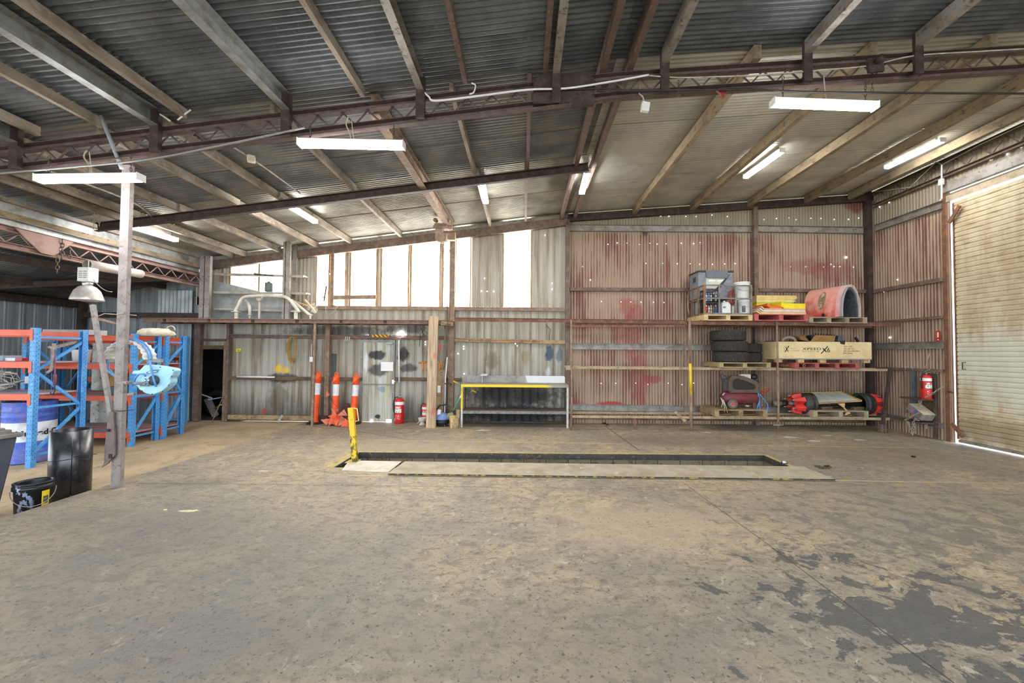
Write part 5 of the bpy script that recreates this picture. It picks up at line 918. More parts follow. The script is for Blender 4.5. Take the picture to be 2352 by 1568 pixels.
# behind the plank: second plank, tubes, chain drop, notice
b = MB(); b.bar((at(1003, 955, 10.3).x, 10.3, 0), at(1014, 850, 10.45), .2, .04, (0, 1, 0)); tag(b.build('timber_board', WOOD), 'shorter dark-stained board leaning behind the tall timber plank', 'board')
p0 = at(1007, 893, 10.2); b = MB(); b.box(p0 + V((.02, -.03, 0)), (.075, .006, .17), Matrix.Rotation(.0, 3, 'Y')); tag(b.build('notice_card', WHITE), 'small white notice card beside the tall timber plank', 'notice')
for (pts, r, m, l, n, c) in (([(1022, 745), (1022, 800), (1019, 870)], .018, DUSTST, 'slim rusty rod hanging beside the hoist chain', 'rod', 'rod'), ([(1020, 850), (1017, 920), (1013, 973)], .03, DUSTST, 'thick rusty bar standing on the floor under the hoist chain', 'bar', 'bar'), ([(1027, 820), (1023, 870), (1021, 960)], .014, WHITE, 'thin white pole beside the rusty bar', 'pole', 'pole')):
    Yb = 10.15; b = MB(); P = [at(x, y, Yb) for x, y in pts]
    if n != 'rod': P[-1].z = 0
    b.tube(P, r, 8); tag(b.build(n, m), l, c)
b = MB(); b.bar(at(1012, 742, 10.), at(1040, 744, 10.1), .12, .1); tag(b.build('timber_packer', WOOD), 'timber packer block on the deck end below the hoist chain', 'block')
b = MB(); c = at(1027, 881, 10.15); b.tube([c + V((-.1, 0, 0)), c + V((0, -.02, .01)), c + V((.08, 0, 0)), c + V((.1, .04, -.03))], .014, 6); tag(b.build('steel_hook', DARKST), 'dark steel hook hanging on the bars beside the plank', 'hook')
# ---------------------------------------------------------------- extinguishers
def extinguisher(px, y0, y1, Y, label, zb=None, rot=0., kw=1.):
    p = at(px, y1, Y); zb = 0. if zb is None else zb; Ht = (at(px, y0, Y).z - zb); r = Ht * .155 * kw; o = V((p.x, Y, zb)); t = thing('fire_extinguisher', label, 'fire extinguisher', o, 'red fire extinguishers'); h = Ht * .86
    b = MB(); b.lathe([(0, .0), (r * .95, 0), (r, .015), (r, h * .9), (r * .8, h * .96), (r * .3, h), (0, h)], o, None, 24); b.build('cylinder', RED, t)
    b = MB(); b.lathe([(r + .0012, h * .74), (r + .0012, h * .86)], o, None, 24); b.build('white_band', WHITE, t)
    b = MB(); b.lathe([(r + .0015, h * .44), (r + .0015, h * .58)], o, None, 10, arc=(-PI / 2 - .9, -PI / 2 + .7)); b.build('label', mat('extinguisher_label', 'e6e8e2', '3f9a70', .5, 0, 50, lo=.5, hi=.55), t)
    b = MB(); b.lathe([(r + .0015, h * .18), (r + .0015, h * .36)], o, None, 10, arc=(-PI / 2 - .6, -PI / 2 + .5)); b.build('instruction_print', mat('red_and_white_print', 'c2251f', 'e8d8d2', .5, 0, 45, lo=.56, hi=.6), t)
    b = MB(); b.lathe([(r + .0014, h * .6), (r + .0014, h * .68)], o, None, 10, arc=(-PI / 2 - .7, -PI / 2 + .5)); b.build('title_print', mat('white_title_print', 'd8c8c2', 'c2251f', .5, 0, 40, lo=.5, hi=.54), t)
    b = MB(); b.cyl(o + V((0, 0, h)), o + V((0, 0, h * 1.06)), r * .22, seg=10); b.build('valve', GALV, t)
    for dz_, tilt in ((1.06, .1), (1.12, .25)):
        b = MB(); b.bar(o + V((-r * .3, 0, h * dz_)), o + V((r * .9, -.0, h * (dz_ + tilt * .35))), .018, .012); b.build('lever', GALV, t)
    b = MB(); b.tube([o + V((0, 0, h * 1.04)), o + V((-r * .9, 0, h * 1.02)), o + V((-r * 1.25, -.02, h * .9)), o + V((-r * 1.25, -.02, h * .6)), o + V((-r * 1.15, -.02, h * .45))], .011, 8); b.build('hose', BLACK, t)
    return t
extinguisher(917, 904, 967, 10.45, 'red fire extinguisher on the floor beside the personnel door'); extinguisher(977, 920, 967, 10.45, 'smaller red fire extinguisher half hidden behind the tall timber plank')
# stool, vacuum, shovel, blocks
o = V((at(970, 968, 10.25).x, 10.25, 0)); t = thing('paint_tub', 'small stack of white tubs beside the foot of the plank', 'tub', o); b = MB()
b.lathe([(0, 0), (.07, 0), (.08, .02), (.06, .03), (.05, .09), (0, .09)], o, None, 18); b.lathe([(0, .09), (.09, .09), (.1, .17), (.105, .18), (.09, .18), (.08, .1)], o, None, 18); b.build('tub', mat('dusty_white_plastic', 'cfcdc6', 'b4b0a6', .5), t)
b = MB(); b.tube([(at(957, 965, 10.3).x, 10.3, .015), (at(969, 958, 10.3).x, 10.35, .12)], .014, 6); tag(b.build('cane', WOODL), 'short cane leaning at the foot of the cladding near white tubs', 'cane')
o = V((at(1014, 970, 10.1).x, 10.12, 0)); t = thing('shop_vacuum', 'small blue and black vacuum cleaner behind the foot of the plank', 'vacuum', o); b = MB(); b.lathe([(0, .04), (.15, .04), (.18, .1), (.17, .17), (.0, .17)], o, None, 24); b.build('tank', BLACK, t)
b = MB(); b.lathe([(.175, .17), (.18, .2), (.15, .28), (.09, .33), (0, .34)], o, None, 24); b.build('motor_head', mat('blue_grey_plastic', '6d7fb0', '5c6c9a', .4), t)
b = MB(); b.prism([o + V((x, -.12, z)) for x, z in ((-.1, .2), (-.02, .2), (-.0, .4), (-.08, .42))], (0, .1, 0)); b.build('front_panel', WHITE, t, .01)
for sx in (-1, 1): b = MB(); b.cyl(o + V((sx * .14, -.05, .04)), o + V((sx * .17, -.05, .04)), .04, seg=12); b.build('wheel', BLACK, t)
b = MB(); b.tube([o + V((.16, 0, .2)), o + V((.17, -.02, .4)), o + V((.1, 0, .52)), o + V((-.05, 0, .5)), o + V((-.16, 0, .36)), o + V((-.2, 0, .1))], .02, 8); b.build('hose', DCABLE, t)
t = thing('shovel', 'green shovel leaning against the workbench leg', 'shovel', at(1030, 960, 10.1)); p, q = at(1032, 958, 10.05), at(1061, 905, 10.); b = MB(); b.cyl(at(1041, 942, 10.05), q, .016, seg=8); b.build('handle', mat('green_paint', '4f9a5f', '3f8550', .5), t); b = MB(); b.cyl(at(1056, 914, 10.01), q, .018, seg=8); b.build('grip', WHITE, t)
b = MB(); b.prism([at(x, y, 10.05) for x, y in ((1028, 949), (1040, 946), (1042, 952), (1035, 958), (1027, 966), (1025, 960))], (0, .02, 0)); b.build('blade', mat('olive_steel', '7d8556', '6b7348', .6), t, .006)
b = MB(); c = at(1039, 948, 10.15); b.tube([c + V((.11 * math.cos(a), .03, .1 * math.sin(a))) for a in [2 * PI * k / 16 for k in range(16)]], .008, 6, True); tag(b.build('wire_ring', DUSTST), 'rusty wire ring behind the green shovel blade', 'ring')
t = thing('long_pole', 'green pole with yellow ends poking out over the workbench corner', 'pole', at(1067, 887, 10.2)); p, q = at(1041, 875, 10.15), at(1094, 901, 10.3); b = MB(); b.cyl(p.lerp(q, .2), p.lerp(q, .78), .013, seg=8); b.build('shaft', mat('green_paint', ''), t)
for a, c in ((0, .2), (.78, 1)): b = MB(); b.cyl(p.lerp(q, a), p.lerp(q, c), .02, seg=8); b.build('grip', YEL, t)
for (x0, y0, x1, y1, Y, a, l) in ((1034, 959, 1046, 975, 9.9, .3, 'sawn timber block lying lowest in the offcut heap by the workbench'), (1044, 960, 1055, 975, 9.85, -.2, 'short timber offcut beside the workbench leg'), (1048, 940, 1056, 962, 10.05, .15, 'upright timber offcut behind the other offcuts by the workbench'), (1035, 950, 1048, 962, 10., -.5, 'timber offcut resting on top of the offcut heap')):
    p, q = at(x0, y1, Y), at(x1, y0, Y); h = q.z - p.z; z = .0 if y1 > 970 else (0. if 'upright' in l else .15); b = MB(); b.box(((p.x + q.x) / 2, Y, z + (h if y1 < 970 and 'upright' not in l else q.z) / 2), (q.x - p.x, .14, h if y1 < 970 and 'upright' not in l else q.z), rz(a)); tag(b.build('timber_offcut', WOODL if 'block' in l or 'rest' in l else WOOD, bevel=.004), l, 'timber offcut', 'timber offcuts by the workbench')
# ---------------------------------------------------------------- workbench
YB = 9.95; YBk = 10.55; p0, p1 = at(1059, 880, YB), at(1306, 884, YB); x0, x1 = p0.x, p1.x; zb = 1.03; t = thing('workbench', 'long steel workbench with yellow front edge against the grey cladding', 'workbench', ((x0 + x1) / 2, YB, 0)); wl = mat('chipped_white_paint', 'c9c8c2', 'a8a49a', .6, 0, 7, c3='6f675c'); sq = .045
s = NT('bench_edge_paint'); Pq = s.tc.outputs['Object']; xx_ = s.sep(Pq)[0]; n = s.noise(Pq, 8., 4, .7); col = s.mix(s.step(s.math('ADD', xx_, s.math('MULTIPLY', n, .3)), .9, 1.1), lin('e2bf17'), lin('8d8a85')); BEDGE = s.bsdf(col, .5)
b = MB(); b.bb(x0, x1, YB, YB + .045, zb - .06, zb); b.build('front_rail', BEDGE, t, .003)
b = MB(); b.bb(x0, x0 + sq, YB, YB + sq, .42, zb - .06, 0); b.bb(x0, x0 + sq, YB, YB + sq, 0, .42, 1); b.build('leg', [YEL, wl], t)
for (x, y) in ((x1 - sq, YB), (x0, YBk - sq), (x1 - sq, YBk - sq)): b = MB(); b.bb(x, x + sq, y, y + sq, 0, zb - .06); b.build('leg', wl if y == YB else DARKST, t)
b = MB(); b.bb(x0, x1, YB + .002, YBk, zb, zb + .012); b.build('bench_top', mat('worn_bench_top', '9a8f7e', '7f7565', .6, .1, 5, c3='5f554a'), t)
s = NT('splash_back'); Pq = s.tc.outputs['Object']; n = s.noise(Pq, 6., 4, .7); col = s.mix(s.step(s.math('ADD', s.sep(Pq)[0], s.math('MULTIPLY', n, .25)), .35, .42), s.mix(s.step(n, .4, .65), lin('98908c'), lin('7b7370')), lin('d2d3d2'))
b = MB(); zt_ = zb + .19; b.prism([(x0 + .06, YBk - .02, zb), (x1 - .03, YBk - .02, zb), (x1 - .03, YBk - .02, zt_ - .03), (x1 - .06, YBk - .02, zt_), (x0 + .09, YBk - .02, zt_), (x0 + .06, YBk - .02, zt_ - .03)], (0, .015, 0)); b.build('splash_back', s.bsdf(col, .5), t)
b = MB(); b.bb(x0 + .02, x1 - .02, YB + .02, YBk, .36, .4, 0); b.bb(x0 + .02, x1 - .02, YB + .005, YB + .03, .33, .4, 1); b.build('lower_shelf', [mat('worn_shelf_timber', '6e5c46', '54463a', .8), mat('scuffed_grey_steel', '7d7d7b', '5a5957', .6, .2, 9)], t)
b = MB(); b.bb(x0 + .03, x1 - .03, YBk - .03, YBk, .02, .06); b.build('rear_rail', DARKST, t)
b = MB(); c = at(1112, 862, 10.4); b.prism([(c.x - .1, 10.3, zb + .2), (c.x + .08, 10.3, zb + .19), (c.x + .1, 10.5, zb + .23), (c.x - .06, 10.5, zb + .23)], (0, 0, .006)); b.bar((c.x - .05, 10.4, zb + .012), (c.x - .05, 10.4, zb + .2), .01, .01); tag(b.build('paper_stand', WHITE), 'small white tilted card stand on the workbench', 'stand')
b = MB(); p = at(1118, 905, 10.5); b.tube([at(1111, 886, 10.56), at(1113, 905, 10.56), at(1118, 918, 10.56)], .012, 6); tag(b.build('cable', DCABLE), 'black cable stub hanging under the workbench', 'cable')
# ---------------------------------------------------------------- pit cover, yellow post
zc = .03; t = thing('pit_cover', 'long plywood pit cover with a black and yellow front edge', 'pit cover', (1.2, 6.2, 0)); A = [atz(x, y, zc) for x, y in ((891, 1087), (1918, 1100), (1845, 1071), (930, 1059))]
b = MB(); b.prism([(p.x, p.y, .006) for p in A], (0, 0, zc - .006)); b.build('ply_sheet', mat('dusty_plywood', 'a89c86', '93866f', .85, 0, 2.5, c3='b8ad98'), t)
b = MB(); d = V((0, -.005, 0)); b.prism([V((A[0].x, A[0].y, .01)) + d, V((A[1].x, A[1].y, .01)) + d, V((A[1].x, A[1].y, zc + .001)) + d, V((A[0].x, A[0].y, zc + .001)) + d], (0, .004, 0)); b.build('painted_edge', mat('black_yellow_edge', '2f2c22', '8f7c2a', .7, 0, 14, lo=.5, hi=.62), t)
A = [atz(x, y, .006) for x, y in ((786, 1079), (893, 1084), (922, 1060), (802, 1058))]; b = MB(); b.prism([(p.x, p.y, .001) for p in A], (0, 0, .012)); tag(b.build('pit_end_board', mat('pale_board', 'cbc2b1', 'b3a996', .8, 0, 3, c3='ddd8cc')), 'pale flat board on the floor at the yellow post end of the pit', 'board')
py2 = 6.78; p, q = at(816, 1054, py2), at(806, 936, py2); p.z = 0; t = thing('bollard_post', 'leaning worn yellow steel post at the end of the pit', 'post', p); s = NT('scraped_yellow'); Pq = s.tc.outputs['Object']; n = s.noise(s.scale(Pq, (1, 1, .6)), 14., 5, .7); col = s.mix(s.step(s.math('ADD', n, s.math('MULTIPLY', s.sep(Pq)[2], -.35)), .36, .5), lin('cfae1c'), lin('4a4428')); YS = s.bsdf(col, .55)
b = MB(); b.chan(p, q, .085, .06, .01, (0, 1, 0)); b.bar(p, q, .075, .012, (0, 1, 0)); b.build('column', YS, t)
b = MB(); b.bb(p.x - .13, p.x + .06, py2 - .1, py2 + .1, .006, .014); b.build('foot_plate', LIPY, t)
b = MB(); b.tube([at(810, 937, py2), at(820, 938, py2), at(824, 966, py2), at(812, 968, py2)], .009, 6); b.build('side_loop', mat('pale_yellow_bar', 'd8cc8a', 'c9b45a'), t)
b = MB(); rr = random.Random(2)
c = atz(1893, 1074)
for k in range(9): b.box(c + V((rr.uniform(-.11, .11), rr.uniform(-.06, .06), .012)), (rr.uniform(.03, .09), rr.uniform(.02, .06), .02), rz(rr.uniform(0, 3)))
o = b.build('debris', mat('dark_debris', '4a3f33', '5d5040')); tag(o, 'scatter of dark debris by the far end of the pit cover', 'debris'); o['kind'] = 'stuff'
for (x, y, w, l) in ((1388, 973, .08, 'small black scrap lying by the red wall rail'), (1395, 976, .06, 'smaller black scrap beside the other by the red wall rail'), (2098, 1050, .05, 'tiny dark clod on open floor near the roller door')):
    c = atz(x, y); b = MB(); b.box(c + V((0, 0, .015)), (w, .05, .03), rz(.4)); tag(b.build('floor_scrap', BLACK, bevel=.006), l, 'scrap')
t = thing('crumpled_can', 'crushed silver can beside the far pit corner', 'can', atz(1803, 1066)); c = atz(1803, 1066); b = MB(); b.cyl(c + V((-.04, 0, .03)), c + V((.05, .02, .03)), .03, .022, 12); b.build('can_body', mat('bright_aluminium', ''), t)
# ---------------------------------------------------------------- pallet shelving along the red wall
SY = 9.75; zt_, zm_, zl_ = at(1700, 742, SY).z, at(1700, 847, SY).z, at(1700, 959, SY).z
PX = lambda px, Y=SY: at(px, 850, Y).x
RST2 = mat('rusty_shelf_steel', '7a5444', '94705a', .8, .05, 8, c3='5b4034'); TAN = mat('dusty_tan_rail', 'a89376', '8a745a', .8, 0, 6)
t = thing('pallet_shelving', 'homemade three-level steel shelving along the red corrugated wall', 'shelving', (PX(1700), SY, 0))
def piece(nm, m, f, bevel=0.): b = MB(); f(b); return b.build(nm, m, t, bevel)
xe = PX(2040)
piece('front_rail', RST2, lambda b: b.chan((PX(1042), SY, zt_ + .04), (PX(1575), SY, zt_ + .02), .06, .09, .008)); piece('front_rail', RST2, lambda b: b.chan((PX(1575), SY, zt_), (RX - .1, SY, zt_), .06, .09, .008)); piece('rear_rail', RST2, lambda b: b.chan((PX(1309), 10.45, zt_ - .0), (RX - .15, 10.45, zt_), .06, .09, .008)); piece('rear_rail', RST2, lambda b: b.bar((PX(1315), 10.2, zt_ - .07), (PX(1578), SY + .1, zt_ - .07), .05, .05))
for z, x0 in ((zm_, PX(1303)), (zl_, PX(1310))):
    piece('front_rail', TAN, lambda b: b.bar((x0, SY, z), (xe, SY, z), .05, .055)); piece('rear_rail', TAN, lambda b: b.bar((x0, 10.4, z), (RX - .15, 10.4, z), .05, .055))
for px, m in ((1311, DUSTST), (1782, DUSTST)):
    piece('upright', m, lambda b: b.tube([(PX(px), SY - .055, 0), (PX(px) + .02, SY - .055, zl_ + .3), (PX(px + 1), SY - .055, zm_), (PX(px), SY - .055, zt_ + .04)], .024, 10))
x = PX(1583); piece('upright', DUSTST, lambda b: b.tube([(x + .02, SY - .055, 0), (x + .02, SY - .055, .85)], .035, 10)); piece('upright', YEL, lambda b: b.tube([(x + .02, SY - .055, .85), (x, SY - .055, zm_ + .12)], .032, 10)); piece('upright', DUSTST, lambda b: b.tube([(x, SY - .055, zm_ + .12), (x - .01, SY - .055, zt_ + .04)], .03, 10))
piece('rear_upright', DUSTST, lambda b: b.bar((PX(1572, 10.4), 10.4, .25), (PX(1572, 10.4), 10.4, zt_), .045, .045, (0, 1, 0))); piece('slanted_upright', DARKST, lambda b: b.bar((PX(2019), SY - .06, .1), (PX(2040), SY - .06, zm_ + .05), .06, .05, (0, 1, 0)))
piece('base_clamp', mat('brown_clamp', '6b564c', '57463d'), lambda b: [b.bb(PX(2013) + k * .07, PX(2013) + .055 + k * .07, SY - .12, SY, .005, .2) for k in (0, 1)], .008); piece('floor_strut', TAN, lambda b: b.bar((PX(1556), SY + .15, .42), (PX(1574), SY - .02, .22), .05, .06)); piece('clamp_bolt', GALV, lambda b: b.cyl((PX(1770), SY - .09, .16), (PX(1792), SY - .1, .165), .012, seg=6)); piece('rail_stop', TAN, lambda b: b.bb(PX(1300), PX(1311), SY - .06, SY + .04, zm_ - .05, zm_ + .05)); piece('short_leg', RST2, lambda b: b.bar((PX(1462), SY + .1, .0), (PX(1459), SY + .1, zl_), .04, .03, (0, 1, 0)))
for px in (1660, 1900): piece('cross_bar', RST2, lambda b: [b.bar((PX(px), SY, z - .03), (PX(px), 10.4, z - .03), .06, .04) for z in (zt_, zm_)])
z1, z2, z3 = zt_ + .05, zm_ + .03, zl_ + .03
# ---- pallets
def pallet(x0, x1, y0, y1, z, h, m, label, m2=None, gaps=None):
    t = thing('wooden_pallet', label, 'pallet', ((x0 + x1) / 2, (y0 + y1) / 2, z), 'pallets on the shelving'); m2 = m2 or m; n = 6
    for zz, nm in ((z + h - .022, 'top_board'), (z, 'bottom_board')):
        for k in range(n if nm == 'top_board' else 3):
            b = MB(); kk_ = n if nm == 'top_board' else 3; w = (y1 - y0) / kk_; ww = .86 * w if kk_ == n else .12; c = y0 + (w * k if kk_ == n else (y1 - y0 - ww) * k / 2); b.bb(x0, x1, c, c + ww, zz, zz + .022); b.build(nm, m, t)
    xs = [x0, (x0 + x1) / 2 - .05, x1 - .1] if not gaps else [x0 + (x1 - x0 - .1) * k / gaps for k in range(gaps + 1)]
    for x in xs: b = MB(); b.bb(x, x + .1, y0 + .004, y1 - .004, z + .022, z + h - .022); b.build('bearer', m2, t)
    return t
PF = 9.6; PB_ = 10.6; X = lambda px, Y=PF: at(px, 740, Y).x
LW = mat('fresh_pallet_pine', 'cfb384', 'b89a68', .8, 0, 5); GW = mat('grey_pallet_timber', '9b8b72', '7d6e58', .85, 0, 5, c3='b3a284'); RW = mat('red_pallet_paint', 'b05a56', '9c4844', .75, 0, 6); RW2 = mat('worn_red_pallet', '9a5048', '7f3f38', .75, 0, 6, c3='b98a78'); OW = mat('rough_brown_pallet', '9c8462', '786248', .85, 0, 8, c3='5c4630'); YW = mat('yellow_flecked_pallet', 'a08f60', '82725a', .8, 0, 9, c3='c9ab3c')
pallet(X(1617), X(1729), PF, PB_, z1, .135, LW, 'fresh pine pallet under the steel cage on the top shelf', LW); pallet(X(1733), X(1857), PF, PB_, z1, .16, RW, 'pinkish red pallet carrying the stacked yellow panels'); pallet(X(1860), X(2000) - .06, PF + .02, PB_, z1 - .04, .14, GW, 'grey timber pallet under the red plastic-wrapped arch', gaps=3)
pallet(X(1652), X(1770), PF, PB_, z2, .125, GW, 'weathered pallet with yellow flecks beneath the stacked tyres', YW, gaps=2); pallet(X(1826), X(1975), PF + .02, PB_ - .05, z2, .13, RW2, 'worn red pallet under the long plywood crate', gaps=3)
pallet(X(1641, 9.65), X(1761, 9.65), 9.65, PB_ - .1, z3, .17, OW, 'rough brown pallet carrying the air compressor'); pallet(X(1866, 9.65), X(1992, 9.65), 9.65, 10.5, z3, .16, GW, 'grey pallet under the red-hubbed axle on the lowest shelf')
e = [o for o in bpy.data.objects if o.get('label', '').startswith('worn red pallet')][0]
text('LOSCAM', .07, Matrix.Translation((X(1826) - .002, PF + .55, z2 + .03)) @ Matrix(((0, 0, -1, 0), (-1, 0, 0, 0), (0, 1, 0, 0), (0, 0, 0, 1))), mat('pale_stencil', 'd8b9ae'), 'stencil', e)
b = MB(); b.lathe([(.03, 0), (.024, 0), (.024, .001)], (X(1847), PF + .017, z2 + .065), Matrix.Rotation(PI / 2, 3, 'X'), 16); b.build('round_mark', mat('pale_stencil', ''), e)
# ---- steel cage with its load
zc = z1 + .136; cx0, cx1, cy0, cy1 = X(1617), X(1729), PF + .01, 10.55; ch = at(1650, 653, PF).z - zc; CG = mat('grey_cage_steel', '83807c', '6e655c', .6, .3, 7); CGR = mat('rusty_cage_steel', '8f6b4c', '75543a', .75, .1, 7)
t = thing('steel_cage', 'open grey and rusty steel cage of goods on the top shelf', 'cage', ((cx0 + cx1) / 2, 10.1, zc)); s_ = .032
def cg(m, nm, *boxes):
    b = MB()
    for q in boxes: b.bb(*q)
    b.build(nm, m, t)
for x, w, m in ((cx0, .05, CGR), (cx0 + .355, s_, CG), (cx0 + .74, s_, CG), (cx1 - s_, s_, CG)):
    cg(m, 'corner_post' if m is CGR or x > cx1 - .1 else 'post', (x, x + w, cy0, cy0 + s_, zc - (.12 if x > cx1 - .1 else 0), zc + ch))
for z in (zc + .01, zc + ch * .52, zc + ch - s_): cg(CG, 'front_rail', (cx0, cx1, cy0 + .004, cy0 + s_ - .004, z, z + s_)); cg(CGR, 'side_rail', (cx0 + .004, cx0 + s_, cy0, cy1, z, z + s_)); cg(CG, 'side_rail', (cx1 - s_, cx1 - .004, cy0, cy1, z, z + s_))
for k in range(1, 4): y = cy0 + (cy1 - cy0) * k / 3 - (s_ if k == 3 else 0); cg(CGR, 'post', (cx0, cx0 + s_, y, y + s_, zc, zc + ch))
cg(CG, 'floor_tray', (cx0, cx1, cy0, cy1, zc, zc + .008))
MK = mat('dark_grey_crate', '2c2d31', '3a3b40', .5); zz = zc + .012; ci = cx0 + .065
def crate(z, label):
    t = thing('milk_crate', label, 'crate', (ci + .145, cy0 + .2, z)); x0, x1, y0, y1, h = ci, ci + .29, cy0 + .05, cy0 + .34, .29
    b = MB(); b.bb(x0, x1, y0, y1, z, z + .01); b.build('base', MK, t); b = MB()
    for zq in (.0, .1, .16, .26): b.bb(x0, x1, y0, y0 + .008, z + zq, z + zq + (.03 if zq > .2 else .012)); b.bb(x0, x0 + .008, y0, y1, z + zq, z + zq + (.03 if zq > .2 else .012)); b.bb(x1 - .008, x1, y0, y1, z + zq, z + zq + .02); b.bb(x0, x1, y1 - .008, y1, z + zq, z + zq + .02)
    for k in range(6): x = x0 + (x1 - x0 - .008) * k / 5; b.bb(x, x + .008, y0, y0 + .007, z, z + h); y = y0 + (y1 - y0 - .008) * k / 5; b.bb(x0, x0 + .007, y, y + .008, z, z + h); b.bb(x, x + .008, y1 - .007, y1, z, z + h)
    b.build('lattice', MK, t)
crate(zz, 'dark milk crate of coloured spray cans, lower of two in the cage'); crate(zz + .3, 'dark milk crate of bottles, upper of two in the cage')
def bottle(x, y, z, r, h, c, cap, label, nm='spray_can', m=None):
    t = thing(nm, label, 'can' if nm == 'spray_can' else 'bottle', (x, y, z), 'cans and bottles in the milk crates'); b = MB(); b.lathe([(0, 0), (r, 0), (r, h * .78), (r * .55, h * .86), (0, h * .86)], (x, y, z), None, 14); b.build('body', mat('can_' + c, c, None, .35), t); b = MB(); b.lathe([(r * .5, h * .84), (r * .55, h * .86), (r * .5, h), (0, h)], (x, y, z), None, 12); b.build('cap', mat('can_' + cap, cap, None, .4), t)
for k, (c, cap, d) in enumerate((('c8302c', 'e8e8e8', 'red spray can with pale cap nearest the rusty corner post'), ('dcdcdc', 'c8302c', 'white spray can with red cap second in lower crate'), ('d8c9a0', 'e8e8e8', 'cream spray can third in lower crate'), ('8a6a40', '202020', 'tan spray can fourth in lower crate'), ('3f78c0', 'e8e8e8', 'blue spray can at the end of the lower crate'))): bottle(ci + .035 + k * .054, cy0 + .09, zz + .011, .025, .21, c, cap, d)
for k, (c, cap, d) in enumerate((('d8dce0', 'e8e8e8', 'white bottle nearest the rusty post in upper crate'), ('68b0dc', '3a78b8', 'light blue bottle second in upper crate'), ('e0e0dc', '222222', 'white bottle with black cap third in upper crate'), ('2a2226', 'c8c0b8', 'black bottle fourth in upper crate'), ('d8d2c2', 'e8e8e8', 'cream bottle at the end of the upper crate'))): bottle(ci + .035 + k * .054, cy0 + .09, zz + .311, .024, .17 + .03 * (k % 2), c, cap, d, 'plastic_bottle')
x = at(1668, 720, PF + .1).x; t = thing('jerry_bottle', 'large white oil bottle standing in the cage beside the crates', 'bottle', (x, PF + .14, zz)); b = MB(); b.prism([(x + a, PF + .09, zz + c) for a, c in ((-.1, 0), (.11, 0), (.11, .23), (.06, .3), (-.06, .3), (-.1, .27))], (0, .1, 0)); b.build('body', WHITE, t, .015); b = MB(); b.cyl((x - .03, PF + .14, zz + .29), (x - .03, PF + .14, zz + .33), .025, seg=12); b.build('cap', WHITE, t); b = MB(); b.bb(x - .085, x - .01, PF + .084, PF + .0895, zz + .15, zz + .19); b.build('label', mat('grey_blue_label', '8aa0b4', '55606a', .5, 0, 60), t)
x = at(1685, 720, PF + .1).x; b = MB(); b.lathe([(0, 0), (.04, 0), (.045, .02), (.04, .17), (.03, .21), (0, .22)], (x, PF + .12, zz), None, 14); tag(b.build('grey_bottle', mat('greenish_grey_plastic', '9aa08e', '868c7a')), 'greenish grey bottle between the oil bottle and white pails', 'bottle')
def pail(px, z, r, h, label, Y, lab=False):
    x = at(px, 700, Y).x; t = thing('white_pail', label, 'pail', (x, Y, z), 'white pails in the cage'); b = MB(); b.lathe([(0, .0), (r * .88, 0), (r * .9, .01), (r * .98, h * .8), (r * 1.06, h * .81), (r * 1.06, h * .85), (r, h * .86), (r, h * .92), (r * 1.08, h * .93), (r * 1.08, h), (r * .95, h), (r * .93, h * .5), (0, h * .5)], (x, Y, z), None, 30); b.build('pail_body', WHITE, t)
    b = MB(); b.tube([(x + r * 1.08 * math.cos(a), Y - r * 1.08 * abs(math.sin(a)) * .9, z + h * .78 - .12 * math.sin(a)) for a in [PI * k / 12 for k in range(13)]], .004, 5); b.build('handle', GALV, t)
    if lab: b = MB(); b.lathe([(r * .97, h * .15), (r * .99, h * .55)], (x, Y, z), None, 5, arc=(-PI / 2 - .75, -PI / 2 - .2)); b.build('label', mat('dark_label_print', ''), t)
pail(1708, zz, .145, .38, 'white pail with a dark label, lower of two in the cage', PF + .2, True); pail(1704, zz + .345, .165, .43, 'taller white pail stacked on the labelled pail in the cage', PF + .2)
cab = V((at(1680, 680, PF + .15).x, PF + .15, zz + .4)); rr = random.Random(8); b = MB()
for k in range(9): b.tube([cab + V((rr.uniform(-.03, .03) + .06 * math.cos(2 * PI * i / 9), rr.uniform(-.04, .04), rr.uniform(-.05, .05) + .15 * math.sin(2 * PI * i / 9))) for i in range(9)], .007, 5, True)
tag(b.build('cable_tangle', mat('rust_red_cable', 'a05040', '86402f')), 'tangle of rust-red cable hanging inside the cage', 'cable')
# cooler bag
x0, x1 = at(1604, 660, 9.95).x, at(1684, 660, 9.95).x; y0, y1 = 9.95, 10.5; zb_, zt2 = zc + .42, at(1640, 623, 9.95).z; t = thing('cooler_bag', 'bulky grey padded fridge bag standing behind the cage load', 'bag', ((x0 + x1) / 2, 10.2, zb_)); CB = mat('grey_padded_fabric', '85858c', '6f7076', .85, 0, 14); CBD = mat('dark_grey_fabric', '3f4447', '33373a', .85); CBP = mat('pale_panel_fabric', 'c4c2b2', 'b2b0a2', .7)
b = MB(); b.bb(x0, x1, y0, y1, zb_, zt2); b.build('bag_body', CB, t, .03); b = MB(); b.bb(x0 - .015, x1 + .015, y0 - .02, y1 + .01, zt2 - .02, zt2 + .02); b.build('lid', CBD, t, .015); L = x1 - x0
b = MB(); b.prism([(x0 + L * .2 + a, y0 - .035, zt2 + c) for a, c in ((0, .025), (L * .63, .015), (L * .64, -.14), (L * .6, -.17), (L * .06, -.17), (L * .02, -.14))], (0, .03, 0)); b.build('front_flap', mat('mid_grey_fabric', '6b6d73', '5c5e64', .85), t, .006)
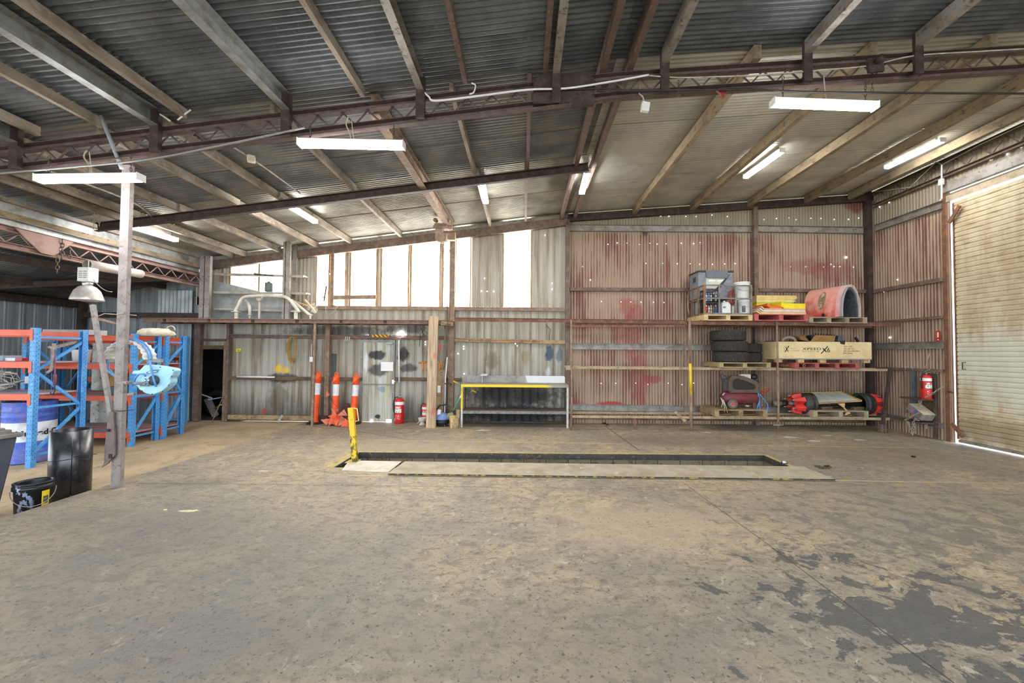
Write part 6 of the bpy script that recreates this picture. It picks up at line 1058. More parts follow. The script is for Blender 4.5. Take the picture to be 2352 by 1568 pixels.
b = MB(); b.prism([(x0 + L * a, y0 - .008, zt2 + c) for a, c in ((.22, -.16), (.8, -.16), (.55, -.42), (.22, -.42))], (0, .007, 0)); b.build('front_panel', CBP, t); b = MB(); b.prism([(x0 + L * a, y0 - .01, zt2 + c) for a, c in ((.82, -.12), (.93, -.05), (.55, -.5), (.48, -.44))], (0, .008, 0)); b.build('front_stripe', CBD, t); b = MB(); b.bb(x0 - .008, x0, y0 + .15, y0 + .3, zt2 - .24, zt2 - .12); b.build('side_badge', CBD, t)
b = MB()
for (u0, u1) in ((.3, .36), (.37, .42), (.43, .47), (.55, .6), (.61, .66), (.67, .7)): b.bb(x0 + L * u0, x0 + L * u1, y0 - .0095, y0 - .0085, zt2 - .25, zt2 - .21)
b.build('faded_print', mat('off_white_print', 'e6e6df'), t)['kind'] = 'stuff'
for k, (px, c, h, l) in enumerate(((1583, '55606c', .5, 'blue-grey cylinder at the back corner of the cage'), (1596, '7d8182', .58, 'grey cylinder standing inside the rusty side of the cage'))):
    Yc = 10.38 - k * .17; x = cx0 + .13; t = thing('grey_cylinder', l, 'cylinder', (x, Yc, zz)); b = MB(); b.lathe([(0, 0), (.075, 0), (.08, .02), (.08, h * .8), (.07, h * .86)], (x, Yc, zz), None, 20); b.build('body', mat('cyl_' + c, c, None, .5), t); b = MB(); b.lathe([(.082, h * .8), (.085, h * .84), (.07, h * .97), (0, h)], (x, Yc, zz), None, 20); b.build('cap', mat('cap_grey', '6e6c66'), t)
b = MB(); b.tube([(cx0 - .02, 10.5, zc + .62), (cx0 - .05, 10.42, zc + .5), (cx0 - .04, 10.45, zc + .25), (cx0 - .03, 10.4, zc + .1)], .01, 6); tag(b.build('cable', CABLE), 'white cable dangling over the rusty back corner of the cage', 'cable')
# ---- yellow panels
zp = z1 + .162; CRM = mat('cream_panel', 'd9bf8c', 'c7a878', .6, 0, 5); YP = mat('bright_yellow_panel', 'e6cf2c', 'd6b920', .5, 0, 5); OP = mat('orange_panel', 'd96a34', 'c2582a', .5, 0, 5); PEA = mat('faded_peach_panel', 'd3a07a', 'bf8c66', .6, 0, 5); GRN = mat('lime_panel', 'b5bf52', 'a2ad44', .5)
gn = 'folded plastic panels on the red pallet'
def panel(px0, px1, y0, y1, z, th, m, label, fold=.06, Y0=PF):
    a, c = at(px0, 700, Y0 + y0).x, at(px1, 700, Y0 + y0).x; b = MB(); n = [(0, y0, fold), (.05, y0, 0), (.92, y0, 0), (1, y0, -.0)]
    b.prism([(a, Y0 + y0, z + fold), (a + .08, Y0 + y0, z), (c, Y0 + y0, z), (c, Y0 + y0, z + th), (a + .085, Y0 + y0, z + th), (a + .01, Y0 + y0, z + fold + th)], (0, y1 - y0, 0)); return tag(b.build('folded_sheet', m, bevel=.003), label, 'panel', gn)
panel(1738, 1852, .04, .7, zp, .03, CRM, 'peach-cream panel lying directly on the red pallet', .05); panel(1741, 1852, .05, .7, zp + .032, .03, PEA, 'peach panel second from the bottom on the red pallet', .05); panel(1745, 1850, .06, .7, zp + .064, .032, mat('pale_blue_panel', 'c6cfd0', 'b2bcbe'), 'pale blue-grey panel third from the bottom on the red pallet', .05); panel(1748, 1850, .07, .7, zp + .098, .04, PEA, 'thicker peach panel beneath the orange and yellow covers', .06)
panel(1762, 1796, .1, .65, zp + .14, .06, OP, 'orange panel on top beside the bright yellow one', .06); panel(1794, 1850, .1, .65, zp + .14, .12, YP, 'bright yellow panel on top beside the orange one', .05)
def slab(px0, px1, z, th, m, l, y0=.72, y1=.98): a, c = at(px0, 700, PF + y0).x, at(px1, 700, PF + y0).x; b = MB(); b.prism([(a, PF + y0, z), (c - .06, PF + y0, z), (c, PF + y0, z + th / 2), (c - .05, PF + y0, z + th), (a, PF + y0, z + th)], (0, y1 - y0, 0)); return tag(b.build('folded_sheet', m, bevel=.003), l, 'panel', gn)
zq = zp
for k, (th, m, l, e0) in enumerate(((.12, YP, 'yellow panel stack lowest behind the orange cover', 1790), (.1, YP, 'thick yellow panel second from the bottom in the rear stack', 1800), (.03, YP, 'thin yellow panel under the lime one in the rear stack', 1822), (.02, GRN, 'thin lime green panel in the rear stack', 1822), (.05, mat('pale_yellow_panel', 'd9cf84', 'c8bc70'), 'pale yellow panel below the topmost in the rear stack', 1828), (.08, mat('cream_yellow_panel', 'd8bf7c', 'c7ab68'), 'cream topmost panel of the rear stack behind the pails', 1832))): slab(1738, e0, zq, th * 1.32, m, l); zq += th * 1.32 + .002
# ---- red wrapped arch
ac = V((at(1905, 720, 10.02).x, 10.02, z1 + .1)); ang = .3; MA = place(ac, ang) @ Matrix.Diagonal((.93, 1.02, 1.14, 1)); t = thing('wrapped_arch', 'red arched cover wrapped in clear plastic on the grey pallet', 'arched cover', ac)
def arch(r0, h, y0, y1, th, a0=0, a1=PI, n=26, mi=0, leg=.12):
    b = MB(MA); P = [(r0 * math.cos(a0 + (a1 - a0) * k / n), leg + (h - leg) * math.sin(a0 + (a1 - a0) * k / n)) for k in range(n + 1)]
    if a0 == 0: P = [(r0, 0)] + P
    if abs(a1 - PI) < .01: P += [(-r0, 0)]
    Q = [(x * (1 - th / r0), z - (th if z > leg else 0) * max(0, (z - leg) / (h - leg))) for x, z in P]; pr = P + Q[::-1]; m = len(P); vs = [(x, y, z) for y in (y0, y1) for x, z in pr]; N = 2 * m
    fs = [(i, (i + 1) % N, N + (i + 1) % N, N + i) for i in range(N)] + [(i, i + 1, N - 2 - i, N - 1 - i) for i in range(m - 1)] + [(N + i + 1, N + i, 2 * N - 1 - i, 2 * N - 2 - i) for i in range(m - 1)]
    b.add(vs, fs, 0, False); return b
RC = NT('red_to_pink_cover'); Pq = RC.tc.outputs['Object']; n = RC.noise(Pq, 5., 4, .6); c_ = RC.mix(RC.step(RC.math('ADD', n, RC.math('MULTIPLY', RC.sep(Pq)[2], .5)), .4, .8), lin('c84a42'), lin('d99a8a')); REDC = RC.bsdf(c_, .3, 0, RC.noise(RC.scale(Pq, (3, 9, 2)), 6., 3, .6), .5, .02, .6)  # colour runs from red to pale pink towards the top
arch(.33, .66, -.44, .42, .035).build('red_cover', REDC, t); arch(.29, .62, -.47, .42, .06).build('grey_liner', mat('dark_grey_foam', '4c4f55', '2f3238', .6, 0, 18), t); arch(.335, .668, -.5, -.36, .05).build('plastic_film', FILM, t, sub=0)
b = MB(MA)
b.add([(-.23, y, 0.01) for y in (-.4, .4)] + [(.23, y, .01) for y in (-.4, .4)] + [(x_, .39, z_) for x_, z_ in ((-.22, .0), (.22, 0), (.22, .3), (.1, .52), (-.1, .52), (-.22, .3))], [(4, 5, 6, 7, 8, 9)]); b.build('dark_inside', mat('navy_lining', '20263a', '2a3046', .5), t)
def onarch(u, y, off=.004, r0=.33, h=.66, leg=.12): return MA @ V(((r0 + off) * math.cos(u), y, leg + (h - leg + off) * math.sin(u)))
b = MB(); n = 24; vs = [onarch(2.62 + .42 * math.cos(2 * PI * k / n), -.02 + .085 * math.sin(2 * PI * k / n)) for k in range(n)]; b.add(vs + [onarch(2.62, -.02, .008)], [(k, (k + 1) % n, n) for k in range(n)]); b.build('oval_badge', mat('olive_badge', '8a7d58', '776b4a'), t)
text('AA  US', .1, None, WHITE, 'badge_lettering', t, lambda p: onarch(2.26 + p.x / .42 * .95, .03 - p.y * .9, .012))
b = MB(MA); b.lathe([(0, .004), (.035, .004), (.035, 0)], (-.36, -.1, .06), Matrix.Rotation(-PI / 2, 3, 'Y'), 16); b.build('round_sticker', BLACK, t)
# ---- tyres
TY_ = mat('tyre_rubber', '2b2a28', '3b362f', .85, 0, 14, c3='6d5a3e')
def tyre(x, y, z, r, w, label, seed):
    t = thing('car_tyre', label, 'tyre', (x, y, z), 'tyres on the middle shelf'); b = MB(); b.lathe([(r * .6, w * .1), (r * .8, 0), (r * .93, w * .03), (r * .985, w * .12), (r * .985, w * .88), (r * .93, w * .97), (r * .8, w), (r * .6, w * .9), (r * .6, w * .1)], (x, y, z), None, 48); b.build('carcass', TY_, t)
    b = MB(); n = 40; rr = random.Random(seed)
    for row, (a, c) in enumerate(((.1, .26), (.3, .48), (.52, .7), (.74, .9))):
        for k in range(n):
            t0 = 2 * PI * (k + .5 * (row % 2)) / n; t1 = t0 + 2 * PI / n * .68; sk = .06 * (1 if row % 2 else -1)
            q = [(t0, a), (t1, a), (t1 + sk, c), (t0 + sk, c)]; b.add([(x + rr_ * math.cos(u), y + rr_ * math.sin(u), z + w * v) for rr_ in (r * .98, r) for u, v in q], [(4, 5, 6, 7), (0, 1, 5, 4), (1, 2, 6, 5), (2, 3, 7, 6), (3, 0, 4, 7)])
    b.build('tread', TY_, t)['kind'] = 'stuff'
zt = z2 + .126; tx = at(1677, 800, 9.98).x
for k, (dx_, l) in enumerate(((.02, 'large muddy tyre lowest in the stack of three'), (-.01, 'large muddy tyre in the middle of the stack of three'), (-.05, 'large muddy tyre on top of the stack of three'))): tyre(tx + dx_, 10.02 - .01 * k, zt + k * .256, .405, .252, l, k)
for k, l in enumerate(('smaller tyre under another behind the stack of three', 'smaller tyre on top behind the stack of three')): tyre(5.66, 10.38, zt + k * .232, .29, .23, l, 5 + k)
# ---- plywood crate
zc_ = z2 + .132; kx0, kx1 = at(1781, 800, 9.8).x, at(2002, 800, 9.8).x; ky0, ky1 = 9.8, 10.55; zf = zc_ + .085; zk = at(1900, 785, 9.8).z; PLY = mat('pale_plywood', 'd9c496', 'c9b182', .7, 0, 2.5); t = thing('plywood_crate', 'long pale plywood crate with black lettering on the middle shelf', 'crate', ((kx0 + kx1) / 2, 10.1, zc_)); th = .015
for nm, q in (('front_panel', (kx0, kx1, ky0, ky0 + th)), ('rear_panel', (kx0, kx1, ky1 - th, ky1)), ('end_panel', (kx0, kx0 + th, ky0 + th, ky1 - th)), ('end_panel', (kx1 - th, kx1, ky0 + th, ky1 - th))): b = MB(); b.bb(*q, zf, zk); b.build(nm, PLY, t)
b = MB(); b.bb(kx0, kx1, ky0, ky1, zf - .012, zf); b.build('floor_panel', PLY, t); b = MB(); b.bb(kx0 - .002, kx1 + .002, ky0 - .002, ky0 + .01, zf - .012, zf + .014); b.build('metal_edge', GALV, t)
for k in range(5):
    for y in (ky0 + .02, ky1 - .1): x = kx0 + .02 + (kx1 - kx0 - .19) * k / 4; b = MB(); b.bb(x, x + .15, y, y + .08, zc_, zf - .012); b.build('foot_block', WOODL, t)
b = MB()
for k in range(22): b.cyl((kx0 + .1 + (k % 11) * .205, ky0 - .001, zk - .04 if k < 11 else zf + .05 + .0 * k), (kx0 + .1 + (k % 11) * .205, ky0 + .002, zk - .04 if k < 11 else zf + .05), .005, seg=6)
b.build('nail_head', DARKST, t)['kind'] = 'stuff'
INK = mat('crate_ink', '25221c'); INKG = mat('faded_ink', '8a8068'); fy = ky0 - .0012
def ct(s_, px, py, size, m=INK, sx=1., sh=0.): p = at(px, py, ky0); text(s_, size, facing((p.x, fy, p.z)), m, 'lettering', t, None, .0005, sx, sh, size * .008)
ct('XPEED', 1843, 803.5, .082, INK, 1.78); ct('Q U A N T U M', 1843, 807.8, .034, INK, 1.62); ct('6', 1899.5, 808.6, .155, INK, 1.0); ct('BUILD A', 1815, 801, .042, INKG, .85); ct('BETTER BODY', 1815, 806.5, .042, INKG, .8)
b = MB(); b.bar(at(1886, 812, fy), at(1901.5, 795, fy), .001, .022); b.bar(at(1890, 799.5, fy), at(1898, 808, fy), .001, .026); b.build('lettering', INK, t)
for k, s_ in enumerate(('QTY: 4 OF 2', 'G.W: 286.7KG', 'SIZE: 2260x760x520mm', 'SKU: XPQX6')): ct(s_, 1938 - k * .4, 797 + k * 5.1, .042, INK, .92)
p = at(1801, 808, ky0); q = at(1812, 795, ky0); b = MB(); w = .005
for (x0, x1, z0, z1_) in ((p.x, q.x, p.z, p.z + w), (p.x, q.x, q.z - w, q.z), (p.x, p.x + w, p.z, q.z), (q.x - w, q.x, p.z, q.z)): b.bb(x0, x1, fy - .001, fy, z0, z1_)
b.build('logo_frame', INK, t); b = MB(); dz_ = q.z - p.z; b.prism([(p.x + .01, fy, p.z + .005), (p.x + .035, fy, p.z + .005), (q.x + .012, fy, q.z + .015), (q.x - .01, fy, q.z + .015)], (0, -.001, 0)); b.prism([(p.x + .03, fy - .0012, q.z - .02), (p.x + .05, fy - .0012, q.z - .02), (q.x - .015, fy - .0012, p.z + .015), (q.x - .04, fy - .0012, p.z + .015)], (0, -.001, 0)); b.build('logo_mark', INK, t)
# crate load
cbx = at(1885, 782, 9.95).x; t = thing('open_carton', 'open brown carton with folded-out flaps in the plywood crate', 'box', (cbx, 10.1, zk - .25)); b = MB(); b.bb(cbx - .3, cbx + .3, 9.9, 10.35, zk - .25, zk + .02); b.build('box_body', CARD, t); b = MB(); b.prism([(cbx - .28, 9.9, zk + .02), (cbx + .3, 9.9, zk + .02), (cbx + .27, 9.83, zk + .15), (cbx - .22, 9.83, zk + .16)], (0, .006, 0)); b.build('flap', CARD, t); b = MB(); b.prism([(cbx - .3, 9.9, zk + .02), (cbx - .3, 10.3, zk + .02), (cbx - .48, 10.28, zk + .1), (cbx - .52, 9.95, zk + .06)], (0, 0, .006)); b.prism([(cbx - .3, 9.92, zk + .02), (cbx - .3, 10.1, zk + .18), (cbx - .48, 10.05, zk + .14), (cbx - .5, 9.92, zk + .05)], (0, .006, 0)); b.build('flap', CARD, t); b = MB(); b.prism([(cbx - .3, 10.35, zk + .02), (cbx + .3, 10.35, zk + .02), (cbx + .25, 10.42, zk + .2), (cbx - .25, 10.42, zk + .2)], (0, .006, 0)); b.build('flap', CARD, t)
t = thing('engine_part', 'dark ribbed engine part lying across the open carton', 'engine part', (cbx + .2, 10., zk + .05)); b = MB(); b.box((cbx + .12, 10.1, zk + .1), (.62, .18, .1), Matrix.Rotation(.08, 3, 'Y'))
for k in range(9): b.cyl((cbx - .15 + k * .065, 10.0, zk + .17 - k * .005), (cbx - .15 + k * .065, 10.0, zk + .22 - k * .005), .018, seg=8)
b.build('casting', mat('dark_oily_metal', '2e2e30', '4a4a4c', .4, .6, 15), t, .008); b = MB(); b.bb(cbx + .36, cbx + .48, 9.86, 10.05, zk + .02, zk + .16); b.cyl((cbx + .41, 9.85, zk + .08), (cbx + .41, 9.87, zk + .08), .03, seg=12); b.build('end_plate', mat('grey_cast_metal', '6f7378', '53575b', .5, .5), t, .008)
p = at(1937, 789, 9.77); b = MB(); b.prism([(p.x - .05, 9.775, p.z + .0), (p.x + .04, 9.775, p.z - .02), (p.x + .05, 9.775, zk + .03), (p.x - .05, 9.775, zk + .03)], (0, .02, 0)); tag(b.build('rubber_flap', BLACK), 'black rubber flap hanging over the crate front edge', 'flap')
p = at(1812, 782, 10.); b = MB(); b.tube([p + V((.16 * math.cos(a), 0, .1 * math.sin(a) - .02)) for a in [PI * (1 - k / 12) for k in range(13)]], .035, 8); tag(b.build('hose_loop', mat('pale_furry_hose', 'a89a84', '8d8069', .9, 0, 30)), 'pale thick hose looping up out of the plywood crate', 'hose')
for px, l, a in ((1850, 'dark vent grille piece leaning in the plywood crate', .5), (1968, 'small dark bracket sticking out of the crate end', -.6)):
    p = at(px, 780, 10.1); b = MB(); b.box(p, (.24 if px < 1900 else .05, .03, .14), Matrix.Rotation(a, 3, 'Y')); tag(b.build('dark_bracket', BLACK), l, 'bracket')
b = MB(); b.box(at(1790, 783, 10.2) + V((0, 0, -.02)), (.5, .4, .03), rz(.2)); tag(b.build('dark_cloth', mat('dark_cloth', '2d2a28', '3a3632', .9)), 'dark cloth filling the near end of the plywood crate', 'cloth')
# ---- air compressor
zc2 = z3 + .172; CY_ = 9.95; x0, x1 = at(1655, 930, CY_).x, at(1741, 930, CY_).x; r = .155; zc3 = zc2 + .235; t = thing('air_compressor', 'old maroon air compressor with a perforated belt guard on the brown pallet', 'compressor', ((x0 + x1) / 2, CY_, zc2)); TK = mat('faded_maroon_tank', '6d2a30', '53383a', .5, .1, 4, c3='8a2a30'); RyX = Matrix.Rotation(PI / 2, 3, 'Y')
b = MB(); L = x1 - x0; b.lathe([(0, 0), (r * .5, .01), (r * .85, .04), (r, .09), (r, L - .09), (r * .85, L - .04), (r * .5, L - .01), (0, L)], (x0, CY_, zc3), RyX, 28); b.build('tank', TK, t)
gx0, gx1 = at(1668, 890, CY_).x, at(1738, 890, CY_).x; GM = mat('brown_guard_steel', '655649', '52453a', .7, .1, 6); zg = zc3 + r + .015; gl = gx1 - gx0
b = MB(); b.prism([(gx0 + gl * a, CY_ - .12, zg + c) for a, c in ((0, 0), (.98, 0), (.99, .2), (.9, .26), (.5, .37), (.12, .38), (.02, .3))], (0, .12, 0)); b.build('belt_guard', GM, t, .008)
s = NT('perforated_mesh'); Pq = s.tc.outputs['Object']; vo = s.n.new('ShaderNodeTexVoronoi'); vo.inputs['Scale'].default_value = 42; vo.inputs['Randomness'].default_value = .25; s.lk(Pq, vo.inputs['Vector']); MESHM = s.bsdf(s.mix(s.step(vo.outputs[0], .28, .36), lin('8d8578'), lin('2f2a25')), .7, .2)
b = MB(); n = 24; b.prism([(gx0 + gl * (.12 + .76 * u), CY_ - .126, zg + v) for u, v in [(.0, .16), (.03, .08), (.12, .045), (.5, .04), (.9, .045), (.98, .07), (1., .12), (.95, .17), (.6, .25), (.25, .31), (.1, .3), (.02, .24)]], (0, .005, 0)); b.build('guard_mesh', MESHM, t)
b = MB(); b.bb(gx0 + gl * .05, gx1 + .02, CY_ - .1, CY_ + .12, zg - .03, zg); b.build('base_plate', GM, t)
b = MB(); b.bb(gx0 + gl * .5, gx0 + gl * .84, CY_ + .02, CY_ + .17, zg + .27, zg + .41); b.build('fuel_tank', mat('cream_enamel', 'd8d4c2', 'bdb8a4', .4), t, .025); b = MB(); b.lathe([(0, 0), (.085, 0), (.09, .02), (.09, .09), (.07, .1), (0, .1)], (gx0 + gl * .97, CY_ + .1, zg + .3), None, 20); b.build('air_filter', BLACK, t); b = MB(); b.bb(gx0 + gl * .55, gx1 + .06, CY_ + .0, CY_ + .2, zg, zg + .26); b.build('engine_block', mat('dark_oily_metal', ''), t, .01)
b = MB(); b.cyl((gx0 - .08, CY_ + .08, zg + .32), (gx0 + .04, CY_ + .08, zg + .32), .05, seg=12); b.cyl((gx0 - .1, CY_ + .05, zg + .35), (gx0 - .07, CY_ + .05, zg + .35), .06, seg=10); b.bb(gx0, gx0 + .14, CY_ + .01, CY_ + .16, zg, zg + .3); b.build('pump_head', mat('grey_cast_metal', ''), t, .006)
wxp = at(1683, 938, CY_ - .2).x
for y in (CY_ - .2, CY_ + .2):
    b = MB(); b.lathe([(.065, -.03), (.11, -.035), (.118, -.02), (.118, .02), (.11, .035), (.065, .03)], (wxp, y, zc2 + .119), Matrix.Rotation(PI / 2, 3, 'X'), 26); w_ = b.build('wheel', mat('grey_tyre_rubber', '5c5c58', '4a4a46', .8), t); b = MB()
    b.lathe([(0, -.02), (.02, -.03), (.02, .03), (0, .03)], (wxp, y, zc2 + .119), Matrix.Rotation(PI / 2, 3, 'X'), 12)
    for k in range(8): a = 2 * PI * k / 8; b.bar((wxp + .015 * math.cos(a), y, zc2 + .119 + .015 * math.sin(a)), (wxp + .066 * math.cos(a), y, zc2 + .119 + .066 * math.sin(a)), .03, .014, (0, 1, 0))
    b.lathe([(.056, .03), (.066, .03), (.066, -.032), (.056, -.032)], (wxp, y, zc2 + .119), Matrix.Rotation(PI / 2, 3, 'X'), 24); b.build('rim', mat('pink_red_rim', 'd07a70', 'b85a52'), w_)
b = MB(); b.bar((at(1732, 940, CY_ - .12).x, CY_ - .1, zc2), (at(1732, 940, CY_ - .12).x, CY_ - .1, zc3), .06, .06, (0, 1, 0)); b.build('rear_leg', TK, t); b = MB(); b.lathe([(0, 0), (.05, .02), (.05, .05), (0, .05)], (at(1712, 940, CY_).x, CY_ - .08, zc2 + .03), None, 12); b.build('drain_cup', CABLE, t)
b = MB(); b.tube([at(1741, 905, CY_ + .05), at(1762, 892, CY_ + .05), at(1767, 893, CY_ + .02), at(1765, 897, CY_ - .02), at(1746, 909, CY_ - .05)], .012, 8); b.build('handle', RED, t); b = MB(); b.bar((x0 - .0, CY_ - .12, zc3 + .08), (x0 + .03, CY_ - .15, zc3 + .14), .05, .03); b.build('pipe_fitting', GALV, t)
b = MB()
for pts in ([(1741, 902), (1744, 920), (1740, 936), (1737, 945)], [(1742, 903), (1745, 925), (1745, 940), (1747, 946)], [(1745, 905), (1755, 918), (1763, 928), (1764, 938), (1759, 945), (1748, 946)]): b.tube([at(x, y, CY_ - .12) for x, y in pts], .012, 6)
tag(b.build('air_hose', HOSE), 'blue air hose looped over the compressor handle', 'hose')
b = MB(); rb = CY_ - .19; b.tube([at(1655, 913, rb), at(1661, 920, rb), at(1664, 935, rb), at(1664, 946, rb)], .01, 6); b.tube([at(1661, 918, rb), at(1667, 932, rb), at(1671, 948, rb)], .01, 6); b.tube([at(1657, 915, rb), at(1660, 925, rb), at(1657, 935, rb)], .012, 6); tag(b.build('rope', mat('pale_rope', 'b9ad98', '9d917d', .9)), 'pale rope draped over the front of the compressor tank', 'rope')
b = MB(); b.tube([at(1648, 918, 10.1), at(1645, 932, 10.05), at(1641, 940, 10.), at(1655, 938, 9.9)], .008, 5); tag(b.build('cable', DCABLE), 'black cable trailing from the compressor tank end', 'cable')
# ---- axle
za = zl_ + .03 + .285; AY = 10.0; AX = mat('greasy_black_axle', '222222', '35332f', .45, .4, 9, c3='5c5648'); DRM = mat('black_brake_drum', '2c2d2f', '3d3c3a', .55, .3, 8, c3='6d6250'); HUB = mat('bright_red_hub', 'd23a30', 'bd2c24', .4, 0, 6); ax0, ax1 = at(1812, 938, AY).x, at(2022, 936, AY).x; t = thing('trailer_axle', 'black trailer axle with red spider hubs on the lowest shelf', 'axle', ((ax0 + ax1) / 2, AY, za - .26))
b = MB(); b.cyl((ax0 + .45, AY, za), (ax1 - .45, AY, za), .075, seg=20); b.cyl((ax0 + .6, AY - .1, za - .06), (ax1 - .5, AY - .1, za - .05), .02, seg=8); b.build('axle_beam', AX, t)
for x, d in ((ax0, 1), (ax1, -1)):
    b = MB(); M3 = RyX if d > 0 else Matrix.Rotation(-PI / 2, 3, 'Y'); b.lathe([(.1, .27), (.2, .27), (.24, .28), (.25, .3), (.25, .4), (.262, .41), (.262, .44), (.25, .45), (.25, .5), (.262, .52), (.262, .535), (.235, .535), (.22, .46), (.1, .42)], (x, AY, za), M3, 36); dm = b.build('brake_drum', DRM, t)
    b = MB(); b.lathe([(.215, .44), (.233, .53), (.24, .536), (.225, .53)], (x, AY, za), M3, 30); b.build('green_shoe_rim', mat('green_backing', '46604a', '3a503e'), dm)
    b = MB(); b.lathe([(.0, 0), (.05, 0), (.055, .01), (.055, .1), (.06, .12)], (x, AY, za), M3, 20); b.build('hub_cap', mat('grey_cast_metal', ''), t); b = MB(); b.lathe([(0, -.002), (.025, -.002), (.025, .004)], (x, AY, za), M3, 12); b.build('hub_seal', ORANGE, t)
    b = MB(); b.lathe([(.06, .1), (.09, .12), (.11, .27), (.06, .27)], (x, AY, za), M3, 20)
    for k in range(6):
        a = 2 * PI * k / 6 + .5; u = V((0, math.cos(a), math.sin(a))); s3 = V((0, -math.sin(a), math.cos(a))); vs = []
        for (xo, rad, w) in ((.05, .17, .03), (.1, .225, .04), (.27, .25, .06), (.27, .08, .07), (.12, .07, .05)): c = V((x + d * xo, AY, za)) + u * rad; vs += [c - s3 * w, c + s3 * w]
        b.add(vs, [(0, 1, 3, 2), (2, 3, 5, 4), (4, 5, 7, 6), (6, 7, 9, 8), (8, 9, 1, 0), (0, 2, 4, 6, 8), (9, 7, 5, 3, 1)])
    b.build('spider_hub', HUB, t, .008)
    b = MB()
    for k in range(6): a = 2 * PI * k / 6 + .5; u = V((0, math.cos(a), math.sin(a))); c = V((x, AY, za)) + u * .19; b.cyl(c + V((-d * .02, 0, 0)), c + V((d * .08, 0, 0)), .013, seg=8)
    b.build('wheel_stud', GALV, t)['kind'] = 'stuff'
t = thing('axle_stub', 'greasy second axle end poking out behind the first hub', 'axle', (ax0 - .2, 10.35, za)); p, q = at(1776, 926, 10.3), at(1822, 928, 10.35); b = MB(); b.cyl(p, p.lerp(q, .4), .07, .06, 14); b.build('grey_end', mat('crusted_grease', '8a8370', '5d574a', .8, .1, 16), t); b = MB(); b.cyl(p.lerp(q, .4), q, .075, .085, 16); b.cyl(q, (at(1845, 928, 10.35).x, 10.35, q.z), .06, seg=14); b.build('shaft', AX, t)
# framed panel on the axle
A = [at(1838, 903, 10.4), at(1932, 900.5, 10.4), at(1978, 921, 9.78), at(1879, 926.5, 9.78)]; t = thing('framed_board', 'framed glass-faced panel with a timber edge resting on the axle', 'panel', A[3]); b = MB(); b.prism(A, (0, 0, .012)); b.build('glass_sheet', mat('pale_green_glass', 'c9d0c0', 'b2baaa', .12), t); b = MB()
for i in range(4): b.bar(A[i] + V((0, 0, .008)), A[(i + 1) % 4] + V((0, 0, .008)), .045, .035, mi=0 if i > 1 else 1)
b.build('frame', [mat('timber_frame', 'a5825a', '8a6a45'), mat('yellow_timber_frame', 'b8922e', '9a7a24')], t)
t = thing('wooden_fork', 'forked pale timber piece leaning from the axle onto the pallet', 'timber piece', at(1947, 952, 9.72)); b = MB(); b.prism([at(x, y, 9.72) for x, y in ((1925, 927), (1941, 926), (1940, 935), (1948, 944), (1955, 949), (1940, 954), (1945, 946), (1938, 936))], (0, .03, 0)); b.build('board', WOODL, t)
for px, l in ((1893, 'timber chock on the grey pallet below the axle beam'), (1966, 'second timber chock on the grey pallet near the far drum')): p = at(px, 947, 9.95); b = MB(); b.box((p.x, 9.9, zl_ + .03 + .16 + .035), (.28, .1, .07), rz(.1)); tag(b.build('timber_chock', WOODD, bevel=.005), l, 'chock')
# ---------------------------------------------------------------- corner beside the roller door
WX = RX - .1; cY = lambda px: atx(px, 900, WX).y
STD = mat('oily_brown_steel', '54473a', '3d342b', .7, .1, 8)
b = MB(); z = atx(2140, 916, WX).z; t = thing('wall_shelf', 'small oily steel bracket shelf beside the roller door post', 'shelf', (WX, cY(2120), z)); b.bb(RX - .36, RX - .03, cY(2143), cY(2092), z - .03, z); b.build('top_plate', STD, t); z5 = atx(2140, 970, WX).z; b = MB(); b.bb(RX - .36, RX - .03, cY(2143), cY(2085), z5 - .03, z5); b.build('lower_plate', STD, t)
b = MB(); b.bb(RX - .08, RX - .03, cY(2146), cY(2146) + .05, .02, z + .5); b.build('side_post', STD, t); b = MB(); b.bb(RX - .035, RX - .02, cY(2146), cY(2112), z5, z + .55); b.build('back_plate', mat('brown_back_sheet', '5d4d3c', '4a3d30', .8), t)
yE = cY(2138); p = V((RX - .2, yE, z)); ext_px = p
o_ = extinguisher(2141, 851, 915, yE, 'red fire extinguisher on the bracket shelf beside the roller door', z + .001)
dxe = (RX - .2) - o_.location.x; o_.location.x += dxe
for px, w, m, l in ((2081, .04, DUSTST, 'slim grey bar hooked on the rail near the roller door'), (2098, .09, mat('blue_grey_steel', '5f6f7c', '4c5a66', .6, .3), 'wide blue-grey bar hooked on the rail near the roller door')):
    y = atx(px, 900, RX - .12).y; t = thing('hanging_bar', l, 'bar', (RX - .12, y, atx(px, 948, RX - .12).z)); b = MB(); b.bar((RX - .12, y, atx(px, 948, RX - .12).z), (RX - .12, y, atx(px, 852, RX - .12).z), .02, w, (0, 1, 0)); b.build('bar', m, t); b = MB(); zt9 = atx(px, 850, RX - .12).z; b.tube([(RX - .12, y, zt9 - .02), (RX - .13, y, zt9 + .05), (RX - .08, y, zt9 + .08), (RX - .07, y, zt9 + .02)], .008, 6); b.build('wire_hook', GALV, t)
Mb = Matrix.Translation((RX - .22, cY(2126), z5 + .21)) @ Matrix.Rotation(.55, 4, 'X'); t = thing('printed_carton', 'printed grey and tan carton tilted on the lower bracket shelf', 'box', (RX - .22, cY(2126), z5)); b = MB(Mb); b.bb(-.13, .13, -.2, .2, -.08, .08); b.build('carton', mat('grey_printed_card', '6f6a64', '8b857c', .7, 0, 9), t, .006); b = MB(Mb); b.bb(-.131, .131, -.19, .2, .075, .0815); b.build('tan_top', mat('tan_card', 'b5a58a', '9c8c72', .7), t); b = MB(Mb); b.bb(-.134, -.1305, -.05, .0, -.03, .05); b.build('blue_print', mat('blue_print', '4c5f9a'), t); b = MB(Mb); b.bb(-.134, -.1305, .04, .06, -.06, .05); b.build('pink_print', mat('pink_print', 'a86a80'), t)
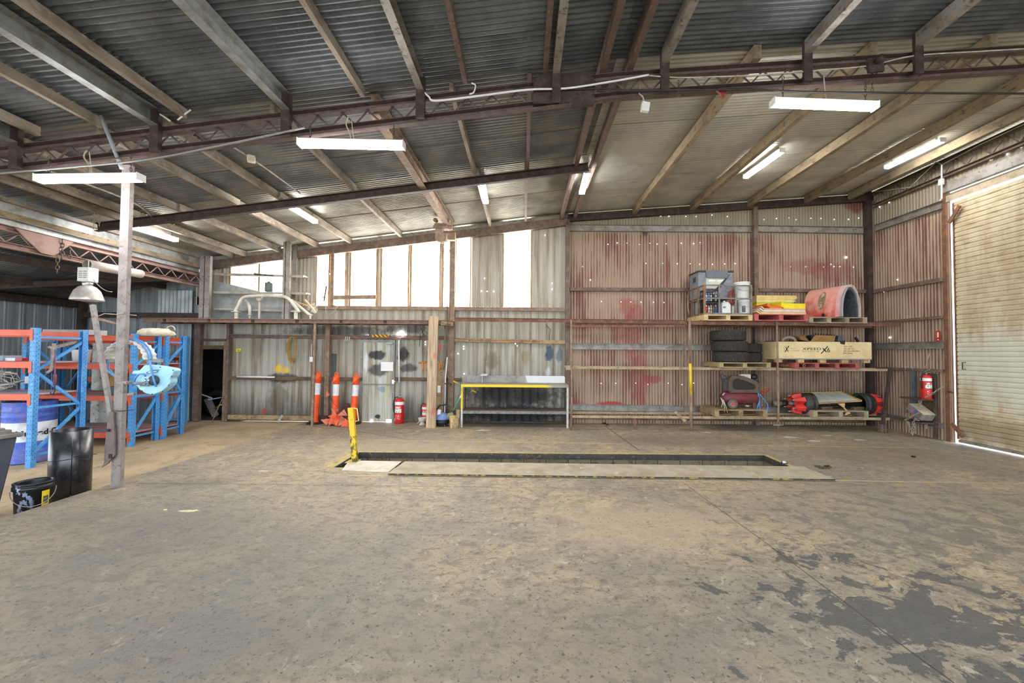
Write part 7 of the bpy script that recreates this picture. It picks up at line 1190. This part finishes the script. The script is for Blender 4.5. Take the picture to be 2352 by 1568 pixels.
CH = mat('white_rusted_chain', 'b5aa98', '8d8270', .6, .2, 30); AXX = RX - .38
def chain(pts, l, X=AXX, pitch=.05): b = MB(); links(b, [atx(x, y, X) for x, y in pts], pitch, .006, .016); tag(b.build('chain', CH), l, 'chain')
chain([(2124, 913), (2140, 905), (2150, 897), (2160, 891), (2168, 888)], 'pale chain slung across the extinguisher foot to the door post'); chain([(2113, 920), (2115, 935), (2112, 945)], 'pale chain hanging beneath the bracket shelf', RX - .3)
chain([(2112, 948), (2100, 952), (2088, 960), (2078, 964), (2086, 970), (2092, 985), (2096, 998), (2099, 985), (2098, 968), (2103, 962), (2110, 965)], 'heap of pale chain drooping off the lower bracket shelf to the floor'); b = MB(); links(b, [atx(2126, 975, RX - .2), atx(2127, 984, RX - .2), atx(2129, 975, RX - .2)], .05, .006, .016); tag(b.build('chain', CH), 'short chain loop below the tilted printed carton', 'chain')
b = MB(); links(b, [(RX - .06, JY + .02, 1.06), (RX - .07, JY - .1, 1.04)], .04, .007, .016); tag(b.build('door_chain', DARKST), 'dark chain padlocking the roller door to its post', 'chain')
t = thing('fire_sign', 'red fire extinguisher sign on the red wall beside the door post', 'sign', atx(2155, 772, RX - .03)); p, q = atx(2150, 760, RX - .03), atx(2160, 784, RX - .03); b = MB(); b.bb(RX - .035, RX - .028, q.y, p.y, q.z, p.z); b.build('plate', RED, t); b = MB(); b.bb(RX - .0375, RX - .035, q.y + (p.y - q.y) * .3, q.y + (p.y - q.y) * .7, q.z + .09, p.z - .03); b.build('symbol', WHITE, t); b = MB(); b.bb(RX - .0375, RX - .035, q.y + .03, p.y - .03, q.z + .03, q.z + .05); b.build('caption', WHITE, t)
b = MB(); b.tube([atx(2125, 845, RX - .1), atx(2130, 826, RX - .08), atx(2135, 812, RX - .06)], .009, 5); tag(b.build('cane', mat('pale_cane', 'a89878')), 'pale thin stick leaning over the extinguisher near the door', 'stick')
# ---------------------------------------------------------------- light
w = bpy.data.worlds.new('world'); SC.world = w; w.use_nodes = True; bg = w.node_tree.nodes['Background']; bg.inputs[0].default_value = (.8, .9, 1., 1); bg.inputs[1].default_value = 2.2
vs = SC.view_settings; vs.view_transform = 'Standard'; vs.look = 'None'; vs.gamma = 1; vs.use_curve_mapping = False; vs.exposure = 1.6
SC.cycles.max_bounces = 6; SC.cycles.diffuse_bounces = 4; SC.cycles.glossy_bounces = 3; SC.cycles.transparent_max_bounces = 8; SC.cycles.sample_clamp_indirect = 8.; SC.cycles.use_denoising = True
